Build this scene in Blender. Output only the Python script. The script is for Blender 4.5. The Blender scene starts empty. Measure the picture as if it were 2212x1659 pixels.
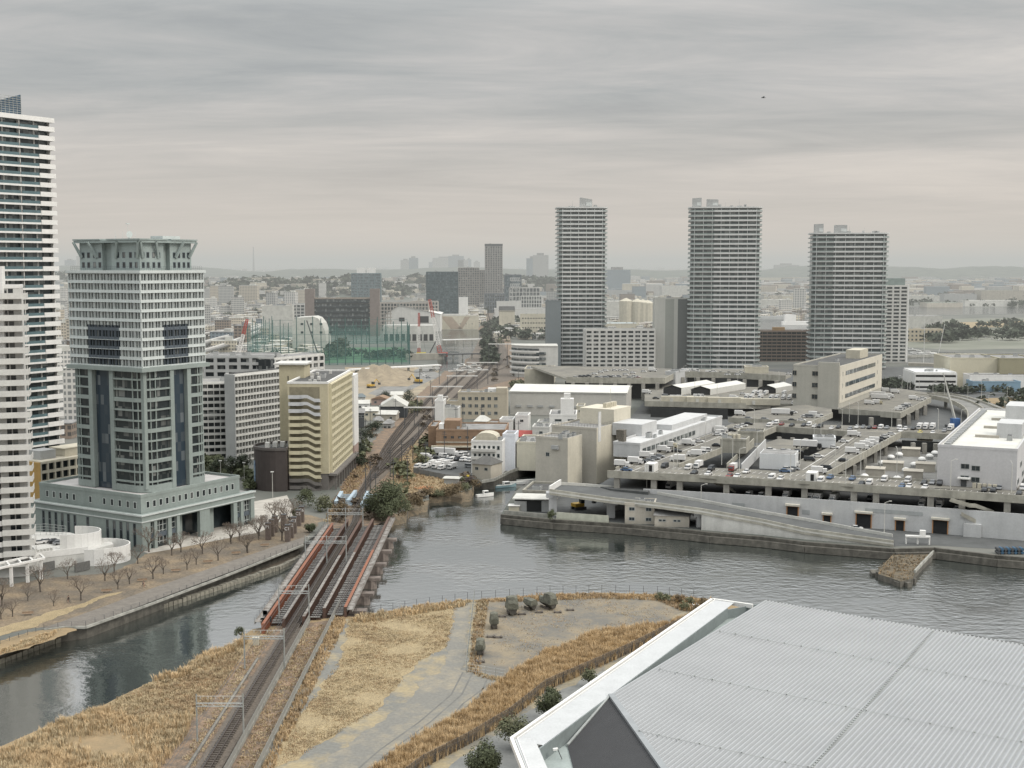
import bpy, bmesh, math, random
from mathutils import Vector, Matrix
rnd = random.Random(7)
C = bpy.context.scene.collection
sc = bpy.context.scene
# ---------------------------------------------------------------- camera
FPX, CX, CY, HZ, EYE = 2780.0, 1106.0, 829.5, 571.0, 85.0
TH = math.atan((CY-HZ)/FPX)
cam_d = bpy.data.cameras.new('camera'); cam_d.sensor_width = 36; cam_d.lens = 36*FPX/2212
cam_d.clip_start = 1; cam_d.clip_end = 60000
cam = bpy.data.objects.new('camera', cam_d); C.objects.link(cam)
cam.location = (0, 0, EYE); cam.rotation_euler = (math.pi/2-TH, 0, 0)
sc.camera = cam
sc.view_settings.view_transform = 'Standard'; sc.view_settings.look = 'None'
sc.view_settings.exposure = 0; sc.view_settings.gamma = 1
ct, st = math.cos(TH), math.sin(TH)
def G(px, py, z=3.0):
    """surveyed plan position of a spot seen from the viewpoint, on level z"""
    a = (px-CX)/FPX; b = (CY-py)/FPX
    dx, dy, dz = a, ct+b*st, -st+b*ct
    t = (z-EYE)/dz
    return Vector((dx*t, dy*t, z))
def ZT(py, Y):
    v = (CY-py)/FPX
    return EYE + Y*(v*ct-st)/(ct+v*st)
def XT(px, Y, z):
    return (px-CX)/FPX*(Y*ct-(z-EYE)*st)
def PX(p):
    f = p[1]*ct-(p[2]-EYE)*st; u = p[1]*st+(p[2]-EYE)*ct
    return (CX+FPX*p[0]/f, CY-FPX*u/f)
# ---------------------------------------------------------------- materials
MATS = {}
def M(name, col, rough=.8, var=.12, scale=.4, streak=0., metal=0., bump=0., bscale=None, spec=.5, col2=None, contrast=None, grain=.05):
    """procedural surface: base colour broken by two noises, optional rain streaks and bump"""
    if name in MATS: return MATS[name]
    m = bpy.data.materials.new(name); m.use_nodes = True; MATS[name] = m
    nt = m.node_tree; N = nt.nodes; L = nt.links
    b = N['Principled BSDF']; b.inputs['Roughness'].default_value = rough
    b.inputs['Metallic'].default_value = metal; b.inputs['Specular IOR Level'].default_value = spec
    geo = N.new('ShaderNodeNewGeometry')
    n1 = N.new('ShaderNodeTexNoise'); n1.inputs['Scale'].default_value = scale; n1.inputs['Detail'].default_value = 6
    n1.inputs['Roughness'].default_value = .65
    L.new(geo.outputs['Position'], n1.inputs['Vector'])
    cr = N.new('ShaderNodeValToRGB')
    a, bb = contrast or (.32, .68)
    cr.color_ramp.elements[0].position = a; cr.color_ramp.elements[1].position = bb
    c0 = col2 or tuple(c*(1-var*1.3) for c in col)
    c1 = col if col2 else tuple(min(1, c*(1+var*.6)) for c in col)
    cr.color_ramp.elements[0].color = (*c0, 1); cr.color_ramp.elements[1].color = (*c1, 1)
    L.new(n1.outputs['Fac'], cr.inputs['Fac'])
    out = cr.outputs['Color']
    if grain:
        ng = N.new('ShaderNodeTexNoise'); ng.inputs['Scale'].default_value = max(scale*9, 1.6); ng.inputs['Detail'].default_value = 3; L.new(geo.outputs['Position'], ng.inputs['Vector'])
        rg = N.new('ShaderNodeValToRGB'); rg.color_ramp.elements[0].position = .38; rg.color_ramp.elements[1].position = .62
        rg.color_ramp.elements[0].color = (1-grain,)*3+(1,); rg.color_ramp.elements[1].color = (1+grain*.4,)*3+(1,); L.new(ng.outputs['Fac'], rg.inputs['Fac'])
        mg = N.new('ShaderNodeMixRGB'); mg.blend_type = 'MULTIPLY'; mg.inputs['Fac'].default_value = 1; L.new(out, mg.inputs['Color1']); L.new(rg.outputs['Color'], mg.inputs['Color2']); out = mg.outputs['Color']
    if streak:
        mp = N.new('ShaderNodeMapping'); mp.inputs['Scale'].default_value = (.55, .55, .045)
        L.new(geo.outputs['Position'], mp.inputs['Vector'])
        n2 = N.new('ShaderNodeTexNoise'); n2.inputs['Scale'].default_value = 1.0; n2.inputs['Detail'].default_value = 4
        L.new(mp.outputs['Vector'], n2.inputs['Vector'])
        r2 = N.new('ShaderNodeValToRGB'); r2.color_ramp.elements[0].position = .3; r2.color_ramp.elements[1].position = .62
        r2.color_ramp.elements[0].color = (1-streak*.6,)*3+(1,); r2.color_ramp.elements[1].color = (1, 1, 1, 1)
        L.new(n2.outputs['Fac'], r2.inputs['Fac'])
        mx = N.new('ShaderNodeMixRGB'); mx.blend_type = 'MULTIPLY'; mx.inputs['Fac'].default_value = 1
        L.new(out, mx.inputs['Color1']); L.new(r2.outputs['Color'], mx.inputs['Color2']); out = mx.outputs['Color']
    L.new(out, b.inputs['Base Color'])
    if bump:
        n3 = N.new('ShaderNodeTexNoise'); n3.inputs['Scale'].default_value = bscale or scale*6; n3.inputs['Detail'].default_value = 4
        L.new(geo.outputs['Position'], n3.inputs['Vector'])
        bp = N.new('ShaderNodeBump'); bp.inputs['Strength'].default_value = bump; bp.inputs['Distance'].default_value = .3
        L.new(n3.outputs['Fac'], bp.inputs['Height']); L.new(bp.outputs['Normal'], b.inputs['Normal'])
    return m
def MG(name, dark, light, cell=1.6, rough=.15, thr=.55):
    """window glass: every pane takes its own tone (drawn curtains, dark rooms)"""
    if name in MATS: return MATS[name]
    m = bpy.data.materials.new(name); m.use_nodes = True; MATS[name] = m
    nt = m.node_tree; N = nt.nodes; L = nt.links; b = N['Principled BSDF']
    b.inputs['Roughness'].default_value = rough
    geo = N.new('ShaderNodeNewGeometry')
    vm = N.new('ShaderNodeVectorMath'); vm.operation = 'DIVIDE'; vm.inputs[1].default_value = (cell, cell, 2.9)
    L.new(geo.outputs['Position'], vm.inputs[0])
    fl = N.new('ShaderNodeVectorMath'); fl.operation = 'FLOOR'; L.new(vm.outputs[0], fl.inputs[0])
    wn = N.new('ShaderNodeTexWhiteNoise'); wn.noise_dimensions = '3D'; L.new(fl.outputs[0], wn.inputs['Vector'])
    cr = N.new('ShaderNodeValToRGB'); cr.color_ramp.elements[0].position = thr; cr.color_ramp.elements[1].position = 1
    cr.color_ramp.elements[0].color = (*dark, 1); cr.color_ramp.elements[1].color = (*light, 1)
    e = cr.color_ramp.elements.new(thr+.25); e.color = (*[ (x+y*.6)/2 for x, y in zip(dark, light)], 1)
    L.new(wn.outputs['Value'], cr.inputs['Fac']); L.new(cr.outputs['Color'], b.inputs['Base Color'])
    return m
# ---------------------------------------------------------------- mesh builder
class MB:
    def __init__(s, T=None): s.v = []; s.f = []; s.m = []; s.T = T
    def add(s, pts, faces, mi=0):
        n = len(s.v)
        if s.T: pts = [s.T(p) for p in pts]
        s.v += [tuple(p) for p in pts]
        for f in faces: s.f.append([n+i for i in f]); s.m.append(mi)
        return s
    def poly(s, pts, mi=0): return s.add(pts, [list(range(len(pts)))], mi)
    def box(s, x0, x1, y0, y1, z0, z1, mi=0, top=None):
        p = [(x0,y0,z0),(x1,y0,z0),(x1,y1,z0),(x0,y1,z0),(x0,y0,z1),(x1,y0,z1),(x1,y1,z1),(x0,y1,z1)]
        s.add(p, [(0,3,2,1),(0,1,5,4),(1,2,6,5),(2,3,7,6),(3,0,4,7)], mi); n = len(s.v)-8
        s.f.append([n+4,n+5,n+6,n+7]); s.m.append(mi if top is None else top); return s
    def obox(s, c, sz, ang=0, mi=0, tilt=0):
        ca, sa = math.cos(ang), math.sin(ang); p = []
        for k in range(8):
            x = (sz[0]/2)*(1 if k & 1 else -1); y = (sz[1]/2)*(1 if k & 2 else -1); z = (sz[2]/2)*(1 if k & 4 else -1)
            if tilt: x, z = x*math.cos(tilt)-z*math.sin(tilt), x*math.sin(tilt)+z*math.cos(tilt)
            p.append((c[0]+x*ca-y*sa, c[1]+x*sa+y*ca, c[2]+z))
        return s.add(p, [(0,2,3,1),(4,5,7,6),(0,1,5,4),(2,6,7,3),(0,4,6,2),(1,3,7,5)], mi)
    def prism(s, poly, z0, z1, mi=0, top=None, bot=True):
        n = len(poly)
        ar = sum(poly[i][0]*poly[(i+1)%n][1]-poly[(i+1)%n][0]*poly[i][1] for i in range(n))
        if ar < 0: poly = poly[::-1]
        zz1 = (lambda i: z1[i]) if isinstance(z1, (list, tuple)) else (lambda i: z1)
        p = [(q[0], q[1], z0) for q in poly]+[(q[0], q[1], zz1(i)) for i, q in enumerate(poly)]
        s.add(p, [(i, (i+1)%n, n+(i+1)%n, n+i) for i in range(n)], mi); k = len(s.v)-2*n
        s.f.append([k+n+i for i in range(n)]); s.m.append(mi if top is None else top)
        if bot: s.f.append([k+n-1-i for i in range(n)]); s.m.append(mi)
        return s
    def tube(s, a, b, r0, r1=None, n=6, mi=0, cap=False):
        r1 = r0 if r1 is None else r1
        a, b = Vector(a), Vector(b); d = b-a
        if d.length < 1e-6: return s
        d.normalize(); u = d.cross(Vector((0,0,1)) if abs(d.z) < .9 else Vector((1,0,0))).normalized(); w = d.cross(u)
        p = []
        for c, r in ((a, r0), (b, r1)):
            for i in range(n):
                t = 2*math.pi*i/n; p.append(c+u*(r*math.cos(t))+w*(r*math.sin(t)))
        fs = [(i, (i+1)%n, n+(i+1)%n, n+i) for i in range(n)]
        if cap: fs += [list(range(n))[::-1], [n+i for i in range(n)]]
        return s.add(p, fs, mi)
    def path(s, pts, w, h, mi=0, up=0):
        """a bar of width w and height h following pts (pts on its underside)"""
        for i in range(len(pts)-1):
            a, b = Vector(pts[i]), Vector(pts[i+1]); d = (b-a)
            if Vector((d.x, d.y)).length < 1e-6: continue
            q = Vector((-d.y, d.x, 0)).normalized()*(w/2); z = Vector((0,0,h))
            s.add([a-q, a+q, b+q, b-q, a-q+z, a+q+z, b+q+z, b-q+z], [(0,1,2,3),(4,7,6,5),(0,4,5,1),(1,5,6,2),(2,6,7,3),(3,7,4,0)], mi)
        return s
    def build(s, name, mats, parent=None, origin=None, smooth=False, tri=False):
        me = bpy.data.meshes.new(name)
        o0 = Vector(origin) if origin is not None else (Vector(LOC.get(parent.name, (0,0,0))) if parent else Vector((0,0,0)))
        me.from_pydata([(v[0]-o0.x, v[1]-o0.y, v[2]-o0.z) for v in s.v], [], s.f)
        if not isinstance(mats, (list, tuple)): mats = [mats]
        for m in mats: me.materials.append(m)
        me.polygons.foreach_set('material_index', [min(i, len(mats)-1) for i in s.m])
        if smooth: me.polygons.foreach_set('use_smooth', [True]*len(me.polygons))
        if tri:
            bm = bmesh.new(); bm.from_mesh(me); bmesh.ops.triangulate(bm, faces=[f for f in bm.faces if len(f.verts) > 4]); bm.to_mesh(me); bm.free()
        me.update()
        o = bpy.data.objects.new(name, me); C.objects.link(o)
        if parent: o.parent = parent; LOC[o.name] = tuple(o0)
        elif origin is not None: o.location = o0; LOC[o.name] = tuple(o0)
        return o
LOC = {}; LABELLED = []
def tag(o, label=None, cat=None, group=None, kind=None):
    if label: o['label'] = label; LABELLED.append(o)
    if cat: o['category'] = cat
    if group: o['group'] = group
    if kind: o['kind'] = kind
    return o
def thing(name, label, cat, loc=(0,0,0), group=None, rz=0):
    o = bpy.data.objects.new(name, None); C.objects.link(o); o.location = loc; o.rotation_euler = (0,0,rz)
    o.empty_display_size = 1
    LOC[o.name] = tuple(loc) if not rz else (0,0,0)
    return tag(o, label, cat, group)
def kids(o): return [c for c in KID.get(o.name, [])] if o.name in KID else list(o.children)
KID = {}
def dup(root, loc, rz=0, label=None, group=None, scale=None):
    r = root.copy(); C.objects.link(r); r.location = loc; r.rotation_euler = (0,0,rz)
    if scale: r.scale = scale if isinstance(scale, tuple) else (scale,)*3
    if label: r['label'] = label; LABELLED.append(r)
    if group: r['group'] = group
    ch = KID.setdefault(root.name, list(root.children))
    for c in ch:
        k = c.copy(); C.objects.link(k); k.parent = r
        for g in KID.setdefault(c.name, list(c.children)):
            d = g.copy(); C.objects.link(d); d.parent = k
    return r
def struct(o): o['kind'] = 'structure'; return o
def sheet(name, pxs, z, mat, kind='structure', jag=0):
    P = [G(x, y, z) for x, y in pxs]
    if jag:
        r = random.Random(len(name)); Q = []
        for a, b_ in zip(P, P[1:]+P[:1]):
            n = max(1, int((b_-a).length/1.2)); o = 0
            for k in range(n):
                o = o*.6+r.uniform(-jag, jag)*.6; d = (b_-a).normalized(); Q.append(a.lerp(b_, k/n)+Vector((-d.y, d.x, 0))*o)
        P = Q
    mb = MB(); mb.poly(P)
    o = mb.build(name, mat, tri=True); o['kind'] = kind
    fixnormal(o); return o
def fixnormal(o):
    me = o.data; bm = bmesh.new(); bm.from_mesh(me)
    for f in bm.faces:
        f.normal_update()
        if f.normal.z < 0: f.normal_flip()
    bm.to_mesh(me); bm.free()
# ---------------------------------------------------------------- building frame
class Frame:
    """local axes of a building: origin at its near corner, x along the right face, y along the left face"""
    def __init__(s, o, ang, w, d): s.o = Vector((o[0], o[1], 0)); s.a = ang; s.w = w; s.d = d; s.c = math.cos(ang); s.s = math.sin(ang)
    def __call__(s, p): return (s.o.x+p[0]*s.c-p[1]*s.s, s.o.y+p[0]*s.s+p[1]*s.c, p[2])
def R3(A, Cn, B, zr):
    a, c, b = G(*A, zr), G(*Cn, zr), G(*B, zr)
    u = (b-c); ang = math.atan2(u.y, u.x); w = math.hypot(u.x, u.y)
    d = (a-c).x*-math.sin(ang)+(a-c).y*math.cos(ang)
    return Frame(c, ang, w, max(d, 1))
def RD(Cx, depth, ang_deg, zr, Bx=None, Ax=None, w=None, d=None, Cy=None):
    """frame from near-corner column Cx at a depth, right face heading ang_deg; widths from where the faces end"""
    X = XT(Cx, depth, zr); a = math.radians(ang_deg); ux, uy = math.cos(a), math.sin(a)
    def reach(px, dx, dy):
        k = (px-CX)/FPX; h = -(zr-EYE)*st
        return (k*(depth*ct+h)-X)/(dx-k*dy*ct)
    if w is None: w = reach(Bx, ux, uy)
    if d is None: d = reach(Ax, -uy, ux)
    return Frame((X, depth), a, w, d)
def zroof(px, ytop, ybase, zb=3.0):
    g = G(px, ybase, zb); return ZT(ytop, g.y), g
GR = {}
def facegrid(mb, fr, face, z0, z1, cols, rows, pier, band, t=.35, mi=0, u0=0, u1=None):
    """piers and spandrel bands standing proud of the core: openings between them are real recesses"""
    L = u1 if u1 is not None else (fr.w if face in 'Rr' else fr.d)
    def bx(a, b, c, e):
        if face == 'R': mb.box(a, b, -t, 0, c, e, mi)
        elif face == 'L': mb.box(-t, 0, a, b, c, e, mi)
        elif face == 'E': mb.box(fr.w, fr.w+t, a, b, c, e, mi)
        elif face == 'B': mb.box(a, b, fr.d, fr.d+t, c, e, mi)
    st_ = (L-u0)/cols; H = (z1-z0)/rows
    for i in range(cols+1):
        a = u0+st_*i-pier/2; b = a+pier
        bx(max(a, u0), min(b, L), z0, z1)
    for j in range(rows+1):
        c = z0+H*j-band/2; e = c+band
        for i in range(cols): bx(u0+st_*i+pier/2*(1), u0+st_*(i+1)-pier/2, max(c, z0), min(e, z1))
WM = {}
def win(parent, fr, face, u, z, w, h, glass, trim, name='window', t=.08):
    """one window: trim frame and glass set in it; meshes are shared between equal windows"""
    ang = fr.a + {'R': 0, 'L': -math.pi/2, 'E': math.pi/2, 'B': math.pi}[face]
    key = (round(w, 2), round(h, 2), glass.name, trim.name, t, name)
    me = WM.get(key)
    if me is None:
        mb = MB(); f = min(.12, w*.12)
        mb.box(-w/2, w/2, -t, 0, 0, f, 0).box(-w/2, w/2, -t, 0, h-f, h, 0)
        mb.box(-w/2, -w/2+f, -t, 0, f, h-f, 0).box(w/2-f, w/2, -t, 0, f, h-f, 0)
        if w > 1.3: mb.box(-f/4, f/4, -t, 0, f, h-f, 0)
        mb.poly([(-w/2+f, -t*.4, f), (w/2-f, -t*.4, f), (w/2-f, -t*.4, h-f), (-w/2+f, -t*.4, h-f)], 1)
        o = mb.build(name, [trim, glass]); me = WM[key] = o.data; bpy.data.objects.remove(o)
    o = bpy.data.objects.new(name, me); C.objects.link(o); o.parent = parent
    if face == 'R': p = (u, 0, z)
    elif face == 'L': p = (0, u, z)
    elif face == 'E': p = (fr.w, u, z)
    else: p = (u, fr.d, z)
    q = fr(p); l = LOC[parent.name]
    o.location = (q[0]-l[0], q[1]-l[1], q[2]-l[2]); o.rotation_euler = (0, 0, ang)
    return o
def slabroof(th, fr, z, mat, par=.5, h=.9, pmat=None, inset=0):
    """flat roof with a parapet"""
    mb = MB(fr); w, d = fr.w, fr.d
    mb.box(0, w, 0, d, z, z+.15, 0)
    r = mb.build('roof', mat, th)
    mb = MB(fr)
    mb.box(-.1, w+.1, -.1, par-.1, z-.05, z+h).box(-.1, w+.1, d-par+.1, d+.1, z-.05, z+h)
    mb.box(-.1, par-.1, par-.1, d-par+.1, z-.05, z+h).box(w-par+.1, w+.1, par-.1, d-par+.1, z-.05, z+h)
    mb.build('parapet', pmat or mat, r)
    if w > 7 and d > 6:
        for k in range(2+int(w) % 3):
            q = bpy.data.objects.new('air_conditioner', acmesh()); C.objects.link(q); q.parent = r; p = fr((rnd.uniform(.12,.88)*w, rnd.uniform(.15,.6)*d, z+.15)); l = LOC[th.name]
            q.location = (p[0]-l[0], p[1]-l[1], p[2]-l[2]); q.rotation_euler = (0,0,fr.a); s_ = rnd.uniform(.8, 1.9); q.scale = (s_*rnd.uniform(.8,1.8), s_, s_)
    return r
def acmesh():
    if 'ac' not in WM:
        mb = MB(); mb.box(-.6,.6,-.45,.45,0,1.0); mb.box(-.45,.45,-.3,.3,1.0,1.12,1); o = mb.build('air_conditioner', [m_grey, m_dsteel]); WM['ac'] = o.data; bpy.data.objects.remove(o)
    return WM['ac']
def railing(mb, pts, h=1.1, step=2.0, r=.04, rails=3, mi=0):
    for i in range(len(pts)-1):
        a, b = Vector(pts[i]), Vector(pts[i+1]); n = max(1, int((b-a).length/step))
        for k in range(n+1):
            p = a.lerp(b, k/n); mb.tube(p, p+Vector((0,0,h)), r, r, 4, mi)
        for k in range(rails):
            z = Vector((0,0,h*(k+1)/rails)); mb.tube(a+z, b+z, r*.8, r*.8, 4, mi)
# ---------------------------------------------------------------- world, sun, haze
w = bpy.data.worlds.new('World'); sc.world = w; w.use_nodes = True
nt = w.node_tree; N = nt.nodes; L = nt.links
bg = N['Background']
SUN_EL, SUN_AZ = math.radians(42), math.radians(65)
sky = N.new('ShaderNodeTexSky'); sky.sky_type = 'NISHITA'; sky.sun_disc = False
sky.sun_elevation = SUN_EL; sky.sun_rotation = SUN_AZ; sky.dust_density = 3
tc = N.new('ShaderNodeTexCoord'); sx = N.new('ShaderNodeSeparateXYZ'); L.new(tc.outputs['Generated'], sx.inputs[0])
def mth(op, a=None, b=None, clamp=False):
    n = N.new('ShaderNodeMath'); n.operation = op; n.use_clamp = clamp
    for i, q in enumerate((a, b)):
        if q is None: continue
        if isinstance(q, (int, float)): n.inputs[i].default_value = q
        else: L.new(q, n.inputs[i])
    return n.outputs[0]
zc = mth('ADD', mth('MAXIMUM', sx.outputs['Z'], 0.0), .06)
cu = mth('DIVIDE', sx.outputs['X'], zc); cv = mth('DIVIDE', sx.outputs['Y'], zc)
cb = N.new('ShaderNodeCombineXYZ'); L.new(mth('MULTIPLY', cu, .55), cb.inputs[0]); L.new(cv, cb.inputs[1])
def wnoise(scale, det, off, rough=.55, dist=.3):
    mp = N.new('ShaderNodeMapping'); mp.inputs['Location'].default_value = off; mp.inputs['Rotation'].default_value = (0,0,.12)
    L.new(cb.outputs[0], mp.inputs['Vector'])
    n = N.new('ShaderNodeTexNoise'); n.inputs['Scale'].default_value = scale; n.inputs['Detail'].default_value = det
    n.inputs['Roughness'].default_value = rough; n.inputs['Distortion'].default_value = dist
    L.new(mp.outputs[0], n.inputs['Vector']); return n.outputs['Fac']
n1 = wnoise(.34, 6, (3.1, 1.7, 0), .6, .8); n2 = wnoise(1.5, 7, (7.3, 2.2, 0), .65, .6)
mixn = mth('ADD', mth('MULTIPLY', n1, .64), mth('MULTIPLY', n2, .36))
cr = N.new('ShaderNodeValToRGB'); L.new(mixn, cr.inputs['Fac'])
E = cr.color_ramp.elements
SKYC = [(.34, (.355,.37,.38)), (.44, (.455,.465,.46)), (.53, (.555,.545,.53)), (.65, (.71,.675,.635))]
E[0].position = SKYC[0][0]; E[0].color = (*SKYC[0][1], 1); E[1].position = SKYC[-1][0]; E[1].color = (*SKYC[-1][1], 1)
for p_, c_ in SKYC[1:-1]: e = E.new(p_); e.color = (*c_, 1)
# horizon glow
hz = N.new('ShaderNodeValToRGB'); L.new(mth('MULTIPLY', sx.outputs['Z'], 1.0), hz.inputs['Fac'])
H = hz.color_ramp.elements; H[0].position = 0; H[0].color = (1,1,1,1); H[1].position = .13; H[1].color = (0,0,0,1)
e = H.new(.05); e.color = (.55,.55,.55,1)
mx = N.new('ShaderNodeMixRGB'); L.new(hz.outputs['Color'], mx.inputs['Fac']); L.new(cr.outputs['Color'], mx.inputs['Color1'])
mx.inputs['Color2'].default_value = (.74, .655, .575, 1)
# a little real sky through the cloud deck
sk = N.new('ShaderNodeMixRGB'); sk.blend_type = 'MIX'; sk.inputs['Fac'].default_value = .06
skm = N.new('ShaderNodeMixRGB'); skm.blend_type = 'MULTIPLY'; skm.inputs['Fac'].default_value = 1
skm.inputs['Color2'].default_value = (.1,.1,.1,1); L.new(sky.outputs['Color'], skm.inputs['Color1'])
L.new(mx.outputs['Color'], sk.inputs['Color1']); L.new(skm.outputs['Color'], sk.inputs['Color2'])
# brighter towards the zenith, as an overcast sky is
zb = mth('ADD', mth('MULTIPLY', mth('MAXIMUM', mth('SUBTRACT', sx.outputs['Z'], .18), 0.0), 4.9), 1.0)
vm = N.new('ShaderNodeVectorMath'); vm.operation = 'SCALE'; L.new(sk.outputs['Color'], vm.inputs[0]); L.new(zb, vm.inputs['Scale'])
L.new(vm.outputs[0], bg.inputs['Color']); bg.inputs['Strength'].default_value = 1.0
sd = bpy.data.lights.new('sun', 'SUN'); sd.energy = 1.5; sd.angle = math.radians(16); sd.color = (1, .93, .83)
so = bpy.data.objects.new('sun', sd); C.objects.link(so)
dv = Vector((math.sin(SUN_AZ)*math.cos(SUN_EL), math.cos(SUN_AZ)*math.cos(SUN_EL)*-1, math.sin(SUN_EL)))
so.rotation_euler = dv.to_track_quat('Z', 'Y').to_euler()
sky.sun_rotation = math.atan2(dv.x, dv.y)
hm = bpy.data.materials.new('haze'); hm.use_nodes = True; n_ = hm.node_tree.nodes; n_.clear()
out = n_.new('ShaderNodeOutputMaterial'); ab = n_.new('ShaderNodeVolumeAbsorption'); em = n_.new('ShaderNodeEmission'); ad = n_.new('ShaderNodeAddShader')
SIG = 1/6200
ab.inputs['Density'].default_value = SIG; ab.inputs['Color'].default_value = (0,0,0,1)
em.inputs['Color'].default_value = (.53,.54,.515,1); em.inputs['Strength'].default_value = SIG
hm.node_tree.links.new(ab.outputs[0], ad.inputs[0]); hm.node_tree.links.new(em.outputs[0], ad.inputs[1])
hm.node_tree.links.new(ad.outputs[0], out.inputs['Volume'])
mb = MB(); mb.box(-15000, 15000, 560, 26000, -6, 175)
hz_o = mb.build('haze', hm); hz_o['kind'] = 'structure'
sc.cycles.max_bounces = 6; sc.cycles.diffuse_bounces = 2; sc.cycles.glossy_bounces = 3; sc.cycles.volume_bounces = 0
sc.cycles.transparent_max_bounces = 24
# ================================================================ THE SETTING
# water
wm = bpy.data.materials.new('river water'); wm.use_nodes = True; N = wm.node_tree.nodes; L = wm.node_tree.links
b = N['Principled BSDF']; b.inputs['Base Color'].default_value = (.03,.037,.034,1); b.inputs['Roughness'].default_value = .06
b.inputs['IOR'].default_value = 3.5; b.inputs['Specular IOR Level'].default_value = .9
geo = N.new('ShaderNodeNewGeometry')
def wav(scale, stretch, det=3, rot=0.0):
    mp = N.new('ShaderNodeMapping'); mp.inputs['Scale'].default_value = (scale, scale*stretch, 1); mp.inputs['Rotation'].default_value = (0,0,rot)
    L.new(geo.outputs['Position'], mp.inputs['Vector'])
    n = N.new('ShaderNodeTexNoise'); n.inputs['Scale'].default_value = 1; n.inputs['Detail'].default_value = det; n.inputs['Roughness'].default_value = .6
    L.new(mp.outputs[0], n.inputs['Vector']); return n.outputs['Fac']
a1 = wav(.33, 1.35, 4, .15); a2 = wav(.035, 1.3, 2, .4)
# calm patches (sheltered water) against wind-ruffled ones
sx_ = N.new('ShaderNodeSeparateXYZ'); L.new(geo.outputs['Position'], sx_.inputs[0])
mr = N.new('ShaderNodeMapRange'); mr.inputs['From Min'].default_value = 2; mr.inputs['From Max'].default_value = 42; mr.inputs['To Min'].default_value = -.085; mr.inputs['To Max'].default_value = .07; L.new(sx_.outputs['X'], mr.inputs['Value'])
ad_ = N.new('ShaderNodeMath'); ad_.operation = 'ADD'; L.new(a2, ad_.inputs[0]); L.new(mr.outputs[0], ad_.inputs[1])
cr = N.new('ShaderNodeValToRGB'); L.new(ad_.outputs[0], cr.inputs['Fac']); cr.color_ramp.elements[0].position = .38; cr.color_ramp.elements[1].position = .62
cr.color_ramp.elements[0].color = (.15,)*3+(1,); cr.color_ramp.elements[1].color = (1,)*3+(1,)
bp = N.new('ShaderNodeBump'); bp.inputs['Distance'].default_value = .34; L.new(a1, bp.inputs['Height'])
mm = N.new('ShaderNodeMath'); mm.operation = 'MULTIPLY'; mm.inputs[1].default_value = 1.0; L.new(cr.outputs['Color'], mm.inputs[0])
L.new(mm.outputs[0], bp.inputs['Strength']); L.new(bp.outputs[0], b.inputs['Normal'])
mb = MB(); mb.poly([(-14000,-300,0),(14000,-300,0),(14000,25000,0),(-14000,25000,0)])
struct(mb.build('water', wm))

m_earth = M('brown earth', (.15,.125,.095), .95, col2=(.085,.075,.06), scale=.25, bump=.5)
m_conc = M('old concrete', (.30,.30,.27), .9, .25, .5, streak=.35)
m_quay = M('weathered quay wall', (.105,.10,.085), .9, .35, .6, streak=.6)
m_asph = M('asphalt', (.085,.09,.09), .9, .2, .2)
m_yard = M('grey yard paving', (.20,.20,.19), .9, .25, .15)
m_city = M('built-up ground', (.15,.15,.135), .95, .4, .02, col2=(.075,.085,.075))
m_dry = M('dry grass ground', (.28,.205,.115), .95, scale=.22, col2=(.19,.15,.09), bump=.6)
m_strw = M('straw ground', (.35,.28,.165), .95, scale=.5, col2=(.27,.215,.125), bump=.6, grain=.35)
m_field = M('worn field', (.30,.25,.155), .95, scale=.11, col2=(.165,.165,.15), bump=.3, contrast=(.42,.60), grain=.12)
m_grav = M('grey gravel', (.29,.255,.185), .95, scale=.16, col2=(.175,.172,.155), bump=.15, contrast=(.46,.74), grain=.10)
m_ball = M('track ballast', (.155,.13,.105), .95, .35, 1.5, bump=.5, grain=.3)
m_brn = M('weedy trackside soil', (.23,.16,.105), .95, grain=.3, scale=.35, col2=(.12,.10,.08), bump=.6, contrast=(.35,.62))
m_prom = M('promenade paving', (.17,.155,.135), .9, .2, .6, grain=.15)
m_park = M('winter park lawn', (.225,.175,.115), .95, grain=.25, scale=.12, col2=(.13,.11,.085), contrast=(.4,.62))
m_white = M('white paint', (.68,.68,.66), .6, .05, .2, streak=.06)
m_whiteh = M('white render', (.55,.55,.525), .75, .08, .3, streak=.14)
m_cream = M('cream render', (.50,.47,.38), .8, .1, .3, streak=.16)
m_grey = M('grey cladding', (.36,.37,.365), .7, .08, .3, streak=.08)
m_beige = M('beige concrete', (.40,.375,.32), .85, .12, .25, streak=.22)
m_dkroof = M('dark felt roof', (.075,.077,.075), .9, .3, .3)
m_groof = M('grey roof', (.24,.24,.235), .9, .3, .3)
m_lroof = M('light roof sheet', (.50,.50,.465), .7, .15, .25)
m_steel = M('galvanised steel', (.36,.38,.37), .5, .15, 1, metal=.3)
m_dsteel = M('dark steel', (.07,.075,.08), .6, .2, 1)
m_black = M('deep shade interior', (.02,.021,.022), .9, .2, 1)
g_dark = MG('dark window glass', (.02,.026,.03), (.30,.31,.30), 1.5)
g_dark2 = MG('grey window glass', (.05,.062,.068), (.25,.27,.265), 1.8, thr=.5)
g_flat = M('plain dark glass', (.035,.045,.05), .12, .3, .2)
g_blue = MG('blue grey glass', (.05,.075,.09), (.16,.20,.22), 2.2, thr=.3)

def land(name, pxs, mat, z=3.0, zb=-2.5, extra_pre=(), extra_post=(), wall=None):
    pts = [tuple(p) for p in extra_pre]+[tuple(G(q[0], q[1], z))[:2] if len(q) == 2 else (G(q[0], q[1], 0).x, G(q[0], q[1], 0).y+q[2]) for q in pxs]+[tuple(p) for p in extra_post]
    mb = MB(); mb.prism(pts, zb, z, 1 if wall else 0, 0, bot=False)
    o = mb.build(name, [mat, wall or mat], tri=True); o['kind'] = 'structure'; return o
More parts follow.
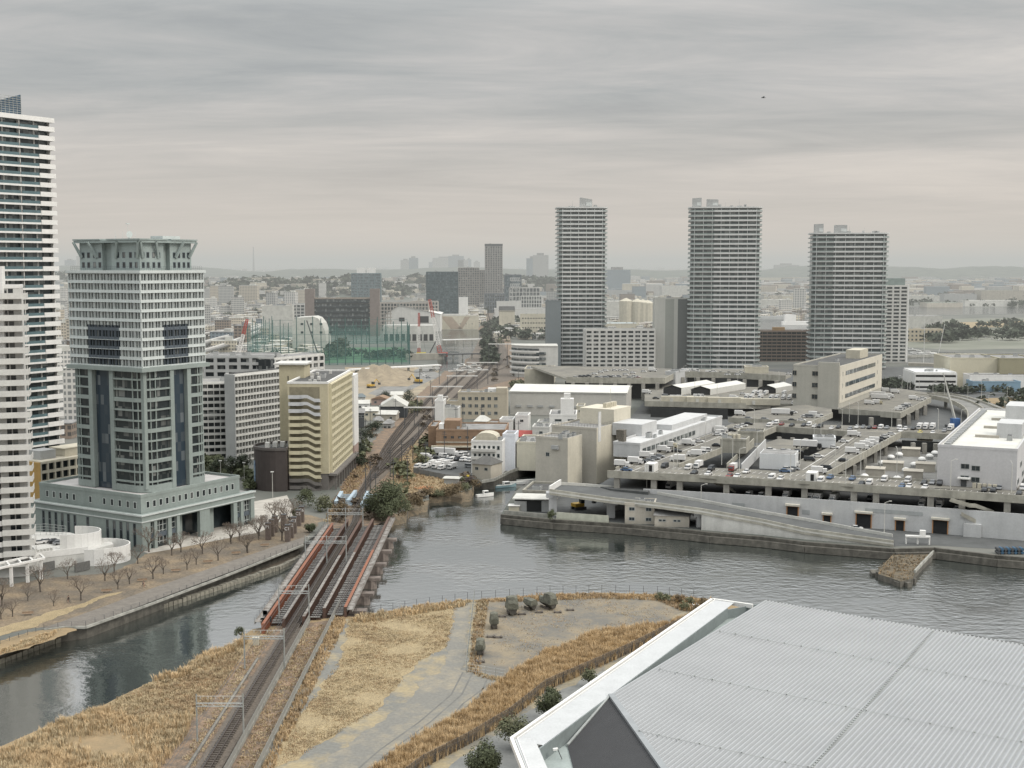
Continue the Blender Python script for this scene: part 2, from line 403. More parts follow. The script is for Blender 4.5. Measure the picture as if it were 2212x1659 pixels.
# near bank with the railway and the field
land('near_bank', [(0,1613),(136,1553),(213,1529),(254,1507),(341,1466),(396,1447),(436,1417),(505,1395),(529,1371),(545,1359),(742,1330),(770,1333),(900,1312),(1010,1297),(1160,1285),(1300,1280),(1420,1284),(1520,1293),(1600,1312),(1750,1340),(2350,1440)], m_dry, 3.0, wall=m_quay, extra_pre=[(-400,60)], extra_post=[(400,60)])
# left bank, and everything behind it as one continuous sheet of land to the horizon, cut by the canal and the inlet
NB = [(836,1142),(877,1129),(881,1117),(925,1105),(923,1088),(976,1083),(994,1088),(1018,1081),(1022,1063)]
Lb = [(0,1402),(90,1364),(150,1356),(188,1351),(322,1301),(480,1240),(600,1194),(655,1174),(690,1150),(770,1130),(832,1126)]+[(x, y, 6.0) for x, y in NB]+[(x, y, 0.0) for x, y in ((1067,1056.6),(1101,1039),(1156,1018.5))]
Rb = [(1160,1020,0.0),(1158,1048,0.0),(1112,1080,0.0),(1083,1110),(1197,1121),(1350,1131),(1489,1144),(1533,1149),(1645,1158),(1737,1169),(1930,1184),(2018,1182),(2151,1198),(2212,1203),(2500,1235)]
far = [(14000,600),(14000,24500),(-14000,24500),(-14000,200)]
canal = None
land('city_ground', Lb+Rb, m_city, 3.0, wall=m_quay, extra_pre=[(-300,200)], extra_post=far)
mb = MB(); r_ = random.Random(5); prv = None
NP = [G(x, y, 0) for x, y in NB]
for a, b_ in zip(NP, NP[1:]):
    n = max(2, int((b_-a).length/2))
    for k in range(n):
        p = a.lerp(b_, k/n)+Vector((r_.uniform(-.8,.8), r_.uniform(-.8,.8), -.3)); cur = [p, p+Vector((0, 2.5, 1.6+r_.uniform(-.3,.4))), a.lerp(b_, k/n)+Vector((0, 6.3, 3.03))]
        if prv: mb.add(prv+cur, [(0,3,4,1),(1,4,5,2)])
        prv = cur
struct(mb.build('natural_bank', M('muddy bank', (.20,.155,.10), .95, scale=.5, col2=(.085,.075,.055), bump=.6, grain=.3)))
m_far_w = M('pale canal water', (.30,.33,.32), .18, .1, .02)
def patch(name, pxs, mat, z=3.01, kind='structure'): return sheet(name, pxs, z, mat, kind, .9 if name in ('straw_field','gravel_path','boat_yard_ground','park_lawn','bank_slope','straw_verge','rail_corridor','construction_ground','trackside_soil','wasteland','service_road') else 0)
# canal and harbour basins: level sheets of still water
patch('canal_water', [(950,713),(1042,713),(1048,762),(1005,776),(1000,803),(950,800),(940,760)], wm, 3.05)
patch('harbour_water', [(1960,664),(2100,660),(2260,652),(2260,676),(2050,680),(1960,680)], wm, 3.05)
patch('basin_water', [(1958,772),(1960,757),(2020,760),(2090,762),(2260,764),(2260,778),(2120,790),(1960,790)], wm, 3.05)
patch('dock_water', [(1625,686),(1755,686),(1755,712),(1640,712)], wm, 3.05)

# near bank surfaces (level sheets a few cm apart)
patch('trackside_soil', [(270,1700),(400,1560),(507,1440),(560,1372),(600,1352),(745,1336),(724,1323),(690,1400),(600,1580),(535,1700)], m_brn, 3.02)
mb = MB(); mb.box(-51.7,-47.2, 60, 284, 3.02, 3.35); struct(mb.build('ballast_bed', m_ball))
mb = MB(); mb.box(-53.3,-52.8, 60, 262, 3.02, 3.3); struct(mb.build('cable_trough', M('dirty trough lid', (.20,.19,.165), .9, .3, .5)))
patch('field', [(535,1700),(650,1480),(735,1338),(770,1336),(1010,1300),(1300,1284),(1520,1297),(1650,1380),(1300,1600),(900,1720)], m_field, 3.03)
patch('straw_field', [(640,1560),(740,1420),(752,1345),(985,1310),(975,1370),(960,1400),(900,1430),(860,1480),(820,1530),(700,1600),(640,1640),(590,1660)], m_strw, 3.05)
patch('gravel_path', [(985,1312),(1016,1308),(1010,1400),(1000,1450),(1095,1470),(1060,1520),(900,1590),(800,1680),(640,1700),(760,1600),(860,1530),(905,1480),(960,1440),(975,1380)], m_grav, 3.07)
patch('boat_yard_ground', [(1030,1300),(1300,1288),(1500,1298),(1440,1350),(1290,1380),(1180,1420),(1110,1465),(1012,1452)], M('yard dirt', (.22,.185,.13), .95, scale=.1, col2=(.135,.13,.115), bump=.4, contrast=(.42,.6)), 3.07)
patch('service_road', [(915,1700),(1012,1625),(1101,1568),(1181,1504),(1286,1458),(1425,1390),(1560,1330),(1650,1420),(1300,1700)], M('worn service road', (.21,.215,.205), .9, scale=.3, col2=(.14,.145,.14)), 3.09)
# promenade and park on the left bank
patch('park_lawn', [(-40,1400),(0,1370),(140,1345),(400,1262),(655,1168),(700,1120),(600,1100),(470,1140),(330,1190),(250,1235),(100,1250),(-60,1275)], m_park, 3.03)
patch('promenade', [(140,1352),(185,1353),(655,1176),(658,1160),(600,1178),(330,1270),(230,1308),(90,1358)], m_prom, 3.3)
patch('straw_verge', [(-60,1372),(60,1338),(230,1284),(262,1277),(120,1334),(80,1352),(-60,1392)], m_strw, 3.06)
patch('plaza_paving', [(540,1085),(620,1070),(640,1110),(560,1150),(480,1165),(380,1185),(320,1195),(300,1190)], M('plaza paving', (.42,.40,.36), .9, .2, .3), 3.06)
patch('bank_slope', [(-40,1428),(-40,1398),(60,1366),(130,1356),(170,1362),(60,1400)], m_dry, 3.06)
mb = MB()
for (x0,y0),(x1,y1) in zip([(185,1353),(655,1176)][:1], [(655,1176)]): pass
pr = [G(x, y, 3.3) for x, y in ((95,1359),(140,1353),(185,1353),(320,1305),(480,1245),(655,1176))]
mb.path([p-Vector((0,0,.5)) for p in pr], .5, .52); struct(mb.build('promenade_kerb', m_conc))
# stepped revetment blocks at the waterline
mb = MB(); rv = [G(x, y, .6) for x, y in ((-30,1436),(0,1426),(109,1386),(232,1347),(355,1307),(480,1266),(603,1225),(655,1200))]
for i in range(len(rv)-1):
    n = int((rv[i+1]-rv[i]).length/1.6); a = math.atan2((rv[i+1]-rv[i]).y, (rv[i+1]-rv[i]).x)
    for k in range(n):
        p = rv[i].lerp(rv[i+1], k/n); mb.obox((p.x, p.y, rnd.uniform(.1,.35)), (1.45, 1.3, 1.6), a+rnd.uniform(-.06,.06))
md = MB(); md.poly([p+Vector((0,0,-.35)) for p in rv]+[G(x, y, .25) for x, y in ((690,1160),(655,1190),(480,1256),(322,1317),(188,1367),(90,1380),(0,1418),(-60,1440))]); o_ = md.build('mud_bank', m_earth, tri=True); fixnormal(o_); struct(o_)
struct(mb.build('revetment', M('mossy revetment', (.20,.19,.155), .9, .35, .8)))
# rail yard ground
patch('rail_corridor', [(700,1140),(722,1075),(760,1010),(800,960),(850,900),(905,850),(985,780),(1040,700),(1058,640),(1075,640),(1110,760),(1145,800),(1140,830),(1050,845),(960,900),(920,960),(880,1010),(862,1060),(850,1120),(790,1140)], m_brn, 3.03)
patch('yard_ballast', [(745,1115),(790,1030),(850,950),(900,880),(940,840),(1010,780),(1060,690),(1050,650),(1066,650),(1100,780),(1135,812),(1040,838),(950,890),(905,945),(850,1010),(800,1060),(775,1110)], m_ball, 3.06)
patch('construction_ground', [(745,845),(755,795),(870,790),(950,800),(930,830),(880,870),(790,870),(755,870)], M('sandy site', (.32,.27,.19), .95, .3, .06, col2=(.20,.175,.135)), 3.05)
patch('site_road', [(795,850),(905,795),(925,796),(955,810),(870,850),(820,856)], m_yard, 3.08)
patch('wasteland', [(850,1010),(900,950),(920,975),(900,1010),(960,1030),(1010,1048),(1000,1060),(925,1068),(870,1092),(845,1060)], m_dry, 3.05)
patch('car_park', [(893,1022),(925,950),(1040,960),(1035,1045),(960,1035)], m_asph, 3.08)
patch('market_yard', [(1110,1095),(1160,1060),(1240,1030),(1310,960),(1390,870),(1450,800),(2100,790),(2300,860),(2300,1195),(2018,1178),(1930,1180),(1500,1142),(1340,1128),(1200,1118)], m_asph, 3.04)
# hills on the horizon
m_wood = M('distant woodland', (.095,.11,.09), .95, .5, .02, col2=(.045,.06,.05), bump=1, bscale=.05)
def hill(name, x0, x1, Y, ytop, dpt, seed, mat=m_wood):
    r = random.Random(seed); mb = MB(); n, k = 60, 12
    X0, X1 = XT(x0, Y, 20), XT(x1, Y, 20); zt = ZT(ytop, Y); pts = []
    for j in range(k+1):
        for i in range(n+1):
            t = i/n; s_ = min(1, 5*t, 5*(1-t)); q = math.sin(math.pi*j/k)
            h = (zt-3)*s_*q*(.86+.14*math.sin(t*9+seed)*math.sin(t*23+seed*2+j*.4))+r.uniform(-1,1)*2*q
            pts.append((X0+(X1-X0)*t, Y+dpt*(j/k-.5), max(2.5, 3+h)))
    mb.add(pts, [(j*(n+1)+i, j*(n+1)+i+1, (j+1)*(n+1)+i+1, (j+1)*(n+1)+i) for j in range(k) for i in range(n)])
    o = mb.build(name, mat, smooth=True); o['kind'] = 'structure'; return o
HL = [hill('hills', 430, 900, 3300, 606, 500, 1), hill('hills', 800, 1280, 3700, 602, 500, 2), hill('hills', -200, 500, 4300, 594, 900, 3)]
hill('hills', 300, 1900, 6500, 577, 1500, 4); hill('hills', 1500, 2500, 6800, 573, 1500, 6); hill('hills', -500, 700, 7200, 573, 1500, 9)
# spoil heap on the building site
mb = MB(); n, k = 26, 10; pts = []
for j in range(k+1):
    for i in range(n+1):
        u = i/n; v = j/k; g = G(745+150*u, 835-42*v, 3)
        h = 7*math.sin(math.pi*u)**1.2*math.sin(math.pi*v)*(1+.25*math.sin(i*1.3+j))+rnd.uniform(-.2,.2)
        pts.append((g.x, g.y, 3.02+max(0, h)))
mb.add(pts, [(j*(n+1)+i, j*(n+1)+i+1, (j+1)*(n+1)+i+1, (j+1)*(n+1)+i) for j in range(k) for i in range(n)])
tag(mb.build('spoil_heap', M('excavated soil', (.30,.25,.17), .95, .3, .15, col2=(.19,.155,.11), bump=.5), smooth=True), 'broad heap of bare brown soil on the building site', 'soil heap')

# tyre tracks and worn streaks on the gravel
mb = MB()
for off in (0, 2.0, 5.5, 7.4):
    q_ = [G(x, y, 3.085)+Vector((off, 0, 0)) for x, y in ((1000,1452),(975,1500),(905,1560),(820,1620),(740,1690))]
    mb.path(q_, .32, .004)
for off in (0, 1.9): mb.path([G(x, y, 3.085)+Vector((off, 0, 0)) for x, y in ((1060,1475),(1000,1520),(930,1600),(890,1680))], .3, .004)
struct(mb.build('tyre_tracks', M('damp tyre track', (.135,.135,.125), .8, .2, .5)))
# ================================================================ BUILDINGS, LEFT BANK
def core(th, fr, z0, z1, mat, name='wall', inset=0, top=None):
    mb = MB(fr); mb.box(inset, fr.w-inset, inset, fr.d-inset, z0, z1)
    return mb.build(name, mat, th)
def bth(name, label, cat, fr, group=None, z=3.0):
    return thing(name, label, cat, (fr.o.x, fr.o.y, z), group)
def bands(th, fr, z0, z1, rows, mat, name='window_band', h=1.6, zo=1.0, t=.05, faces='RL', glass=None, ins=.3):
    """one long strip of glazing per storey; the strips share a mesh"""
    mb = MB(fr); w, d = fr.w, fr.d
    if 'R' in faces: mb.box(ins, w-ins, -t, 0, z0+zo, z0+zo+h)
    if 'L' in faces: mb.box(-t, 0, ins, d-ins, z0+zo, z0+zo+h)
    if 'E' in faces: mb.box(w, w+t, ins, d-ins, z0+zo, z0+zo+h)
    o = mb.build(name, glass or mat, th); H = (z1-z0)/rows
    for k in range(1, rows):
        c = o.copy(); C.objects.link(c); c.parent = th; c.location = (0, 0, H*k)
    return o
def repeat(o, th, n, dz, start=1):
    for k in range(start, n):
        c = o.copy(); C.objects.link(c); c.parent = th; c.location = (o.location.x, o.location.y, o.location.z+dz*k)
        for g in o.children:
            q = g.copy(); C.objects.link(q); q.parent = c
def textmesh(parent, s, size, loc, rot, mat, name='lettering', ext=.02):
    cu = bpy.data.curves.new(name, 'FONT'); cu.body = s; cu.size = size; cu.align_x = 'CENTER'; cu.extrude = ext
    o = bpy.data.objects.new(name, cu); C.objects.link(o); o.location = loc; o.rotation_euler = rot
    dg = bpy.context.evaluated_depsgraph_get(); me = bpy.data.meshes.new_from_object(o.evaluated_get(dg)); me.name = name
    me.materials.clear(); me.materials.append(mat)
    bpy.data.objects.remove(o)
    q = bpy.data.objects.new(name, me); C.objects.link(q); q.parent = parent; l = LOC.get(parent.name, (0,0,0)) if parent else (0,0,0)
    q.location = (loc[0]-l[0], loc[1]-l[1], loc[2]-l[2]); q.rotation_euler = rot; return q

# ---- green office tower on a podium
m_tg = M('grey green cladding', (.25,.292,.277), .8, .10, .12, streak=.12)
m_tgl = M('pale green white frame', (.50,.54,.53), .75, .06, .2, streak=.06)
m_tgd = M('blue grey panel', (.085,.105,.125), .6, .1, .2)
g_tw = MG('office glass', (.022,.028,.03), (.20,.21,.20), 1.1, thr=.6)
g0 = G(306, 1192); zl = ZT(1113, g0.y)
fr = RD(306, g0.y, 59.2, zl, Bx=549, Ax=56)
T = bth('office_tower', 'grey green high-rise with flared crown and curved bays on a broad podium beside the promenade', 'tower', fr)
mb = MB(fr)
W_, D_ = fr.w, fr.d
# podium: right face with three great openings between piers
zc_ = zl-2.6
pier = [(0,.07),(.10,.125),(.215,.245),(.29,.315),(.49,.58),(.80,.835),(.87,.895),(.965,1)]
for a, b_ in pier: mb.box(W_*a, W_*b_, 0, 1.2, 3, zc_)
mb.box(0, W_, 0, 1.2, zc_, zl); mb.box(0, 1.0, 1.2, D_, 3, zl); mb.box(1.0, W_, 6, D_-.2, 3, zl-.6)
mb.box(W_-1, W_, 1.2, 6, 3, zl-.5); mb.box(W_*.62, W_*.66, 2.2, 6, 3, zc_); mb.box(W_*.36, W_*.40, 3.2, 6, 3, zc_)
mb.build('podium_wall', m_tg, T)
mb = MB(fr); mb.box(-.4, W_+.4, -.4, 0, zl-.5, zl-.05).box(-.4, 0, 0, D_, zl-.5, zl-.05)
mb.box(-.25, W_+.2, -.25, 0, zl-2.3, zl-2.0).box(-.25, 0, 0, D_, zl-2.3, zl-2.0); mb.build('cornice', m_tgl, T)
mb = MB(fr); mb.box(.3, W_-.3, 1.2, D_-.5, zl-.55, zl-.4); mb.build('terrace', m_groof, T)
for a, b_, k in [(.07,.10,1),(.125,.215,3),(.245,.29,1),(.835,.87,1),(.895,.965,3)]:
    mb = MB(fr); mb.box(W_*a, W_*b_, .9, 1.1, 3, zc_, 1)
    for q in range(k+1): x = W_*(a+(b_-a)*q/k); mb.box(x-.06, x+.06, .7, .9, 4, zc_, 0)
    for q in range(4): z = 3+(zc_-3)*(q+1)/5; mb.box(W_*a, W_*b_, .72, .88, z-.05, z+.05, 0)
    mb.box(W_*a, W_*b_, .6, .9, 3+(zc_-3)*.38, 3+(zc_-3)*.55, 2)
    mb.build('window', [m_tgl, g_tw, m_tgd], T)
mb = MB(fr); mb.box(W_*.245, W_*.965, 5.8, 5.95, 3, zc_); mb.build('glazed_lobby', g_flat, T)
for k in range(15):
    if k in (5, 6, 8): continue
    u = 3+k*(D_-8)/15
    for z, h, m_ in ((zl-5.2, 2.5, g_tw), (4.0, 4.6, g_flat)): win(T, fr, 'L', u, z, 1.15, h, m_, m_tgd, t=.06)
# upper podium
zu = ZT(1074, g0.y+1.8)
fu = RD(304, g0.y+1.9, 59.2, zu, Bx=517, Ax=85)
mb = MB(fu); mb.box(0, fu.w, 0, fu.d, zl-.4, zu-.3); mb.build('upper_wall', m_tg, T)
r_ = slabroof(T, fu, zu-.3, M('pale paved roof', (.44,.43,.42), .9, .12, .3), .5, .9, m_tg)
for k in range(15): win(T, fu, 'R', 2.6+k*(fu.w-5)/14.3, zu-3.6, 1.25, 2.0, g_tw, m_tgl, t=.06)
for k in (0,1,2,3,4,6.4,8.4,9.5,10.6,11.7,12.7): win(T, fu, 'L', 2.4+(12.7-k)*(fu.d-5)/13, zu-3.6, 1.2, 2.0, g_tw, m_tgl, t=.06)
# shaft
zb, zt = ZT(797, g0.y+11), ZT(588, g0.y+9)
gt = G(309, 1064, zu)
fs = RD(309, gt.y-2, 59.2, zb, Bx=451, Ax=147)
w_, d_ = fs.w, fs.d
def bay(w, d, r=4.6):
    P = []
    def arc(cx, cy, a0, a1, n=8):
        for i in range(n+1):
            a = math.radians(a0+(a1-a0)*i/n); P.append((cx+r*math.cos(a), cy+r*math.sin(a)))
    rx0, rx1 = w*.42, w*.68; ry0, ry1 = d*.42, d*.70
    arc(r, r, 180, 270); P.append((rx0, 0)); P.append((rx0, 1.6)); P.append((rx1, 1.6)); P.append((rx1, 0))
    arc(w-r, r, 270, 360, 6); P.append((w, ry1)); arc(w-r, d-r, 0, 90, 4); arc(r, d-r, 90, 180, 6)
    P.append((0, ry1)); P.append((1.6, ry1)); P.append((1.6, ry0)); P.append((0, ry0))
    return P
bp_ = bay(w_, d_)
def inset(P, t):
    cx = sum(p[0] for p in P)/len(P); cy = sum(p[1] for p in P)/len(P); o = []
    for x, y in P: l = math.hypot(x-cx, y-cy); o.append((x-(x-cx)/l*t, y-(y-cy)/l*t))
    return o
nfl = 12; Hf = (zb-zu)/nfl
mb = MB(fs); mb.prism(inset(bp_, .55), zu-.2, zb, 0); 
core_o = mb.build('window_wall', g_tw, T)
def ringband(mb, P, z0, z1, t=.6, mi=0, vis=None):
    Q = inset(P, t); n = len(P)
    for i in range(n):
        j = (i+1) % n
        mb.add([(P[i][0],P[i][1],z0),(P[j][0],P[j][1],z0),(P[j][0],P[j][1],z1),(P[i][0],P[i][1],z1),
                (Q[i][0],Q[i][1],z0),(Q[j][0],Q[j][1],z0),(Q[j][0],Q[j][1],z1),(Q[i][0],Q[i][1],z1)], [(0,1,2,3),(3,2,6,7),(0,4,5,1)], mi)
mb = MB(fs)
for k in range(nfl+1):
    z = zu+Hf*k; h = 1.15 if k % 3 == 0 else .5
    if k == 0: h = 2.0
    ringband(mb, bp_, z-(0 if k == 0 else h/2), z+(h if k == 0 else h/2))
mb.build('floor_band', m_tg, T)
mb = MB(fs)
for i, p in enumerate(inset(bp_, .22)):
    if i % 2 and i < 9: continue
    r = .13 if i not in (4,) else .6
    mb.box(p[0]-r, p[0]+r, p[1]-r, p[1]+r, zu+1, zb)
for x in (1,2,3,4): xx = w_*.42+(w_*.26)*x/5; mb.box(xx-.12, xx+.12, 1.45, 1.7, zu, zb); yy = d_*.42+(d_*.28)*x/5; mb.box(1.45, 1.7, yy-.12, yy+.12, zu, zb)
for x in (.0, .42, .68): xx = w_*x; mb.box(xx-.75+(.3 if x == 0 else 0), xx+.75, -.1, 1.9, zu, zb+.3) if x else None
for y in (.42, .70): yy = d_*y; mb.box(-.1, 1.9, yy-.8, yy+.8, zu, zb+.3)
mb.build('pier', m_tg, T)
mb = MB(fs)
mb.box(w_*.42+.8, w_*.68-.8, 1.35, 1.55, zu, zb); mb.box(1.35, 1.55, d_*.42+.8, d_*.70-.8, zu, zb)
o = mb.build('recessed_glazing', MG('recess glass', (.03,.045,.06), (.15,.17,.18), 1.2), T)
# upper block
fU = RD(302, gt.y-1.6, 59.2, zt, Bx=439.5, Ax=146.5)
wu, du = fU.w, fU.d
mb = MB(fU); mb.box(.5, wu-.5, .5, du-.5, zb, zt); mb.build('window_wall', g_tw, T)
mb = MB(fU); mb.box(-.9, wu+.9, -.9, du+.9, zb-.7, zb+.5); mb.box(3, wu-3, 3, du-3, zb-1.2, zb-.7); mb.build('belt_course', m_tg, T)
nf = 10; Hu = (zt-zb-.5)/nf
mb = MB(fU)
def strip(m, face, a, b, z0, z1, t):
    if face == 'R': m.box(a, b, -t, .5, z0, z1)
    else: m.box(-t, .5, a, b, z0, z1)
nc = {'R': 10, 'L': 11}
for face, L_ in (('R', wu), ('L', du)):
    md = MB(fU)
    lo, hi = (.34, .72) if face == 'R' else (.30, .74)
    for k in range(nf+1):
        z = zb+.5+Hu*k
        if 0 < k <= 4:
            strip(mb, face, 0, L_*lo, z-.42, z+.36, .12); strip(mb, face, L_*hi, L_, z-.42, z+.36, .12); strip(md, face, L_*lo, L_*hi, z-.5, z+.4, -.1)
        else: strip(mb, face, 0, L_, z-.42, z+.36, .12)
        if k and k != 4: strip(mb, face, 0, L_, z-.5, z-.4, .3)
    for c in range(nc[face]*2+1):
        x = L_*c/(nc[face]*2); w2 = .16 if c % 2 else .2
        for dx in ((-.22, .22) if c % 2 == 0 else (0,)):
            mid = lo < c/(nc[face]*2) < hi
            z0_ = zb+.5+Hu*4.4 if mid else zb+.5
            a = min(max(x+dx, .1), L_-.1)
            strip(mb, face, a-w2/2, a+w2/2, z0_, zt, .1)
            if mid: strip(md, face, a-w2/2, a+w2/2, zb+.5, zb+.5+Hu*4.4, -.1)
    md.build('dark_panel', m_tgd, T)
mb.build('frame_grid', m_tgl, T)
mb = MB(fU); mb.box(-.5, wu+.5, -.5, du+.5, zt-.3, zt+.5); mb.build('cornice', m_tgl, T)
# crown
zk = ZT(517, gt.y+2); ins = 2.5
a0, b0, a1, b1 = ins, wu-ins, ins, du-ins
mb = MB(fU); m_cr = M('crown cladding', (.27,.32,.31), .8, .1, .2, streak=.1)
def crownbox(x0, x1, y0, y1): mb.box(x0, x1, y0, y1, zt+.5, zk-.9)
xm0, xm1, ym0, ym1 = wu*.46, wu*.56, du*.47, du*.60
crownbox(a0, xm0, a1, ym0); crownbox(xm1, b0, a1, ym0); crownbox(a0, xm0, ym1, b1); crownbox(xm1, b0, ym1, b1)
mb.box(a0+1.6, b0-1.6, a1+1.6, b1-1.6, zt+.5, zk-1)
mb.build('crown_wall', m_cr, T)
mb = MB(fU); s = .1
mb.box(a0-1.2, b0+1.2, a1-1.2, b1+1.2, zk-.9, zk-.2)
for (x0, x1) in ((a0-s-1.3, xm0+.6), (xm1-.6, b0+s+1.3)):
    for (y0, y1) in ((a1-s-1.3, ym0+.6), (ym1-.6, b1+s+1.3)): mb.box(x0, x1, y0, y1, zk-.15, zk+.25)
mb.build('crown_slab', m_cr, T)
def brace(p, q):
    m = MB(fU); m.tube(p, q, .5, .4, 4); m.build('brace', m_cr, T)
for x, sg in ((a0+1, -1), (xm0-2.2, -1), (xm1+2.2, 1), (b0-1, 1)):
    brace((x, a1-.1, zt+4.2), (x+sg*2.0, a1-1.5, zk-.6))
for y, sg in ((a1+1, -1), (ym0-2, -1), (ym1+2.2, 1), (b1-1, 1)):
    brace((a0-.1, y, zt+4.2), (a0-1.5, y+sg*2.0, zk-.6))
fc = Frame(fU((a0, a1, 0)), fU.a, b0-a0, b1-a1)
for r in range(2):
    for u in [.06,.15,.26,.36,.66,.75,.85,.94]:
        win(T, fc, 'R', fc.w*u, zt+1.2+r*2.9, 1.1, 1.7, g_tw, m_tgd, t=.05)
        win(T, fc, 'L', fc.d*u, zt+1.2+r*2.9, 1.2, 1.7, g_tw, m_tgd, t=.05)
mb = MB(fU); railing(mb, [(0.2,du-1,zt+.5),(.2,.2,zt+.5),(wu-.5,.2,zt+.5)], 1.2, .8, .03, 2); mb.build('railing', m_dsteel, T)
mb = MB(fU); cx_, cy_ = wu*.3, du*.42
for x, y, h in ((4,14,2.6),(5,12,2.6),(8,10,2.4),(6,16,1.6),(12,6,1.2)): mb.tube((x,y,zk), (x,y,zk+h), .06, .04, 4)
mb.tube((7, 12, zk), (7, 12, zk+4.8), .07, .05, 4); mb.box(6.4, 7.6, 11.8, 12.2, zk+4.6, zk+4.9)
mb.box(13, 20, 4, 9, zk, zk+1.2); mb.build('roof_equipment', m_tgl, T)
mb = MB(fU); mb.tube((6.5, 11, zk), (6.5, 11, zk+1.3), .15, .15, 5); mb.tube((6.4, 10.7, zk+1.6), (6.5, 11.1, zk+1.6), 1.0, .2, 12, 0, True); mb.build('satellite_dish', m_tgl, T)

# ---- tall white tower far left
m_teal = M('teal balcony glass', (.10,.155,.17), .25, .15, .5)
Y = 455.; zt_ = ZT(262, Y)
frA = Frame((XT(103, Y, zt_)-34*math.cos(math.radians(59.2)), Y-34*math.sin(math.radians(59.2))), math.radians(59.2), 34, 26)
A = bth('residential_tower', 'tallest white tower with long balconies and a blue glass crown at the left edge', 'tower', frA)
core(A, frA, 3, zt_, MG('tall tower glazing', (.045,.06,.065), (.24,.26,.255), 2.0, thr=.3), 'window_wall')
nf = 40; Hh = (zt_-6)/nf
def tower_floor(th, fr, z, H, seed):
    mb = MB(fr); w = fr.w
    mb.box(-1.5, w+1.2, -1.7, 0, z-.25, z); mb.box(w, w+1.2, 0, fr.d, z-.25, z+.9)
    mb.box(-1.5, w-5.5, -1.75, -1.6, z-.5, z+.15); mb.box(w-5.5, w+1.25, -1.9, -1.6, z-.5, z+1.15); mb.box(w+1.05, w+1.25, -1.6, 2, z-.5, z+1.15)
    b = mb.build('balcony', m_white, th)
    mb = MB(fr)
    for x0, x1 in ((w-23, w-13.5), (w-13, w-5.6)): mb.box(x0, x1, -1.6, -1.5, z+.1, z+1.15)
    mb.build('balustrade', m_teal, b)
    mb = MB(fr)
    for x in (w-.4, w-13): mb.box(x-.14, x+.14, -1.3, .02, z, z+H-.25)
    for x in (w-6.2, w-19): mb.box(x-.3, x+.3, -.2, .02, z, z+H-.25)
    mb.box(w-26, w, -.06, .01, z+.0, z+.12); mb.build('partition', m_whiteh, b)
    return b
b = tower_floor(A, frA, 6, Hh, 1); repeat(b, A, nf, Hh)
mb = MB(frA); mb.box(-1.5, 34+1.3, -1.9, 26, zt_-.6, zt_+1); mb.build('parapet', m_white, A)
zq = ZT(212, Y); zq0 = zt_+1
mb = MB(frA); a_ = 34-12.5
mb.add([(-5,0,zq0),(a_+1.5,0,zq0),(a_+1.5,0,zq),(-5,0,zq-9), (-5,.3,zq0),(a_+1.5,.3,zq0),(a_+1.5,.3,zq),(-5,.3,zq-9)], [(0,1,2,3),(4,7,6,5),(1,5,6,2),(3,2,6,7)])
ob = mb.build('glass_crown', M('crown glass', (.06,.10,.145), .12, .25, .25), A)
mb = MB(frA)
for k in range(9): z = zq0+(zq-zq0-1)*k/8; mb.box(a_-7, a_+1.6, -.12, -.02, z, z+.15)
for k in range(6): x = a_+1.5-k*1.6; mb.box(x-.07, x+.07, -.14, -.02, zq0, zq-.3*k-.2)
mb.build('crown_frame', m_steel, A)

# ---- near white apartment block at the left edge
Y = 334.; zt_ = ZT(618, Y)
X1 = XT(54, Y, 40)
frB = Frame((X1-40*.956, Y-40*.292), math.radians(17), 40, 12)
B = bth('apartment_block', 'near white apartment block with stepped rounded balconies at the left edge', 'building', frB)
core(B, frB, 3, zt_-.5, m_whiteh)
nf = 26; Hh = (zt_-6.5)/nf; w = frB.w
mb = MB(frB); z = 6.5
mb.box(0, w-6.2, -1.6, 0, z-.2, z); mb.box(w-6.2, w+1.6, -2.0, 4, z-.25, z); mb.box(w-6.2, w+1.6, -2.15, -2.0, z-.45, z+1.05)
mb.box(w+1.5, w+1.65, -2.0, 4, z-.45, z+1.05); mb.box(w-11, w-6.2, -1.9, -1.75, z-.6, z+.7)
b = mb.build('balcony', m_whiteh, B)
mb = MB(frB); mb.box(0, w-8.5, -1.65, -1.6, z+.05, z+1.1); mb.build('balustrade', M('dark balcony glass', (.05,.065,.075), .2, .15, .4), b)
repeat(b, B, nf, Hh)
mb = MB(frB)
for x in range(8):
    xx = w-2.6-x*4.6
    mb.box(xx-1.7, xx-.6, -.06, 0, z+.1, z+2.1); mb.box(xx-.3, xx+.9, -.06, 0, z+.4, z+2.1)
mb.box(0, w-1.5, -.03, 0, z+.05, z+.15); b2 = mb.build('window_row', g_dark, B); repeat(b2, B, nf, Hh)
mb = MB(frB); Yf = Y-1.6
x0 = XT(0, Yf, 60)-3; x1 = XT(13, Yf, 60); zf1 = ZT(575, Yf)
fB = MB(); fB.box(x0-20, x1, Yf-.6, Yf+1.4, ZT(850, Yf), zf1); fB.build('stair_fin', m_white, B)
slabroof(B, frB, zt_-.5, m_groof, .4, .8, m_white)
# entrance canopy
mb = MB(); gA = G(0, 1240); z = 8.2
pa = [G(-30,1236,z), G(96,1208,z)]
for t in (0, 5.5): 
    d_2 = Vector((-.5, .86, 0))*t; mb.path([pa[0]+d_2, pa[1]+d_2], .6, .5)
for k in range(6): q = pa[0].lerp(pa[1], k/5); mb.path([q, q+Vector((-.5,.86,0))*5.5], .5, .4)
for k in (2, 3.4, 4.6): q = pa[0].lerp(pa[1], k/5); mb.box(q.x-.35, q.x+.35, q.y+.2, q.y+.9, 3, z)
tag(mb.build('entrance_canopy', m_white, origin=(pa[0].x, pa[0].y, 3)), 'white open-frame entrance canopy below the stepped apartment block', 'canopy')

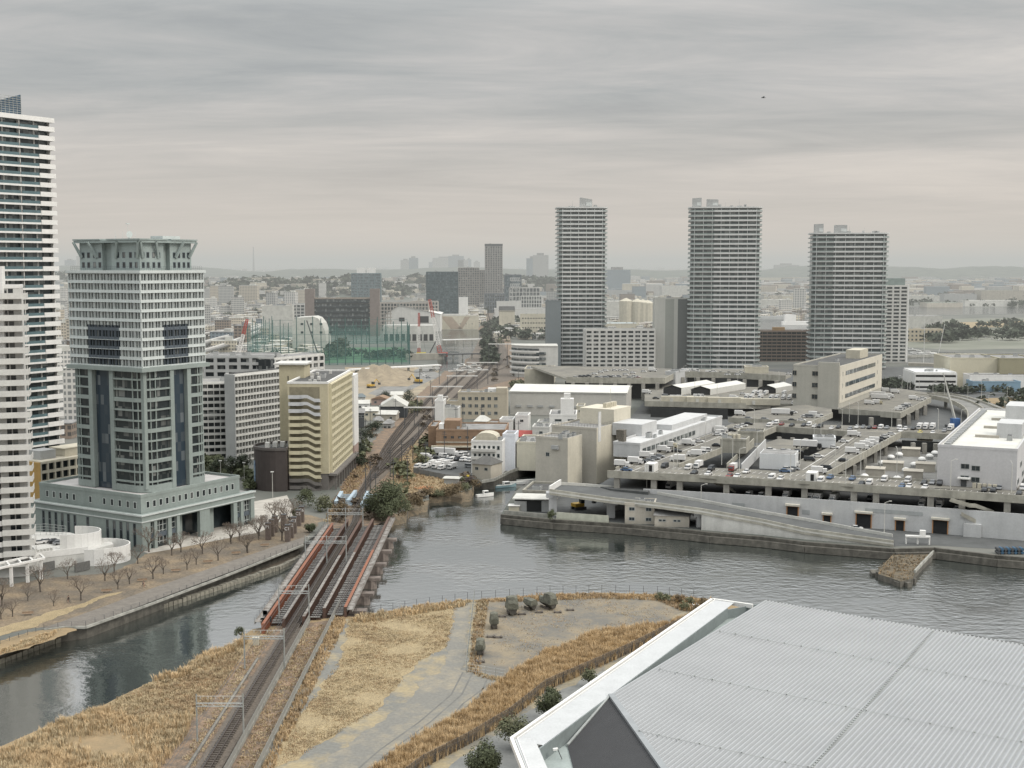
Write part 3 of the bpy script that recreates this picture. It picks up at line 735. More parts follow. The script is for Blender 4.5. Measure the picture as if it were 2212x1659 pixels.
# ---- ochre low apartment house
frE = RD(85, 408, 59.2, 22, Bx=176, Ax=40)
zE = ZT(1000, 408)
E_ = bth('apartment_house', 'low apartment house with ochre end wall and cream grid front', 'building', frE)
core(E_, frE, 3, zE, g_flat, 'window_wall', .5)
mb = MB(frE); mb.box(-.1, .5, -.5, frE.d, 3, zE); mb.build('end_wall', M('ochre wall', (.42,.27,.09), .8, .1, .2, streak=.12), E_)
mb = MB(frE); facegrid(mb, frE, 'R', 3, zE, 6, 6, .6, .9, .7); mb.box(.5, frE.w, -.5, frE.d, zE, zE+.3); mb.build('facade_grid', m_cream, E_)
mb = MB(frE); mb.box(3, 9, 3, 9, zE+.3, zE+3.2); mb.build('penthouse', m_grey, E_)
mb = MB(frE); mb.box(12, 24, 2.2, 9, zE+.3, zE+2.8); mb.box(11.5, 24.5, 2, 9.2, zE+2.8, zE+3.1); mb.build('terrace_storey', m_cream, E_)

# ---- white ramp and car deck by the park
R_ = thing('car_park_deck', 'white walled car deck with a curved ramp between the apartment block and the green podium', 'car park', tuple(G(76,1237)))
pts = [G(x, y, 6.6) for x, y in ((60,1215),(78,1203),(190,1190),(245,1175),(238,1166),(190,1160),(150,1150),(62,1148),(40,1170))]
mb = MB(); mb.prism([(p.x,p.y) for p in pts], 3, 6.6); mb.build('deck', m_whiteh, R_)
mb = MB()
wl = [G(x, y, 6.6) for x, y in ((60,1215),(78,1203),(137,1196),(190,1190))]
mb.path([p-Vector((0,0,.5)) for p in wl], .3, 1.7); 
ca = G(160, 1180, 6.6)
for (cc, rr, h, a0_, a1_) in ((G(157,1176,6.6), 6.2, 4.6, -100, 100), (G(207,1182,6.6), 7.4, 1.6, -95, 130)):
    q = [Vector((cc.x+rr*1.25*math.cos(math.radians(a)), cc.y+rr*math.sin(math.radians(a)), 3)) for a in [a0_+(a1_-a0_)*i/14 for i in range(15)]]
    mb.path(q, .3, h+3)
mb.build('ramp_wall', m_white, R_)
mb = MB(); q = [G(x, y, 6.6) for x, y in ((62,1157),(100,1155),(143,1160))]; railing(mb, q, 3.2, 1.3, .06, 4); mb.build('screen_fence', m_steel, R_)
mb = MB()
for x0, x1 in ((85,118),(162,194)): a, b_ = G(x0,1236,3.2), G(x1,1229,3.2); mb.path([a, b_], .4, 2.3)
mb.build('shutter', M('louvre panel', (.12,.12,.115), .7, .2, 2), R_)
mb = MB()
for k in range(6): q = G(76+k*7, 1197-k*1.2, 6.7); mb.box(q.x-.4, q.x+.4, q.y-.3, q.y+.3, 6.65, 7.8)
mb.build('air_conditioner', m_whiteh, R_)

# ---- pair of white apartment wings behind
def gridapt(name, label, fr, z1, rows, cols, wallm, faces='RL', glass=None, pier=.25, band=.9, t=1.1, ccols=None, z0=3, group=None, cat='building', roof=True):
    th = bth(name, label, cat, fr, group, z0)
    core(th, fr, z0, z1, glass or g_dark, 'window_wall')
    mb = MB(fr)
    for f in faces:
        L_ = fr.w if f in 'RB' else fr.d
        c = cols if f in 'R' else (ccols or max(2, round(cols*L_/fr.w)))
        facegrid(mb, fr, f, z0, z1, c, rows, pier, band, t)
    mb.build('facade_grid', wallm, th)
    if roof: slabroof(th, fr, z1, m_groof, .4, .7, wallm)
    return th
frF = RD(503, 531, 59.2, 40, Bx=612, d=4.5); zF = ZT(812, 531)
F_ = gridapt('apartment_wing', 'white gridded apartment wing whose long balcony front turns away beside the yellow stair tower', frF, zF, 13, 17, m_whiteh, 'R')
mb = MB(frF); mb.box(-.4, 0, -1.2, 4.4, 3, zF+.6); mb.build('end_wall', m_grey, F_)
mb = MB(frF); mb.box(2, frF.w-1, 1, 4, zF+.3, zF+.9); mb.build('roof_slab', m_dkroof, F_)
frF2 = RD(434, 538, 14, 40, Bx=500, d=14); zF = ZT(828, 538)
gridapt('apartment_wing', 'white apartment wing with short stacked balconies between green tower and long gridded wing', frF2, zF, 12, 5, m_whiteh, 'R', pier=.3, band=1.0)
frG = RD(440, 600, 4, 42, Bx=592, d=20); zG = ZT(771, 600)
gridapt('apartment_block', 'grey block with wide dark openings rising behind the two white wings', frG, zG, 12, 6, m_grey, 'R', pier=1.6, band=1.3, t=.8)
frG = RD(592, 596, 59.2, 43, Bx=699, d=14); zG = ZT(762, 640)
gridapt('apartment_block', 'pale block with tall narrow window bays directly behind the yellow stair building', frG, zG, 12, 8, m_whiteh, 'R', pier=1.4, band=1.2, t=.6)

# ---- yellow building with the outside stair
m_yel = M('pale yellow render', (.47,.43,.305), .85, .07, .2, streak=.13)
m_yels = M('stair parapet yellow', (.56,.52,.37), .8, .07, .2, streak=.1)
m_brg = M('brown grey base', (.155,.145,.135), .85, .1, .3, streak=.1)
frY = RD(708, 464, 88.5, 42, Bx=757, w=None, d=14.7); zY = ZT(829, 464)
Yb = bth('apartment_building', 'pale yellow building with zigzag outside stairs on its front beside the railway', 'building', frY)
mb = MB(frY); mb.box(0, frY.w, 0, frY.d, 9, zY); mb.build('wall', m_yel, Yb)
mb = MB(frY); mb.box(.2, frY.w, .2, frY.d, 3, 9); mb.build('base_storey', m_brg, Yb)
r_ = slabroof(Yb, frY, zY, m_dkroof, .7, .7, m_white)
mb = MB(frY)
for k in range(9): x, y = 4+k*4.4, rnd.uniform(3, 11); mb.box(x, x+rnd.uniform(.6,2), y, y+1, zY+.2, zY+rnd.uniform(.8,1.6))
mb.tube((8,4,zY), (8,4,zY+3), .06, .06, 4); mb.build('roof_equipment', m_whiteh, r_)
nf = 14; Hh = (zY-9+2.73)/nf
# the long side: grid of recessed rooms
mb = MB(frY); facegrid(mb, frY, 'R', 9, zY-.2, 15, nf-2, .5, 1.0, 1.0, u0=2.5); mb.build('facade_grid', m_yels, Yb)
bands(Yb, frY, 9, zY-.2, nf-2, None, h=1.8, zo=.5, t=.05, faces='R', glass=g_dark2, ins=2.6)
mb = MB(frY); mb.box(0, frY.w, -3, 0, 8.2, 9.0); 
for k in range(9): x = 1+k*6; mb.box(x, x+.6, -2.6, -2, 3, 8.2)
mb.build('arcade', m_brg, Yb)
# outside stair, one flight per storey
z = 9.6
for k in range(nf):
    zz = 5.2+k*Hh-1.6
    mt = M('grey white stair parapet', (.50,.51,.52), .8, .06, .3) if k >= nf-3 else (m_brg if k < 2 else m_yels)
    mb = MB(frY)
    y1 = frY.d; t = 1.5
    mb.box(-t, -t+.2, 8.9, 14.2, zz, zz+1.15); mb.box(-t, 0, 8.9, 14.2, zz-.15, zz)
    # sloping flight parapet from the middle landing down to the right landing
    a, b_, c_, e_ = 9.3, 7.2, 4.6, 2.6
    P = [(a, zz+.15), (b_, zz+.15), (c_, zz-1.2), (e_, zz-1.2), (e_, zz-.05), (c_, zz-.05), (b_, zz+1.3), (a, zz+1.3)]
    mb.add([(-t-.5, y, q) for y, q in P]+[(-t-.3, y, q) for y, q in P], [tuple(range(8)), tuple(range(15, 7, -1))]+[(i, (i+1) % 8+0, (i+1) % 8+8, i+8) for i in range(8)])
    mb.box(-t-.3, 0, e_, c_, zz-1.35, zz-1.2)
    mb.build('stair_flight', mt, Yb)
mb = MB(frY); mb.box(-.06, 0, 3.0, 14.0, 6, zY-1.2)
for k in range(nf-1): pass
mb.build('stair_shade_panel', M('stair shade', (.23,.21,.15), .9, .2, .5), Yb)  # flat panel in a darker yellow, painted as the shade behind the stairs
frY2 = RD(764, 516, 88.5, 41, d=2.2, w=12)
W2 = thing('slab_wall', 'tall thin white fin wall at the far end of the yellow stair building', 'wall', (frY2.o.x, frY2.o.y, 3))
z2 = ZT(811, 516)
mb = MB(frY2); mb.box(0, 12, 0, 2.2, 12, z2); mb.build('white_face', m_white, W2)
mb = MB(frY2); mb.box(.2, 12, .1, 2.1, 3, 12); mb.build('brick_base', M('pinkish base', (.33,.25,.22), .85, .1, .3), W2)
frY3 = RD(657, 486, 88.5, 48, d=9.6, w=12); z3 = ZT(788, 486)
Y3 = bth('stair_tower', 'plain yellow stair tower with slot windows behind the zigzag stair building', 'tower', frY3)
core(Y3, frY3, 3, z3, m_yel); mb = MB(frY3); mb.box(-1, 13, -1, 11.5, z3, z3+.6); mb.build('roof', m_whiteh, Y3)
for k in range(14): win(Y3, frY3, 'L', 6.2, z3-6-k*2.75, .5, 1.8, g_flat, m_yel, 'slot_window', .05)

# ---- dark round building with blue banner
gH = G(600, 1064)
cH = Vector((XT(600, 470, 10), 468)); zH = ZT(972, 462)
P = [(cH.x+10.5+0, cH.y-6), (cH.x+10.5, cH.y+12)]
arc = [(cH.x+1+9.5*math.cos(math.radians(a))*1.0, cH.y+2+9.5*math.sin(math.radians(a))) for a in range(90, 281, 12)]
P = arc+[(cH.x+4.8, cH.y-7), (cH.x+5.2, cH.y+12)]
Hh_ = thing('round_building', 'dark brown drum-shaped low building with a blue banner next to the yellow stair building', 'building', (cH.x, cH.y, 3))
mb = MB(); mb.prism(P, 3, zH, 0, 1); mb.build('wall', [M('dark brown cladding', (.055,.045,.042), .7, .12, .5), m_dkroof], Hh_)
mb = MB(); mb.path([(x, y, zH-.1) for x, y in P+P[:1]], .5, 1.0); mb.build('parapet', M('dark brown rim', (.10,.09,.085), .7, .1, .5), Hh_)
mb = MB(); 
for k in range(4): mb.box(cH.x-4+k*2.6, cH.x-2.4+k*2.6, cH.y-1+k, cH.y+1+k, zH+.1, zH+2)
mb.build('roof_equipment', m_whiteh, Hh_)
i_ = 9; a = Vector((*arc[9], 6)); b_ = Vector((*arc[10], 6)); 
nrm = Vector((b_.y-a.y, a.x-b_.x, 0)).normalized()*-.15
if (a+nrm-Vector((cH.x, cH.y, 6))).length < (a-Vector((cH.x, cH.y, 6))).length: nrm = -nrm
mb = MB(); mb.path([a+nrm, b_+nrm], .12, 7.5); mb.build('banner', M('blue banner', (.06,.12,.22), .6, .5, 1.2, col2=(.25,.33,.4)), Hh_)
mb = MB(); mb.box(cH.x+4.9, cH.x+12, cH.y-3, cH.y+12, 3, zH-2.5); mb.build('side_wing', M('dark red panel', (.09,.035,.032), .6, .2, .5), Hh_)
# ================================================================ THREE TOWERS AND THEIR NEIGHBOURS
m_tw = M('tower parapet white', (.55,.56,.55), .7, .05, .1)
m_tws = M('tower slab grey', (.50,.525,.515), .7, .08, .1)
g_tow = MG('tower glazing', (.09,.11,.115), (.25,.27,.265), 2.6, thr=.35)
g_rail = M('green balcony glass', (.25,.30,.285), .3, .1, .3)
def tower(label, x0, x1, ytop, ybase, depth, ang, rows, topparts, white=(.12, .96), glassbay=None):
    zt = ZT(ytop, depth); W = (x1-x0)/FPX*depth; a = math.radians(ang)
    X = XT(x0, depth, 60); w = W/math.cos(a)*.98
    fr = Frame((X, depth), a, w, 26)
    T = thing('residential_tower', label, 'tower', (X, depth, 3), 'three balconied residential towers across the river')
    def outline(r, t):
        P = [(r-t, -t), ]
        P = []
        for (cx, cy, a0) in ((r, r, 180), (w-r, r, 270), (w-r, 26-r, 0), (r, 26-r, 90)):
            for k in range(5):
                b = math.radians(a0+22.5*k); P.append((cx+(r+t)*math.cos(b), cy+(r+t)*math.sin(b)))
        return P
    mb = MB(fr); mb.prism(outline(4, 0), 3, zt-1); mb.build('window_wall', g_tow, T)
    H = (zt-5)/rows
    mb = MB(fr); z = 5
    mb.prism(outline(4, 1.7), z-.28, z)
    O = outline(4, 1.7); I = outline(4, 1.55)
    for i in range(len(O)):
        j = (i+1) % len(O); mb.add([(O[i][0],O[i][1],z-.4),(O[j][0],O[j][1],z-.4),(O[j][0],O[j][1],z+.35),(O[i][0],O[i][1],z+.35)], [(0,1,2,3)])
    b = mb.build('balcony', m_tws, T)
    mb = MB(fr); a0, a1 = w*white[0], w*white[1]
    mb.box(a0, a1, -1.85, -1.7, z-.38, z+.82); p = mb.build('parapet', m_tw, b)
    mb = MB(fr)
    for i in range(len(O)):
        j = (i+1) % len(O)
        if O[i][1] > 14: continue
        mb.add([(O[i][0],O[i][1],z+.35),(O[j][0],O[j][1],z+.35),(O[j][0],O[j][1],z+1.1),(O[i][0],O[i][1],z+1.1)], [(0,1,2,3)])
    mb.build('balustrade', g_rail, b)
    repeat(b, T, rows, H)
    mb = MB(fr); n = int(w/7.2)
    for k in range(n+1): x = 3+(w-6)*k/n; mb.box(x-.18, x+.18, -1.5, 0, 5, zt-1.5)
    mb.build('partition_wall', m_tws, T)
    mb = MB(fr); mb.prism(outline(4, 1.9), zt-1, zt); mb.build('roof', m_tw, T)
    mb = MB(fr)
    for k in range(7): x = w*(.1+.8*rnd.random()); mb.box(x, x+rnd.uniform(1, 4), 4, 8, zt, zt+rnd.uniform(.6, 2))
    for k in range(3): x = w*(.3+.2*k); mb.tube((x, 6, zt), (x, 6, zt+rnd.uniform(3,6)), .12, .06, 4)
    mb.build('roof_equipment', m_grey, T)
    for (xa, xb, yt, slant) in topparts:
        u0 = (xa-x0)/(x1-x0)*w; u1 = (xb-x0)/(x1-x0)*w; z1 = ZT(yt, depth)
        mb = MB(fr); mb.add([(u0,2,zt),(u1,2,zt),(u1,9,zt),(u0,9,zt),(u0,2,z1),(u1,2,z1-slant),(u1,9,z1-slant),(u0,9,z1)], [(0,1,5,4),(1,2,6,5),(2,3,7,6),(3,0,4,7),(4,5,6,7)])
        mb.build('penthouse', m_grey, T)
        mb = MB(fr); mb.box((u0+u1)/2, u1-.4, 1.8, 1.99, zt+1, zt+(z1-zt)*.55); mb.build('louvre', m_tws, T)
    return T, fr, zt
D1 = 1045.
T1, f1, z1t = tower('leftmost of the three balconied towers, single slanted penthouse on its roof', 1207, 1310, 447, 790, D1, 2, 36, [(1254,1280,426,1.6)], (.06,.93))
T2, f2, z2t = tower('middle of the three balconied towers, two square penthouses on its roof', 1490, 1639, 447, 805, 985., -7, 35, [(1493,1513,428,-.4),(1524,1549,430,.3)], (.34,.95))
T3, f3, z3t = tower('rightmost of the three balconied towers, shorter, with two rooftop penthouses', 1753, 1911, 503, 792, 1010., -8, 28, [(1757,1776,484,-.3),(1800,1826,486,0)], (.28,.93))
def slab(name, label, x0, x1, ytop, depth, ang, mat, d=14, cat='building', rows=0, cols=0, glass=None, pier=.6, band=1.1, t=.6, faces='R', zb=3, group=None, roofm=None, par=True, wf=None):
    a = math.radians(ang); zt = ZT(ytop, depth); X = XT(x0, depth, zt)
    k = (x1-CX)/FPX; w = (k*(depth*ct-(zt-EYE)*st)-X)/(math.cos(a)-k*math.sin(a)*ct)
    fr = Frame((X, depth), a, w, d)
    th = thing(name, label, cat, (X, depth, zb), group)
    if rows:
        core(th, fr, zb, zt, glass or g_dark2, 'window_wall', 0)
        mb = MB(fr)
        for f in faces:
            L_ = fr.w if f in 'RB' else fr.d; facegrid(mb, fr, f, zb, zt, cols if f == 'R' else max(1, round(cols*L_/fr.w)), rows, pier, band, t)
        for f, q in (('L', (-t, 0, 0, d)), ('E', (w, w+t, 0, d))):
            if f not in faces: mb.box(*q, zb, zt)
        mb.build('facade_grid' if wf is None else wf, mat, th)
    else: core(th, fr, zb, zt, mat)
    if par: slabroof(th, fr, zt, roofm or m_groof, .5, .8, mat)
    return th, fr, zt
m_gslab = M('smooth grey slab', (.17,.195,.205), .8, .05, .1)
slab('slab_building', 'blank blue grey slab building touching the left side of the first tower', 1181, 1212, 651, 1035, 2, m_gslab, 18)
m_chk = M('pale grey frame', (.47,.47,.45), .8, .06, .2, streak=.08)
slab('apartment_block', 'pale grey gridded apartment block between the first tower and a blank ribbed slab', 1265, 1415, 713, 985, 3, m_chk, 14, rows=10, cols=10, glass=g_dark, pier=1.5, band=1.5)
S_, fS, zS = slab('slab_building', 'tall blank building with vertical light and dark stripes beside the middle tower', 1415, 1490, 646, 1000, 0, M('blank pale panel', (.50,.50,.46), .85, .04, .1, streak=.08), 16)
mb = MB(fS); mb.box(fS.w*.30, fS.w*.55, -.1, 0, 3, zS); mb.build('stripe_panel', M('mid grey panel', (.33,.34,.31), .85, .05, .1), S_)
mb = MB(fS); mb.box(fS.w*.66, fS.w+.05, -.15, 0, 3, zS); mb.build('dark_panel', M('dark grey panel', (.15,.16,.155), .85, .05, .1), S_)
m_brf = M('brown balcony front', (.16,.125,.10), .85, .1, .2)
S_, fS, zS = slab('apartment_block', 'dark brown apartment block between the middle and right towers', 1636, 1752, 716, 1090, 0, m_brf, 16, rows=9, cols=11, glass=g_flat, pier=.3, band=1.0, t=1.2)
mb = MB(fS); mb.box(14, 24, 3, 8, zS, zS+3.4); mb.build('penthouse', M('ochre penthouse', (.30,.2,.1), .8), S_)
S_, fS, zS = slab('annex_tower', 'white gridded annex tower with square dark openings right of the third tower', 1898, 1961, 618, 1080, -4, m_whiteh, 16, rows=21, cols=4, glass=g_dark2, pier=1.5, band=1.3, t=.8, cat='tower')
mb = MB(fS); mb.box(.5, fS.w-2, 1, 12, zS+.1, ZT(601, 1080)); mb.build('glass_top', g_rail, S_)
mb = MB(fS); mb.box(fS.w+.0, fS.w+1.2, -.6, 15, 3, zS+1.2); mb.build('end_fin', m_white, S_)
# curved white building with balconies
dC = 935.; zC = ZT(748, dC); Xa = XT(1105, dC, 10); Xb = XT(1205, dC, 10)
Cb = thing('curved_building', 'low white building with a curved balcony front left of the blue grey slab', 'building', (Xa, dC, 3))
def arcfront(t):
    P = []
    for k in range(9):
        a = math.radians(185+85*k/8); P.append((Xa+20+(20+t)*math.cos(a), dC+14+(17+t)*math.sin(a)))
    return P+[(Xb, dC-3.5-t), (Xb, dC+22), (Xa, dC+22)]
mb = MB(); mb.prism(arcfront(0), 3, zC); mb.build('wall', m_whiteh, Cb)
Hc = (zC-6)/5
for k in range(5):
    P = arcfront(.1)[:9]; mb = MB(); mb.path([(x, y, 6.9+k*Hc) for x, y in P], .3, 1.5); mb.build('window_band', g_dark2, Cb)
    P = arcfront(1.3)[:9]; mb = MB(); mb.path([(x, y, 5.6+k*Hc) for x, y in P], .3, 1.2); mb.build('parapet', m_white, Cb)
for k in range(4): 
    mb = MB(); x = XT(1158, dC, 10); mb.box(x, x+7, dC-4.2, dC-3.4, 8+k*Hc, 9.8+k*Hc); mb.build('window', g_dark2, Cb)
mb = MB(); mb.prism(arcfront(.4), zC, zC+.6); mb.build('roof', m_lroof, Cb)

# ================================================================ MIDDLE DISTANCE, individual blocks
def col(i, n): return i
mid = [
 # name,label,cat,x0,x1,ytop,ybase,ang,mat,rows,cols,depth extra
 ('office_tower','blue glass office tower with two white roof boxes, in the hazy distance left of centre','tower',759,822,591,664,2,M('blue curtain wall', (.10,.16,.18), .3, .1, .1),12,5,g_blue),
 ('office_tower','dark teal glass tower standing behind the red and white crane','tower',921,989,588,690,2,M('dark teal wall', (.05,.085,.095), .3, .15, .1),18,7,g_blue),
 ('apartment_tower','brownish twin-slab apartment tower right of the dark teal tower','tower',990,1035,579,668,2,M('taupe wall', (.24,.225,.21), .8),18,9,g_dark2),
 ('residential_tower','tallest slim grey tower of the distant cluster with a dark flat cap','tower',1048,1085,528,664,2,M('slim tower wall', (.27,.26,.25), .8),34,7,g_dark2),
 ('apartment_tower','lower grey apartment slab in front of the slim tallest distant tower','tower',1036,1062,584,662,2,M('taupe wall', (.24,.225,.21), .8),16,6,g_dark2),
 ('office_tower','dark block with a white square-spiral screen on its front','tower',1090,1126,594,668,4,M('slate wall', (.12,.14,.16), .7),3,2,g_blue),
 ('office_building','low dark grey building between slim tower and spiral-screen block','building',1047,1090,635,676,2,M('slate wall', (.12,.14,.16), .7),5,8,g_dark2),
 ('apartment_block','stepped white apartment slab below the wooded ridge','building',582,660,611,640,3,m_chk,9,14,g_dark2),
 ('apartment_block','long brown-banded hospital-like block with two tall shafts behind the driving range','building',672,800,645,726,2,M('brown band wall', (.25,.22,.185), .8),8,1,g_dark2),
 ('apartment_block','long beige balcony block left part behind the white shed','building',816,925,655,716,2,M('beige band wall', (.33,.31,.28), .8),8,16,g_dark2),
 ('apartment_block','long beige balcony block right part behind the white shed','building',888,946,652,712,2,M('beige band wall', (.33,.31,.28), .8),8,9,g_dark2),
 ('warehouse','pale blank warehouse block left of the driving range dome','warehouse',566,632,662,735,2,m_lroof,0,0,None),
 ('office_building','pale building with a slim white sign tower beside the teal tower','building',991,1011,643,690,2,m_white,0,0,None),
 ('factory','cream building with a large V painted on its canal front','factory',934,1034,684,712,1,m_cream,0,0,None),
 ('apartment_block','small gridded block between pale warehouse and brown shaft','building',631,658,658,700,2,m_chk,6,3,g_dark2),
 ('warehouse','long white warehouse with faint lettering right of the railway','warehouse',1073,1125,652,684,2,m_whiteh,0,0,None),
 ('factory','cream three-storey works with small square windows by the curved building','factory',1124,1182,680,722,1,m_cream,0,0,None),
 ('house','cream house with dark gable roof near the railway bend','house',1078,1112,672,712,1,m_cream,0,0,None),
 ('office_building','white block with dark top band right of the spiral-screen block','building',1126,1170,640,672,1,m_whiteh,4,8,g_dark2),
 ('office_building','rounded pale office block behind the cream three-storey works','building',1100,1166,622,668,1,m_chk,5,9,g_dark2),
 ('warehouse','white warehouse with stained walls left of the first tower','warehouse',1068,1182,668,695,1,m_whiteh,0,0,None),
]
MID = {}
for nm, lb, ct_, x0, x1, yt, yb, ang, mt, rows, cols, gl in mid:
    g = G((x0+x1)/2, yb); t_, f_, z_ = slab(nm, lb, x0, x1, yt, g.y, ang, mt, max(10, min(30, (x1-x0)/FPX*g.y*.4)), ct_, rows, cols or 1, gl, 1.2 if rows < 20 else 1.6, 1.2, .6)
    MID[lb[:22]] = (t_, f_, z_)
def mget(s): return [v for k, v in MID.items() if k.startswith(s)][0]
t_, f_, z_ = mget('blue glass office'); 
for u in (.18, .52): mb = MB(f_); mb.box(f_.w*u, f_.w*(u+.3), 4, 10, z_, z_+11); mb.build('roof_box', m_white, t_)
t_, f_, z_ = mget('tallest slim grey'); mb = MB(f_); mb.box(-.8, f_.w+.8, -.8, f_.d, z_-3, z_+1.2); mb.build('dark_cap', m_dsteel, t_)
t_, f_, z_ = mget('dark block with a whi'); mb = MB(f_)
for i in range(5):
    for j in range(4):
        x = f_.w*.34+i*f_.w*.125; z = z_-6-j*11; s = f_.w*.05
        mb.box(x, x+s*1.9, -.9, -.65, z, z+1).box(x, x+s*.4, -.9, -.65, z-5, z).box(x+s, x+s*1.9, -.9, -.65, z-5.5, z-4.6).box(x+s*1.5, x+s*1.9, -.9, -.65, z-5, z-2)
mb.build('screen', m_white, t_)
t_, f_, z_ = mget('long brown-banded')
for xa, xb, yt in ((659,679,624),(799,820,624)):
    u0 = (xa-672)/128*f_.w; u1 = (xb-672)/128*f_.w; mb = MB(f_); mb.box(u0, u1, -2, 9, 3, ZT(yt, f_.o.y)); mb.build('lift_shaft', M('brown shaft', (.20,.17,.155), .8), t_)
mb = MB(f_); 
for k in range(7): z = ZT(652+k*10.5, f_.o.y); mb.box(2, f_.w-2, -.9, -.6, z-2.0, z)
mb.build('window_band', g_flat, t_)
t_, f_, z_ = mget('cream building with a')
mb = MB(f_); w = f_.w; z0, z1 = 3.6, z_
def para(xa, xb, xc, xd): mb.add([(xa,-.06,z1),(xb,-.06,z1),(xd,-.06,z0),(xc,-.06,z0)], [(0,3,2,1)])
para(w*.18, w*.42, w*.40, w*.64); para(w*.70, w*.82, w*.55, w*.64)
mb.build('painted_v', M('taupe paint', (.34,.28,.22), .8, .1, .2), t_)
for k in range(7): win(t_, f_, 'R', w*(.08+.13*k), z0+6, 1.2, 1.2, g_flat, m_cream, t=.05)
mb = MB(f_); mb.box(w*.18, w*.72, 0, 12, z_, z_+3); mb.build('roof_storey', m_lroof, t_)
t_, f_, z_ = mget('cream three-storey')
for r in range(3):
    for k in range(9): win(t_, f_, 'R', 3+k*(f_.w-6)/8, z_-5-r*5.5, 1.9, 1.7, g_flat, m_cream, t=.05)
t_, f_, z_ = mget('cream house'); mb = MB(f_); mb.add([(-.5,-.5,z_),(f_.w+.5,-.5,z_),(f_.w+.5,f_.d,z_),(-.5,f_.d,z_),(0,f_.d/2,z_+6),(f_.w,f_.d/2,z_+6)], [(0,1,5,4),(2,3,4,5),(1,2,5),(3,0,4)]); mb.build('gable_roof', m_dkroof, t_)
# white gabled shed by the canal
gS = G(850, 716); zS = ZT(678, gS.y); zR = ZT(659, gS.y)
Xs0, Xs1 = XT(833, gS.y, 20), XT(951, gS.y, 20)
S_ = thing('shed', 'big white gabled shed with open bays beside the canal', 'shed', (Xs0, gS.y, 3))
mb = MB(); P = [(Xs0,zS),((Xs0+Xs1)/2*.52+Xs0*.48,zR),(Xs1,zS)]
xm = P[1][0]; L_ = 60
mb.add([(Xs0,gS.y,3),(Xs1,gS.y,3),(Xs1,gS.y,zS),(xm,gS.y,zR),(Xs0,gS.y,zS)], [(0,1,2,3,4)]); mb.box(Xs0, Xs1, gS.y+.1, gS.y+L_, 3, zS-.2); mb.build('wall', m_whiteh, S_)
mb = MB(); mb.add([(Xs0-1,gS.y-1,zS-.3),(xm,gS.y-1,zR),(xm,gS.y+L_,zR),(Xs0-1,gS.y+L_,zS-.3),(Xs1+1,gS.y-1,zS-.3),(Xs1+1,gS.y+L_,zS-.3)], [(0,1,2,3),(1,4,5,2)]); mb.build('roof', m_white, S_)
for k, (xa, xb, ya, yb) in enumerate([(862,874,686,694),(906,926,683,697)]):
    mb = MB(); mb.box(XT(xa,gS.y,20), XT(xb,gS.y,20), gS.y-.3, gS.y-.05, ZT(yb,gS.y), ZT(ya,gS.y)); mb.build('opening', m_black, S_)
g2 = G(890, 738); mb = MB(); xA, xB = XT(828, g2.y, 8), XT(938, g2.y, 8); zt2 = ZT(703, g2.y); 
S2 = thing('shed', 'low pale shed with a row of dark bays in front of the gabled one', 'shed', (xA, g2.y, 3))
mb.box(xA, xB, g2.y, g2.y+22, 3, zt2); mb.build('wall', m_lroof, S2)
for k in range(9): x = xA+(xB-xA)*(k+.15)/9; mb = MB(); mb.box(x, x+(xB-xA)*.075, g2.y-.2, g2.y-.02, 4, ZT(722, g2.y)); mb.build('bay', m_black, S2)
# dome-like sloped building
g3 = G(650, 758); xA, xB, xC = XT(632,g3.y,10), XT(678,g3.y,10), XT(706,g3.y,10); zt3, zm3 = ZT(684,g3.y), ZT(716,g3.y)
S3 = thing('hall', 'white hall with a curved sloping right side inside the driving range area', 'building', (xA, g3.y, 3))
prof = [(xA,3),(xA,zt3-4),(xA+4,zt3-1),(xB,zt3)]+[(xB+(xC-xB)*math.sin(math.radians(a)), 3+(zt3-3)*math.cos(math.radians(a))**.8) for a in (20,40,60,78)]+[(xC,3)]
mb = MB(); n = len(prof); mb.add([(x,g3.y,z) for x, z in prof]+[(x,g3.y+30,z) for x, z in prof], [tuple(range(n))]+[(i,(i+1)%n,n+(i+1)%n,n+i) for i in range(n)]); mb.build('wall', m_lroof, S3)
for k in range(8): mb = MB(); x = xA+8+(k%4)*9; z = zt3-8-(k//4)*8; mb.box(x, x+2.5, g3.y-.15, g3.y-.02, z, z+2); mb.build('window', g_flat, S3)

# golf driving range: netting hung between tall green masts
m_mast = M('green mast', (.05,.12,.11), .7, .1, 1)
nm = bpy.data.materials.new('green netting'); nm.use_nodes = True; n_ = nm.node_tree.nodes; l_ = nm.node_tree.links
b = n_['Principled BSDF']; b.inputs['Base Color'].default_value = (.05,.20,.175,1); b.inputs['Roughness'].default_value = .8
tr = n_.new('ShaderNodeBsdfTransparent'); mx_ = n_.new('ShaderNodeMixShader'); 
geo_ = n_.new('ShaderNodeNewGeometry'); sp_ = n_.new('ShaderNodeSeparateXYZ'); l_.new(geo_.outputs['Position'], sp_.inputs[0])
mr_ = n_.new('ShaderNodeMapRange'); mr_.inputs['From Min'].default_value = 3; mr_.inputs['From Max'].default_value = 36; mr_.inputs['To Min'].default_value = .40; mr_.inputs['To Max'].default_value = .05
l_.new(sp_.outputs['Z'], mr_.inputs['Value']); l_.new(mr_.outputs[0], mx_.inputs['Fac'])
l_.new(tr.outputs[0], mx_.inputs[1]); l_.new(b.outputs[0], mx_.inputs[2])
l_.new(mx_.outputs[0], n_['Material Output'].inputs['Surface'])
NR = thing('driving_range_net', 'tall green netting on masts enclosing the golf driving range', 'net', tuple(G(536, 772)))
pa, pb, pc, pd = G(536,790), G(885,787), G(880,742), G(590,745)
runs = [(pa, pb, 690, 20), (pb, pc, 700, 5), (pc, pd, 700, 13), (pd, pa, 690, 6)]
mnet = MB()
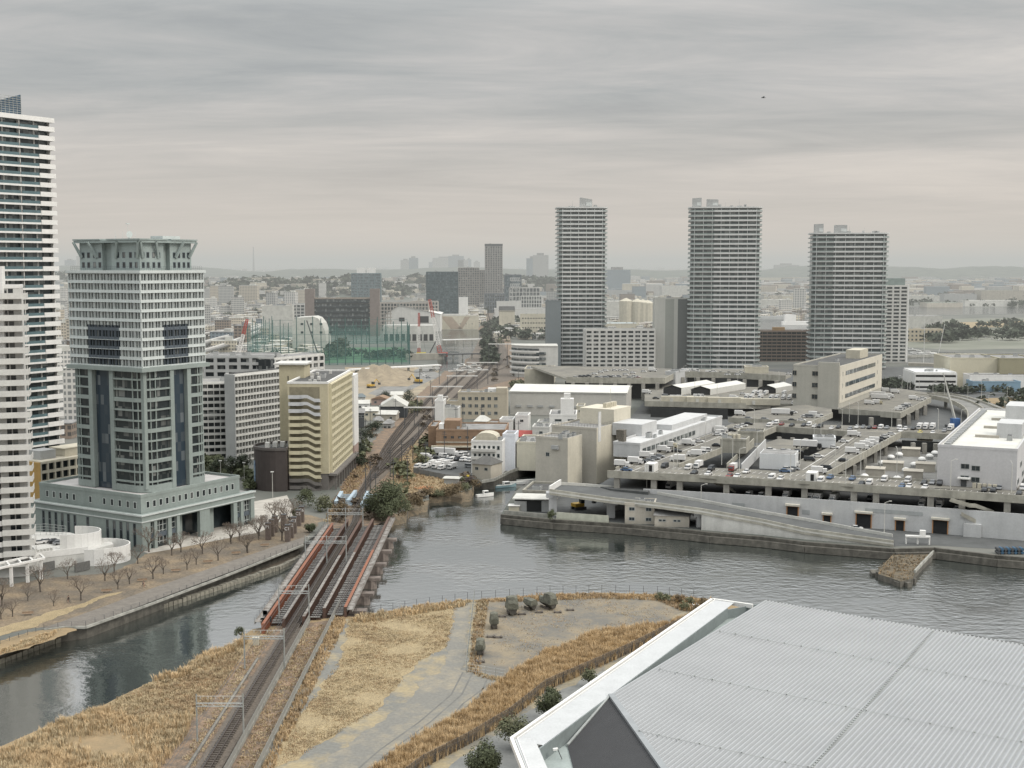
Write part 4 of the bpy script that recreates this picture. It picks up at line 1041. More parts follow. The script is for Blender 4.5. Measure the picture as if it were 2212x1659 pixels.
for a, b_, yt, n in runs:
    for k in range(n):
        p = a.lerp(b_, k/n); q = a.lerp(b_, (k+1)/n); h = ZT(yt, p.y) + rnd.uniform(-3, 3); h2 = ZT(yt, q.y)
        m = MB(); m.tube(p, (p.x, p.y, h), .38, .3, 4); m.build('mast', m_mast, NR)
        mnet.add([p, q, (q.x, q.y, h2-3), (p.x, p.y, h-3)], [(0,1,2,3)])
mnet.build('netting', nm, NR)
m = MB()
for a, b_, yt, n in runs:
    for z in (8, 15, 22, 28): 
        p, q = Vector(a), Vector(b_); p.z = q.z = z; m.tube(p, q, .12, .12, 4)
m.build('cable', m_mast, NR)
patch('range_green', [(545,786),(880,782),(872,750),(600,752)], M('artificial turf', (.05,.13,.06), .9, .2, .05), 3.2)
# cranes
m_red, m_wh = M('crane red', (.42,.07,.05), .6), M('crane white', (.75,.73,.70), .6)
def lattice(mb, a, b, w0, w1, n, mi=lambda k: 0, r=.16):
    a, b = Vector(a), Vector(b); d = (b-a).normalized(); u = d.cross(Vector((0,1,0))).normalized(); v = d.cross(u)
    pr = None
    for k in range(n+1):
        t = k/n; c = a.lerp(b, t); w_ = (w0+(w1-w0)*t)/2
        q = [c+u*w_+v*w_, c-u*w_+v*w_, c-u*w_-v*w_, c+u*w_-v*w_]
        if pr:
            for i in range(4):
                mb.tube(pr[i], q[i], r, r, 3, mi(k)); mb.tube(pr[i], q[(i+1)%4], r*.6, r*.6, 3, mi(k)); mb.tube(q[i], q[(i+1)%4], r*.6, r*.6, 3, mi(k))
        pr = q
def crane(label, base, tip, wd, parts=True, split=True, body=m_red):
    g = G(*base); T = thing('crawler_crane', label, 'crane', tuple(g), 'construction cranes by the canal')
    zt = ZT(tip[1], g.y); Xt = XT(tip[0], g.y, zt)
    mb = MB(); n = 22
    lattice(mb, (g.x, g.y, 6), (Xt, g.y, zt), wd, wd*.55, n, (lambda k: 0 if (k < 5 or k > 15) else 1) if split else (lambda k: 1), .24); mb.build('boom', [m_red, m_wh], T)
    mb = MB(); mb.obox((g.x+2, g.y, 7.2), (8, 5, 3.4), .1); mb.build('cab', body, T)
    mb = MB(); mb.obox((g.x+1, g.y-2.4, 4.2), (9, 1.6, 2.2)); mb.obox((g.x+1, g.y+2.4, 4.2), (9, 1.6, 2.2)); mb.build('crawler_track', m_dsteel, T)
    mb = MB(); mb.tube((g.x+6, g.y, 8), (Xt, g.y, zt), .08, .08, 3); mb.build('cable', m_dsteel, T)
crane('tallest red and white lattice crane beside the canal', (952, 776), (928, 647), 3.4)
crane('pale lattice crane with a yellow cab left of the tallest crane', (905, 776), (905, 676), 2.2, body=M('crane yellow', (.6,.5,.06), .6))
crane('red and white crane rising behind the gridded block at the driving range left end', (508, 800), (534, 690), 3.0)
g = G(690, 775); mb = MB(); mb.tube((XT(690,g.y,3), g.y, 3), (XT(676,g.y,3)-5, g.y, ZT(692, g.y)), .7, .5, 5)
tag(mb.build('boom_arm', m_dsteel, origin=g), 'single dark crane jib standing in front of the white hall at the driving range', 'crane')
g = G(928, 775); mb = MB(); mb.tube((XT(922,g.y,3), g.y, 3), (XT(944,g.y,3), g.y, ZT(733, g.y)), .6, .4, 5)
tag(mb.build('piling_leader', m_dsteel, origin=g), 'slanted dark piling arm between the two lattice cranes', 'piling rig')
# canal beams
for i, (ya, yb, x0, x1, m_) in enumerate(((735,733,955,1048,m_white),(767,765,948,1050,m_dsteel))):
    a, b_ = G(x0, ya, 7), G(x1, yb, 7); mb = MB(); mb.path([a, b_], 2.2, 1.0)
    T = thing('pipe_bridge', ('thin white pipe bridge across the canal', 'dark low footbridge across the canal')[i], 'bridge', tuple(a))
    mb.build('deck', m_, T)
    for k in range(5): p = a.lerp(b_, (k+.5)/5); mb = MB(); mb.tube((p.x, p.y, 0), (p.x, p.y, 7), .7, .7, 6); mb.build('pier', m_conc, T)
# bridge abutment / site wall
mb = MB(); a, b_ = G(876,778,3), G(962,776,3); mb.path([a, b_], 5, 5.5); tag(mb.build('retaining_wall', m_beige, origin=a), 'pale retaining wall under the crane platform', 'wall')
mb = MB(); a, b_ = G(755,800,7), G(950,790,7); mb.path([a, b_], 5, 1.0); 
T = thing('viaduct', 'long low white viaduct along the back of the building site', 'bridge', (a.x, a.y, 3)); mb.build('deck', m_white, T)
for k in range(7): p = a.lerp(b_, (k+.5)/7); mb = MB(); mb.box(p.x-.8, p.x+.8, p.y-1, p.y+1, 3, 7); mb.build('pier', m_conc, T)
# ================================================================ RAILWAY AND BRIDGE
m_rust = M('rusty plate girder', (.14,.078,.055), .85, scale=1.3, col2=(.07,.052,.045), bump=.2, grain=.3)
m_rust2 = M('orange rust', (.31,.125,.07), .85, scale=1.1, col2=(.18,.08,.05), grain=.25)
m_rail = M('rail steel', (.06,.045,.037), .5, .3, 2)
m_slp = M('weathered sleeper', (.12,.105,.09), .9, .3, 1.5)
m_slpw = M('dry timber sleeper', (.20,.197,.188), .9, .35, .5)
m_flake = M('flaking pale paint', (.25,.24,.222), .8, scale=.9, col2=(.13,.112,.098), contrast=(.42,.55))
YN, YF = 284.0, 396.0
def gy(k): return {0:(283,392),1:(280,392),2:(284,398),3:(286,398),4:(293,399),5:(294,404)}[k]
BR = thing('railway_bridge', 'long rusty multi-track girder railway bridge crossing the river', 'bridge', (-48, 284, 0))
GX = {0:-57.6, 1:-55.4, 2:-51.5, 3:-47.3, 4:-43.7, 5:-38.9}
for k in (1,2,3,4,5):
    a, b_ = gy(k); x = GX[k]
    mb = MB(); mb.box(x-.09, x+.09, a, b_, 3.0, 5.3)
    mb.box(x-.38, x+.38, a, b_, 5.3, 5.42); mb.box(x-.38, x+.38, a, b_, 2.9, 3.0)
    n = int((b_-a)/1.5)
    for i in range(n): y = a+(b_-a)*i/n; mb.box(x-.36, x-.09, y, y+.1, 3.0, 5.3); mb.box(x+.09, x+.36, y, y+.1, 3.0, 5.3)
    mb.build('girder', m_rust2 if k in (1,) else m_rust, BR)
    mb = MB(); mb.box(x-.34, x+.34, a+.1, a+(b_-a)*.55, 5.43, 5.46); mb.build('girder_cap', m_flake if k in (2,3,4) else m_rust2, BR)
for x0, x1, z, m_ in ((-57.8,-56.5,4.9,m_flake),(-38.5,-37.3,4.7,m_flake)):
    mb = MB(); a, b_ = (283,392) if x0 < -50 else (294,404); mb.box(x0, x1, a, b_, z, z+.12)
    mb.box(x0-.1, x0, a, b_, z-.5, z+.25); mb.box(x1, x1+.1, a, b_, z-.5, z+.25); mb.build('walkway', m_, BR)
mb = MB(); railing(mb, [(-57.9,283,5.0),(-57.9,392,5.0)], 1.0, 3, .035, 2); mb.build('railing', m_dsteel, BR)
for lane, (xa, xb) in enumerate(((-55.0,-51.9),(-51.1,-47.7),(-46.9,-44.1),(-43.3,-39.3))):
    if lane == 1: continue
    a, b_ = 287+lane*2.3, 391+lane*2
    mb = MB(); y = a
    while y < b_: mb.obox(((xa+xb)/2+rnd.uniform(-.1,.1), y, 3.75+rnd.uniform(-.04,.04)), (xb-xa-.4-rnd.random()*.3, .75, .2), rnd.uniform(-.02,.02)); y += 1.75+rnd.uniform(-.08,.1)
    mb.build('sleepers', m_slpw, BR)
    mb = MB(); c = (xa+xb)/2
    for dx in (-.55,.55): mb.box(c+dx-.05, c+dx+.05, a, b_, 3.86, 4.0)
    if lane > 0: mb.box(c-.12, c+.12, a, a+60, 3.88, 3.93)
    mb.build('rail', m_rail, BR)
    mb = MB(); 
    y = a
    mb.box(c-.1, c+.1, a, b_, 3.05, 3.4)
    while y < b_: mb.box(xa+.1, xb-.1, y, y+.2, 3.1, 3.45); y += 4.8
    mb.build('cross_beam', m_rust, BR)
for i, y in enumerate((300, 316, 332, 348, 364, 380)):
    mb = MB(); mb.box(-58.5, -36.6, y, y+2.2, -1.5, 2.2); mb.tube((-37,y+1.1,-1.5),(-37,y+1.1,2.2),1.5,1.3,10); mb.box(-39, -34.7, y-.2, y+2.4, 2.2, 2.9); mb.build('pier', M('stone pier', (.19,.16,.14), .9, .3, .8, streak=.4), BR)
# running line over the bridge and beyond
track_px = [(430,1659),(543,1476),(598,1387),(632,1333),(700,1228.5),(742,1134),(774,1089.6),(778,1063),(798,1038),(833,1003),(858,976),(907,934)]
main = [Vector((-49.5, 90, 3.4)), Vector((-49.5, 284, 3.6)), Vector((-49.4, 400, 4.0))]
def track(pts, name='railway_track', label=None, wd=1.15, sl=True, group=None, z=None, slmat=None, n_s=1.0, sw=2.3):
    P = []
    for i in range(len(pts)-1):
        a, b_ = pts[i], pts[i+1]; n = max(1, int((b_-a).length/8))
        for k in range(n): P.append(a.lerp(b_, k/n))
    P.append(pts[-1])
    T = thing(name, label, 'railway track', tuple(P[0]), group)
    for s_ in (-1, 1):
        q = []
        for i, p in enumerate(P):
            d = (P[min(i+1, len(P)-1)]-P[max(i-1, 0)]).normalized(); nrm = Vector((-d.y, d.x, 0)); q.append(p+nrm*(wd/2*s_)+Vector((0,0,.18)))
        mb = MB(); mb.path(q, .17, .16); mb.build('rail', m_rail, T)
    if sl:
        mb = MB(); L_ = 0
        for i in range(len(P)-1):
            a, b_ = P[i], P[i+1]; d = (b_-a); l = d.length; ang = math.atan2(d.y, d.x)+math.pi/2
            for k in range(int(l/n_s)):
                p = a.lerp(b_, k*n_s/l); mb.obox((p.x, p.y, p.z+.08), (sw, .26, .2), ang)
        mb.build('sleepers', slmat or m_slp, T)
    return T
def curve(pts, n=6):
    out = []
    for i in range(len(pts)-1):
        p0 = pts[max(i-1,0)]; p1 = pts[i]; p2 = pts[i+1]; p3 = pts[min(i+2, len(pts)-1)]
        for k in range(n):
            t = k/n; out.append(.5*((2*p1)+(p2-p0)*t+(2*p0-5*p1+4*p2-p3)*t*t+(3*p1-p0-3*p2+p3)*t*t*t))
    return out+[pts[-1]]
track(main+[G(x, y, 3.5) for x, y in ((778,1066),(798,1040))], label='single railway line in use running under the gantries and over the rusty bridge')
mb = MB(); mb.path([Vector((-49.5, 280, 3.1)), Vector((-49.4, 404, 3.5))], 2.7, .35); mb.build('track_bed', m_slp, BR)
yard = [
 [(798,1040),(833,1003),(858,976),(907,934),(960,880),(1010,830),(1052,780),(1068,740),(1055,680),(1045,650)],
 [(790,1052),(815,1015),(845,975),(880,940),(930,885),(990,825),(1045,772),(1062,735),(1050,680)],
 [(785,1058),(800,1030),(822,992),(850,955),(890,905),(940,850),(1000,800)],
 [(798,1040),(840,1005),(880,968),(915,925),(950,890),(1000,848),(1062,790),(1076,740),(1062,690)],
 [(833,1003),(870,985),(893,955),(930,905)],
 [(815,1015),(828,975),(862,925),(902,880)],
 [(1005,838),(1050,800),(1085,780),(1084,740),(1070,690)],
 [(1020,842),(1065,805),(1095,788),(1092,750)],
 [(960,880),(1030,830),(1078,790),(1080,745)],
 [(902,880),(950,838),(990,810),(1030,782)],
]
for i, p in enumerate(yard):
    track(curve([G(x, y, 3.15) for x, y in p], 5), label='railway track fanning out through the yard beyond the bridge', group='railway yard tracks', sl=i < 6, n_s=1.6)
# blue steel deck bridge beyond
m_bl = M('pale blue steel', (.36,.45,.52), .6, .15, .5)
BB = thing('steel_bridge', 'small pale blue steel plate bridge carrying the line just beyond the rusty bridge', 'bridge', tuple(G(735,1095)))
for (xa, ya, xb, yb) in ((726,1092,738,1070),(752,1090,768,1068),(782,1098,795,1070),(800,1098,815,1075),(820,1098,832,1078)):
    mb = MB(); mb.path([G(xa,ya,3.3), G(xb,yb,3.3)], 1.2, 1.6); mb.build('girder', m_bl, BB)
for r in range(2):
    mb = MB()
    x0_, x1_ = ((730,762),(786,830))[r]
    for k in range(7): y = 1070+k*3.6; mb.path([G(x0_+10-k*1.6,y,3.5), G(x1_+8-k*1.6,y,3.5)], .5, .4)
    mb.build('cross_beam', m_bl, BB)
# catenary gantries
def gantry(y, xl, xr, top, base, label, group='catenary gantries over the line', mid=None):
    T = thing('catenary_gantry', label, 'gantry', (xl, y, base), group)
    for x in (xl, xr)+((mid,) if mid else ()):
        mb = MB(); mb.tube((x, y, base), (x, y, top), .17, .13, 6); mb.build('post', m_steel, T)
    mb = MB(); a, b_ = Vector((xl, y, top-2.2)), Vector((xr, y, top-2.2)); n = max(6, int((xr-xl)/.8))
    for dz in (0, .55):
        for dy in (-.2, .2): mb.tube(a+Vector((0,dy,dz)), b_+Vector((0,dy,dz)), .05, .05, 4)
    for k in range(n):
        p, q = a.lerp(b_, k/n), a.lerp(b_, (k+1)/n); up = Vector((0,0,.55))
        mb.tube(p+(up if k % 2 else Vector()), q+(Vector() if k % 2 else up), .035, .035, 3)
    mb.build('truss_beam', m_steel, T)
    mb = MB()
    for k in range(6): p = a.lerp(b_, (k+.5)/6)+Vector((0,0,1.8)); mb.tube(p, p-Vector((0,0,.5)), .07, .07, 5)
    mb.tube(a+Vector((0,0,1.8)), b_+Vector((0,0,1.8)), .04, .04, 4); mb.build('insulator', M('porcelain', (.5,.5,.47), .4), T)
    return T
gantry(215, -54.2, -46.2, 11.6, 3.2, 'catenary gantry nearest the camera, over the single line')
gantry(255, -54.3, -46.2, 11.6, 3.2, 'catenary gantry with a small box beside it just before the bridge')
gantry(290, -53.6, -46.7, 11.9, 4, 'catenary gantry standing at the near end of the rusty bridge')
gantry(345, -56.3, -45.2, 11.6, 4, 'rusty beam catenary gantry at the middle of the bridge', mid=-50.5)
gantry(388, -56.3, -45.6, 11.0, 4, 'rusty beam catenary gantry at the far end of the bridge', mid=-50.9)
mb = MB()
for x in (-49.5, -52.6, -47.6):
    for z in (9.0, 8.2):
        for ya, yb in ((100,215),(215,255),(255,290),(290,345),(345,388),(388,430)): mb.tube((x, ya, z), (x, yb, z), .035, .035, 3)
T = thing('overhead_wire', 'overhead wires strung between the gantries along the line', 'wire', (-49.5, 215, 9)); mb.build('wire', m_dsteel, T)
# yard masts with horizontal white beams
for i, (xa, xb, y, base) in enumerate(((1008,1075,783,812),(985,1055,799,830),(965,1032,812,850),(932,1000,835,873),(900,968,857,900),(872,940,880,925),(1055,1130,743,800),(905,950,795,830),(1095,1110,743,790))):
    g = G((xa+xb)/2, base); T = thing('yard_mast', 'white horizontal catenary beam on thin posts in the railway yard', 'gantry', tuple(g), 'beam masts in the railway yard')
    z = ZT(y, g.y); X0, X1 = XT(xa, g.y, z), XT(xb, g.y, z)
    mb = MB(); mb.box(X0, X1, g.y-.25, g.y+.25, z-.3, z+.3); mb.build('beam', m_white, T)
    for x in (X0+.4, X1-.4): mb = MB(); mb.tube((x, g.y, 3), (x, g.y, z), .22, .18, 5); mb.build('post', m_dsteel, T)
pole0 = None
poles = [(905,965),(868,1010),(935,905),(850,1055),(892,1000),(1020,900),(985,925),(960,895),(790,1075),(1120,830),(800,1060),(812,1090),(843,1030),(1140,800),(930,860),(1163,795),(920,1010),(880,1045),(800,930),(822,918),(790,955),(855,905),(1010,975),(960,985),(1060,1000),(935,960),(1000,915),(1120,960),(780,985),(895,920),(1040,925)]
for x, y in poles:
    g = G(x, y)
    if pole0 is None:
        pole0 = thing('utility_pole', 'dark utility pole standing among the yard tracks', 'pole', tuple(g), 'poles along the tracks')
        mb = MB(); mb.tube(g, g+Vector((0,0,11)), .2, .13, 6); mb.build('post', m_dsteel, pole0)
        mb = MB(); mb.box(g.x-1.1, g.x+1.1, g.y-.08, g.y+.08, 12.4, 12.6); mb.box(g.x-.8, g.x+.8, g.y-.08, g.y+.08, 13.2, 13.35); mb.build('crossarm', m_dsteel, pole0)
    else: dup(pole0, g, label='dark utility pole standing among the yard tracks')
# signals by the bridge mouth
for i, (x, y, yb) in enumerate(((573,1323,1350),(568,1339,1358),(582,1336,1352))):
    g = G(x, yb); z = ZT(y, g.y)
    T = thing('railway_signal', 'black oval railway signal on a short post at the near bridge mouth', 'signal', (g.x, g.y, 3), 'railway signals at the bridge')
    mb = MB(); mb.tube((g.x,g.y,3), (g.x,g.y,z), .08, .08, 5); mb.build('post', m_steel, T)
    mb = MB(); mb.tube((g.x, g.y-.1, z), (g.x, g.y+.1, z), .5, .5, 12, 0, True); mb.box(g.x-.5, g.x+.5, g.y-.1, g.y+.1, z-.45, z+.45); mb.tube((g.x, g.y-.1, z-.45), (g.x, g.y+.1, z-.45), .5, .5, 12, 0, True); mb.build('signal_head', m_dsteel, T)
g = G(553,1394); mb = MB(); mb.box(g.x-.6, g.x+.6, g.y-.4, g.y+.4, 3, 4.6); mb.box(g.x-.75, g.x+.75, g.y-.5, g.y+.5, 4.6, 4.8)
tag(mb.build('relay_cabinet', m_cream, origin=g), 'small cream relay cabinet beside the track under a gantry', 'cabinet')
# low walls along the line
for lab, x, ya, yb in (('long low mesh topped wall directly right of the running line', -45.4, 90, 290), ('long grey wall between the weedy strip and the straw field', -41.0, 90, 304)):
    T = thing('trackside_wall', lab, 'wall', (x, 200, 3)); xe = x-1.2 if x < -43 else x-.4
    mb = MB(); mb.path([Vector((x, ya, 3)), Vector((xe, yb, 3))], .25, .8); mb.build('base', m_conc, T)
    mb = MB(); n = 75
    for k in range(n+1): p = Vector((x, ya, 3.8)).lerp(Vector((xe, yb, 3.8)), k/n); mb.box(p.x-.05, p.x+.05, p.y-.05, p.y+.05, 3.7, 5.0)
    mb.build('post', m_steel, T)['kind'] = 'stuff'
    mb = MB(); mb.path([Vector((x, ya, 3.8)), Vector((xe, yb, 3.8))], .04, 1.15); mb.build('mesh_panel', MATS.get('wire mesh') or M('wire mesh', (.27,.27,.25), .8, .1, 2), T)

def wire_fence(pxs, h, label, step=2.6, name='fence', mat=None, z=3.0, panel=None, r=.05):
    pts = [G(x, y, z) for x, y in pxs]
    T = thing(name, label, 'fence', tuple(pts[0]))
    mb = MB(); cnt = 0
    for i in range(len(pts)-1):
        a, b_ = pts[i], pts[i+1]; n = max(1, int((b_-a).length/step))
        for k in range(n): p = a.lerp(b_, k/n); mb.tube(p, p+Vector((0,0,h)), r, r, 4); cnt += 1
    mb.build('posts', mat or m_dsteel, T)
    mb = MB()
    for k in range(3):
        zz = Vector((0,0,h*(k+1)/3.05))
        for i in range(len(pts)-1): mb.tube(pts[i]+zz, pts[i+1]+zz, r*.5, r*.5, 3)
    mb.build('rails', mat or m_dsteel, T)
    if panel:
        mb = MB()
        for i in range(len(pts)-1): mb.path([pts[i], pts[i+1]], .03, h*.95)
        mb.build('mesh_panel', panel, T)
    return T
def see(name, col, a):
    m = bpy.data.materials.new(name); m.use_nodes = True; n = m.node_tree.nodes; l = m.node_tree.links
    t = n.new('ShaderNodeBsdfTransparent'); x = n.new('ShaderNodeMixShader'); x.inputs['Fac'].default_value = a
    n['Principled BSDF'].inputs['Base Color'].default_value = (*col, 1); l.new(t.outputs[0], x.inputs[1]); l.new(n['Principled BSDF'].outputs[0], x.inputs[2])
    l.new(x.outputs[0], n['Material Output'].inputs['Surface']); return m
m_mesh = see('chain link', (.10,.09,.08), .38)
wire_fence([(770,1334),(900,1313),(1010,1298),(1160,1286),(1300,1281),(1420,1285),(1525,1294)], 2.2, 'dark wire fence along the top of the near river bank', 3.0)
wire_fence([(1025,1287),(1006,1453)], 1.9, 'pale post fence between the straw field and the boat yard', 2.2, mat=m_steel)
wire_fence([(1008,1454),(1092,1468)], 2.0, 'short gate fence closing the boat yard on the road side', 2.0, mat=m_steel)
reed_lo = [(860,1700),(915,1659),(1012,1609),(1101,1555),(1181,1491),(1286,1445),(1350,1416),(1425,1378),(1500,1340)]
reed_hi = [(770,1700),(818,1659),(907,1597),(1004,1546),(1092,1472),(1181,1416),(1286,1373),(1434,1357),(1500,1335)]
wire_fence(reed_lo, 2.3, 'dark mesh fence curving along the lower edge of the reed belt', 2.6, panel=m_mesh)
wire_fence([(95,1357),(185,1351),(320,1304),(480,1244),(655,1175)], 1.1, 'thin dark railing along the promenade edge', 2.8, 'railing', z=3.3)
wire_fence([(-20,1398),(60,1372),(95,1358)], 1.1, 'short railing above the grassy bank left of the promenade', 2.4, 'railing')

# ================================================================ GRASS, REEDS, BUSHES
def grassmat(name, c0, c1, sc_=.5):
    return M(name, c1, .95, scale=sc_, col2=c0, contrast=(.35,.65))
m_reed = grassmat('dry reed', (.37,.265,.15), (.62,.47,.28), .35)
m_reed2 = grassmat('dark reed base', (.36,.25,.13), (.55,.40,.22), .4)
m_tuft = grassmat('straw tuft', (.31,.25,.16), (.52,.425,.27), .5)
m_weed = grassmat('brown weed', (.24,.18,.11), (.42,.30,.18), .5)
def inpoly(x, y, P):
    c = False; j = len(P)-1
    for i in range(len(P)):
        if (P[i][1] > y) != (P[j][1] > y) and x < (P[j][0]-P[i][0])*(y-P[i][1])/(P[j][1]-P[i][1])+P[i][0]: c = not c
        j = i
    return c
def grass(name, label, pxs, n, h, w, mats, blades=5, lean=.35, spread=.35, seed=1, cl=None, z=3.0, zf=None):
    """tufts of long thin blades scattered over an area"""
    r = random.Random(seed); P = [tuple(G(x, y, z))[:2] for x, y in pxs]
    xs = [p[0] for p in P]; ys = [p[1] for p in P]; mb = MB(); k = 0; tries = 0
    while k < n and tries < n*30:
        tries += 1; x = r.uniform(min(xs), max(xs)); y = r.uniform(min(ys), max(ys))
        if not inpoly(x, y, P): continue
        if cl:
            v = math.sin(x*cl+1.3*math.sin(y*cl*.7))+math.sin(y*cl*1.1+x*cl*.4+seed)
            if v < r.uniform(-1.6, .9): continue
        k += 1; hh = h*r.uniform(.6, 1.1)*(.82+.3*math.sin(x*.9+2*math.sin(y*.7))*math.sin(y*.8+1.7*math.sin(x*.5))); mi = 0 if r.random() < .62+.38*math.sin(x*.31+1.6*math.sin(y*.23+seed))*math.sin(y*.27+seed) else 1
        for b_ in range(blades):
            a = r.uniform(0, 6.28); q = r.uniform(0, spread); bx, by = x+q*math.cos(a), y+q*math.sin(a)
            a2 = r.uniform(0, 6.28); l = hh*lean*r.uniform(.2, 1); wx, wy = w*math.cos(a2+1.57)/2, w*math.sin(a2+1.57)/2
            tx, ty = bx+l*math.cos(a2), by+l*math.sin(a2)
            mx_, my_ = bx+l*.35*math.cos(a2), by+l*.35*math.sin(a2)
            i0 = len(mb.v)
            mb.v += [(bx-wx,by-wy,z-.05),(bx+wx,by+wy,z-.05),(mx_+wx,my_+wy,z+hh*.6),(mx_-wx,my_-wy,z+hh*.6),(tx,ty,z+hh)]
            mb.f += [[i0,i0+1,i0+2,i0+3],[i0+3,i0+2,i0+4]]; mb.m += [mi, mi]
    o = mb.build(name, mats); tag(o, label, 'grass', kind='stuff'); return o
grass('reed_belt', 'tall golden reeds in a curved belt along the service road', reed_hi+reed_lo[::-1], 9500, 2.2, .10, [m_reed, m_reed2], 8, .4, .5, 2)
grass('reed_thicket', 'tall dry pampas-like grass in the lower left corner by the river', [(-20,1640),(70,1595),(136,1562),(213,1535),(300,1560),(420,1540),(395,1600),(330,1680),(100,1720),(-60,1720)], 4600, 1.7, .09, [m_reed, m_tuft], 6, .6, .6, 3, cl=.22)
grass('dry_grass', 'short dry grass between the river and the railway', [(213,1540),(254,1510),(341,1470),(396,1450),(436,1420),(505,1398),(540,1372),(505,1450),(440,1540),(400,1560),(300,1560)], 4200, .6, .10, [m_tuft, m_weed], 5, .7, .5, 4)
grass('riverside_grass', 'clumps of long straw grass on the very edge of the near bank left of the bridge', [(330,1474),(395,1450),(436,1420),(470,1408),(505,1398),(530,1380),(520,1400),(470,1425),(436,1440),(390,1468)], 500, 1.7, .12, [m_reed, m_tuft], 6, .6, .5, 14)
grass('field_grass', 'straw coloured grass covering the field beside the railway wall', [(640,1560),(740,1420),(752,1345),(985,1310),(975,1370),(960,1400),(900,1430),(860,1480),(820,1530),(700,1600),(640,1640),(600,1655)], 9500, .34, .10, [m_tuft, m_weed], 4, .8, .6, 5, cl=.35)
grass('wall_foot_grass', 'orange brown tall grass along the foot of the grey wall', [(566,1662),(650,1480),(724,1335),(750,1340),(700,1440),(650,1540),(600,1640),(585,1680)], 1100, 1.0, .12, [m_reed, m_weed], 5, .5, .4, 6)
grass('fence_grass', 'orange dry grass along the river side fence', [(752,1345),(770,1334),(900,1313),(1010,1298),(1020,1302),(1000,1312),(900,1328),(790,1345)], 700, 1.3, .14, [m_reed, m_tuft], 5, .5, .5, 7)
grass('track_weeds', 'low brown weeds between the two trackside walls', [(508,1662),(598,1472),(660,1360),(715,1345),(640,1480),(550,1662)], 1500, .38, .12, [m_weed, m_tuft], 4, .9, .5, 8)
grass('track_weeds', 'low straw weeds left of the running line under the gantries', [(395,1640),(470,1520),(540,1400),(575,1360),(600,1358),(560,1420),(480,1560),(420,1662)], 900, .4, .12, [m_tuft, m_weed], 4, .9, .5, 9)
grass('yard_weeds', 'brown weeds around the covered boats', [(1012,1452),(1030,1300),(1055,1297),(1045,1370),(1035,1455),(1090,1466),(1060,1472)], 700, .8, .12, [m_weed, m_tuft], 5, .6, .4, 10)
grass('yard_weeds', 'thin brown weeds along the river side fence of the boat yard', [(1030,1300),(1160,1288),(1300,1284),(1420,1287),(1545,1298),(1530,1325),(1470,1320),(1420,1298),(1300,1294),(1100,1302)], 1500, 1.1, .11, [m_weed, m_reed2], 5, .6, .5, 11)
grass('yard_grass', 'sparse low grass on the boat yard ground', [(1060,1310),(1300,1292),(1480,1305),(1420,1350),(1290,1375),(1180,1415),(1060,1440)], 1500, .28, .13, [m_weed, m_tuft], 3, 1.0, .7, 12, cl=.3)
grass('bank_grass', 'dry grass on the wasteland beyond the bridge', [(850,1010),(890,960),(920,980),(900,1015),(960,1035),(1005,1048),(995,1058),(925,1066),(900,1080),(870,1090),(850,1060)], 1300, .9, .2, [m_weed, m_tuft], 5, .8, .7, 13)
grass('bank_grass', 'dry grass either side of the line near the blue bridge', [(700,1130),(722,1085),(760,1020),(790,990),(800,1010),(775,1050),(745,1090),(735,1128)], 700, 1.0, .2, [m_weed, m_tuft], 5, .7, .7, 15)
grass('park_grass', 'straw clumps on the bank slope at the far left', [(-40,1424),(0,1408),(80,1375),(130,1362),(100,1385),(0,1414)], 500, .7, .12, [m_reed, m_tuft], 5, .7, .4, 16)

# trees ------------------------------------------------------------
m_bark = M('grey brown bark', (.105,.09,.075), .95, .3, 2)
m_twig = M('bare twigs', (.17,.14,.115), .95, .3, 1)
def bare_tree(name, seed, h=8.0, spread=1.0):
    r = random.Random(seed); t = MB(); c = MB()
    def grow(p, d, l, rad, lv):
        q = p+d*l; (t if lv < 2 else c).tube(p, q, rad, rad*.7, 5 if lv < 2 else 3)
        if lv >= 5: return
        n = (4 if lv == 0 else 3) if lv < 4 else 3
        for k in range(n):
            a = 6.283*(k+r.random()*.8)/n; e = (.52+.25*r.random())*spread
            u = d.cross(Vector((1,.3,0))).normalized(); v = d.cross(u)
            nd = (d*math.cos(e)+(u*math.cos(a)+v*math.sin(a))*math.sin(e)); nd.z += .12; nd.normalize()
            grow(q if lv else q-d*l*.15*k, nd, l*r.uniform(.62,.82), max(rad*.58, .022), lv+1)
    grow(Vector((0,0,0)), Vector((r.uniform(-.06,.06), r.uniform(-.06,.06), 1)).normalized(), h*.26, h*.026, 0)
    T = bpy.data.objects.new(name, None); C.objects.link(T); T['category'] = 'tree'
    t.build('trunk', m_bark, T); c.build('crown', m_twig, T); return T
protos = [bare_tree('bare_tree', s, 8.4, .95) for s in (1, 5, 9, 12)]
used = [False]*4
bt = [(87,1279,9),(175,1297,8),(227,1255,8),(247,1238,8),(322,1193,11),(331,1251,8),(371,1200,8),(391,1193,8),(437,1197,8.5),(424,1220,6.5),(471,1211,8),(498,1171,8),(535,1195,8),(575,1160,8),(404,1231,6.5),(255,1273,6.5),(280,1262,6),(60,1299,6),(517,1168,8),(560,1158,9),(146,1251,8),(298,1218,7),(353,1240,6),(4,1310,9),(27,1332,6),(116,1309,5),(2,1338,7),(559,1166,9),(533,1192,7),(609,1168,10),(499,1175,7),(600,1140,10),(625,1135,9),(640,1120,9),(590,1128,9),(612,1118,9)]
near = [('at the foot of the entrance canopy',0,160),('beside the white ramp wall',160,290),('in front of the green podium corner',290,400),('in front of the green podium arches',400,520),('beside the plaza pylons',520,700)]
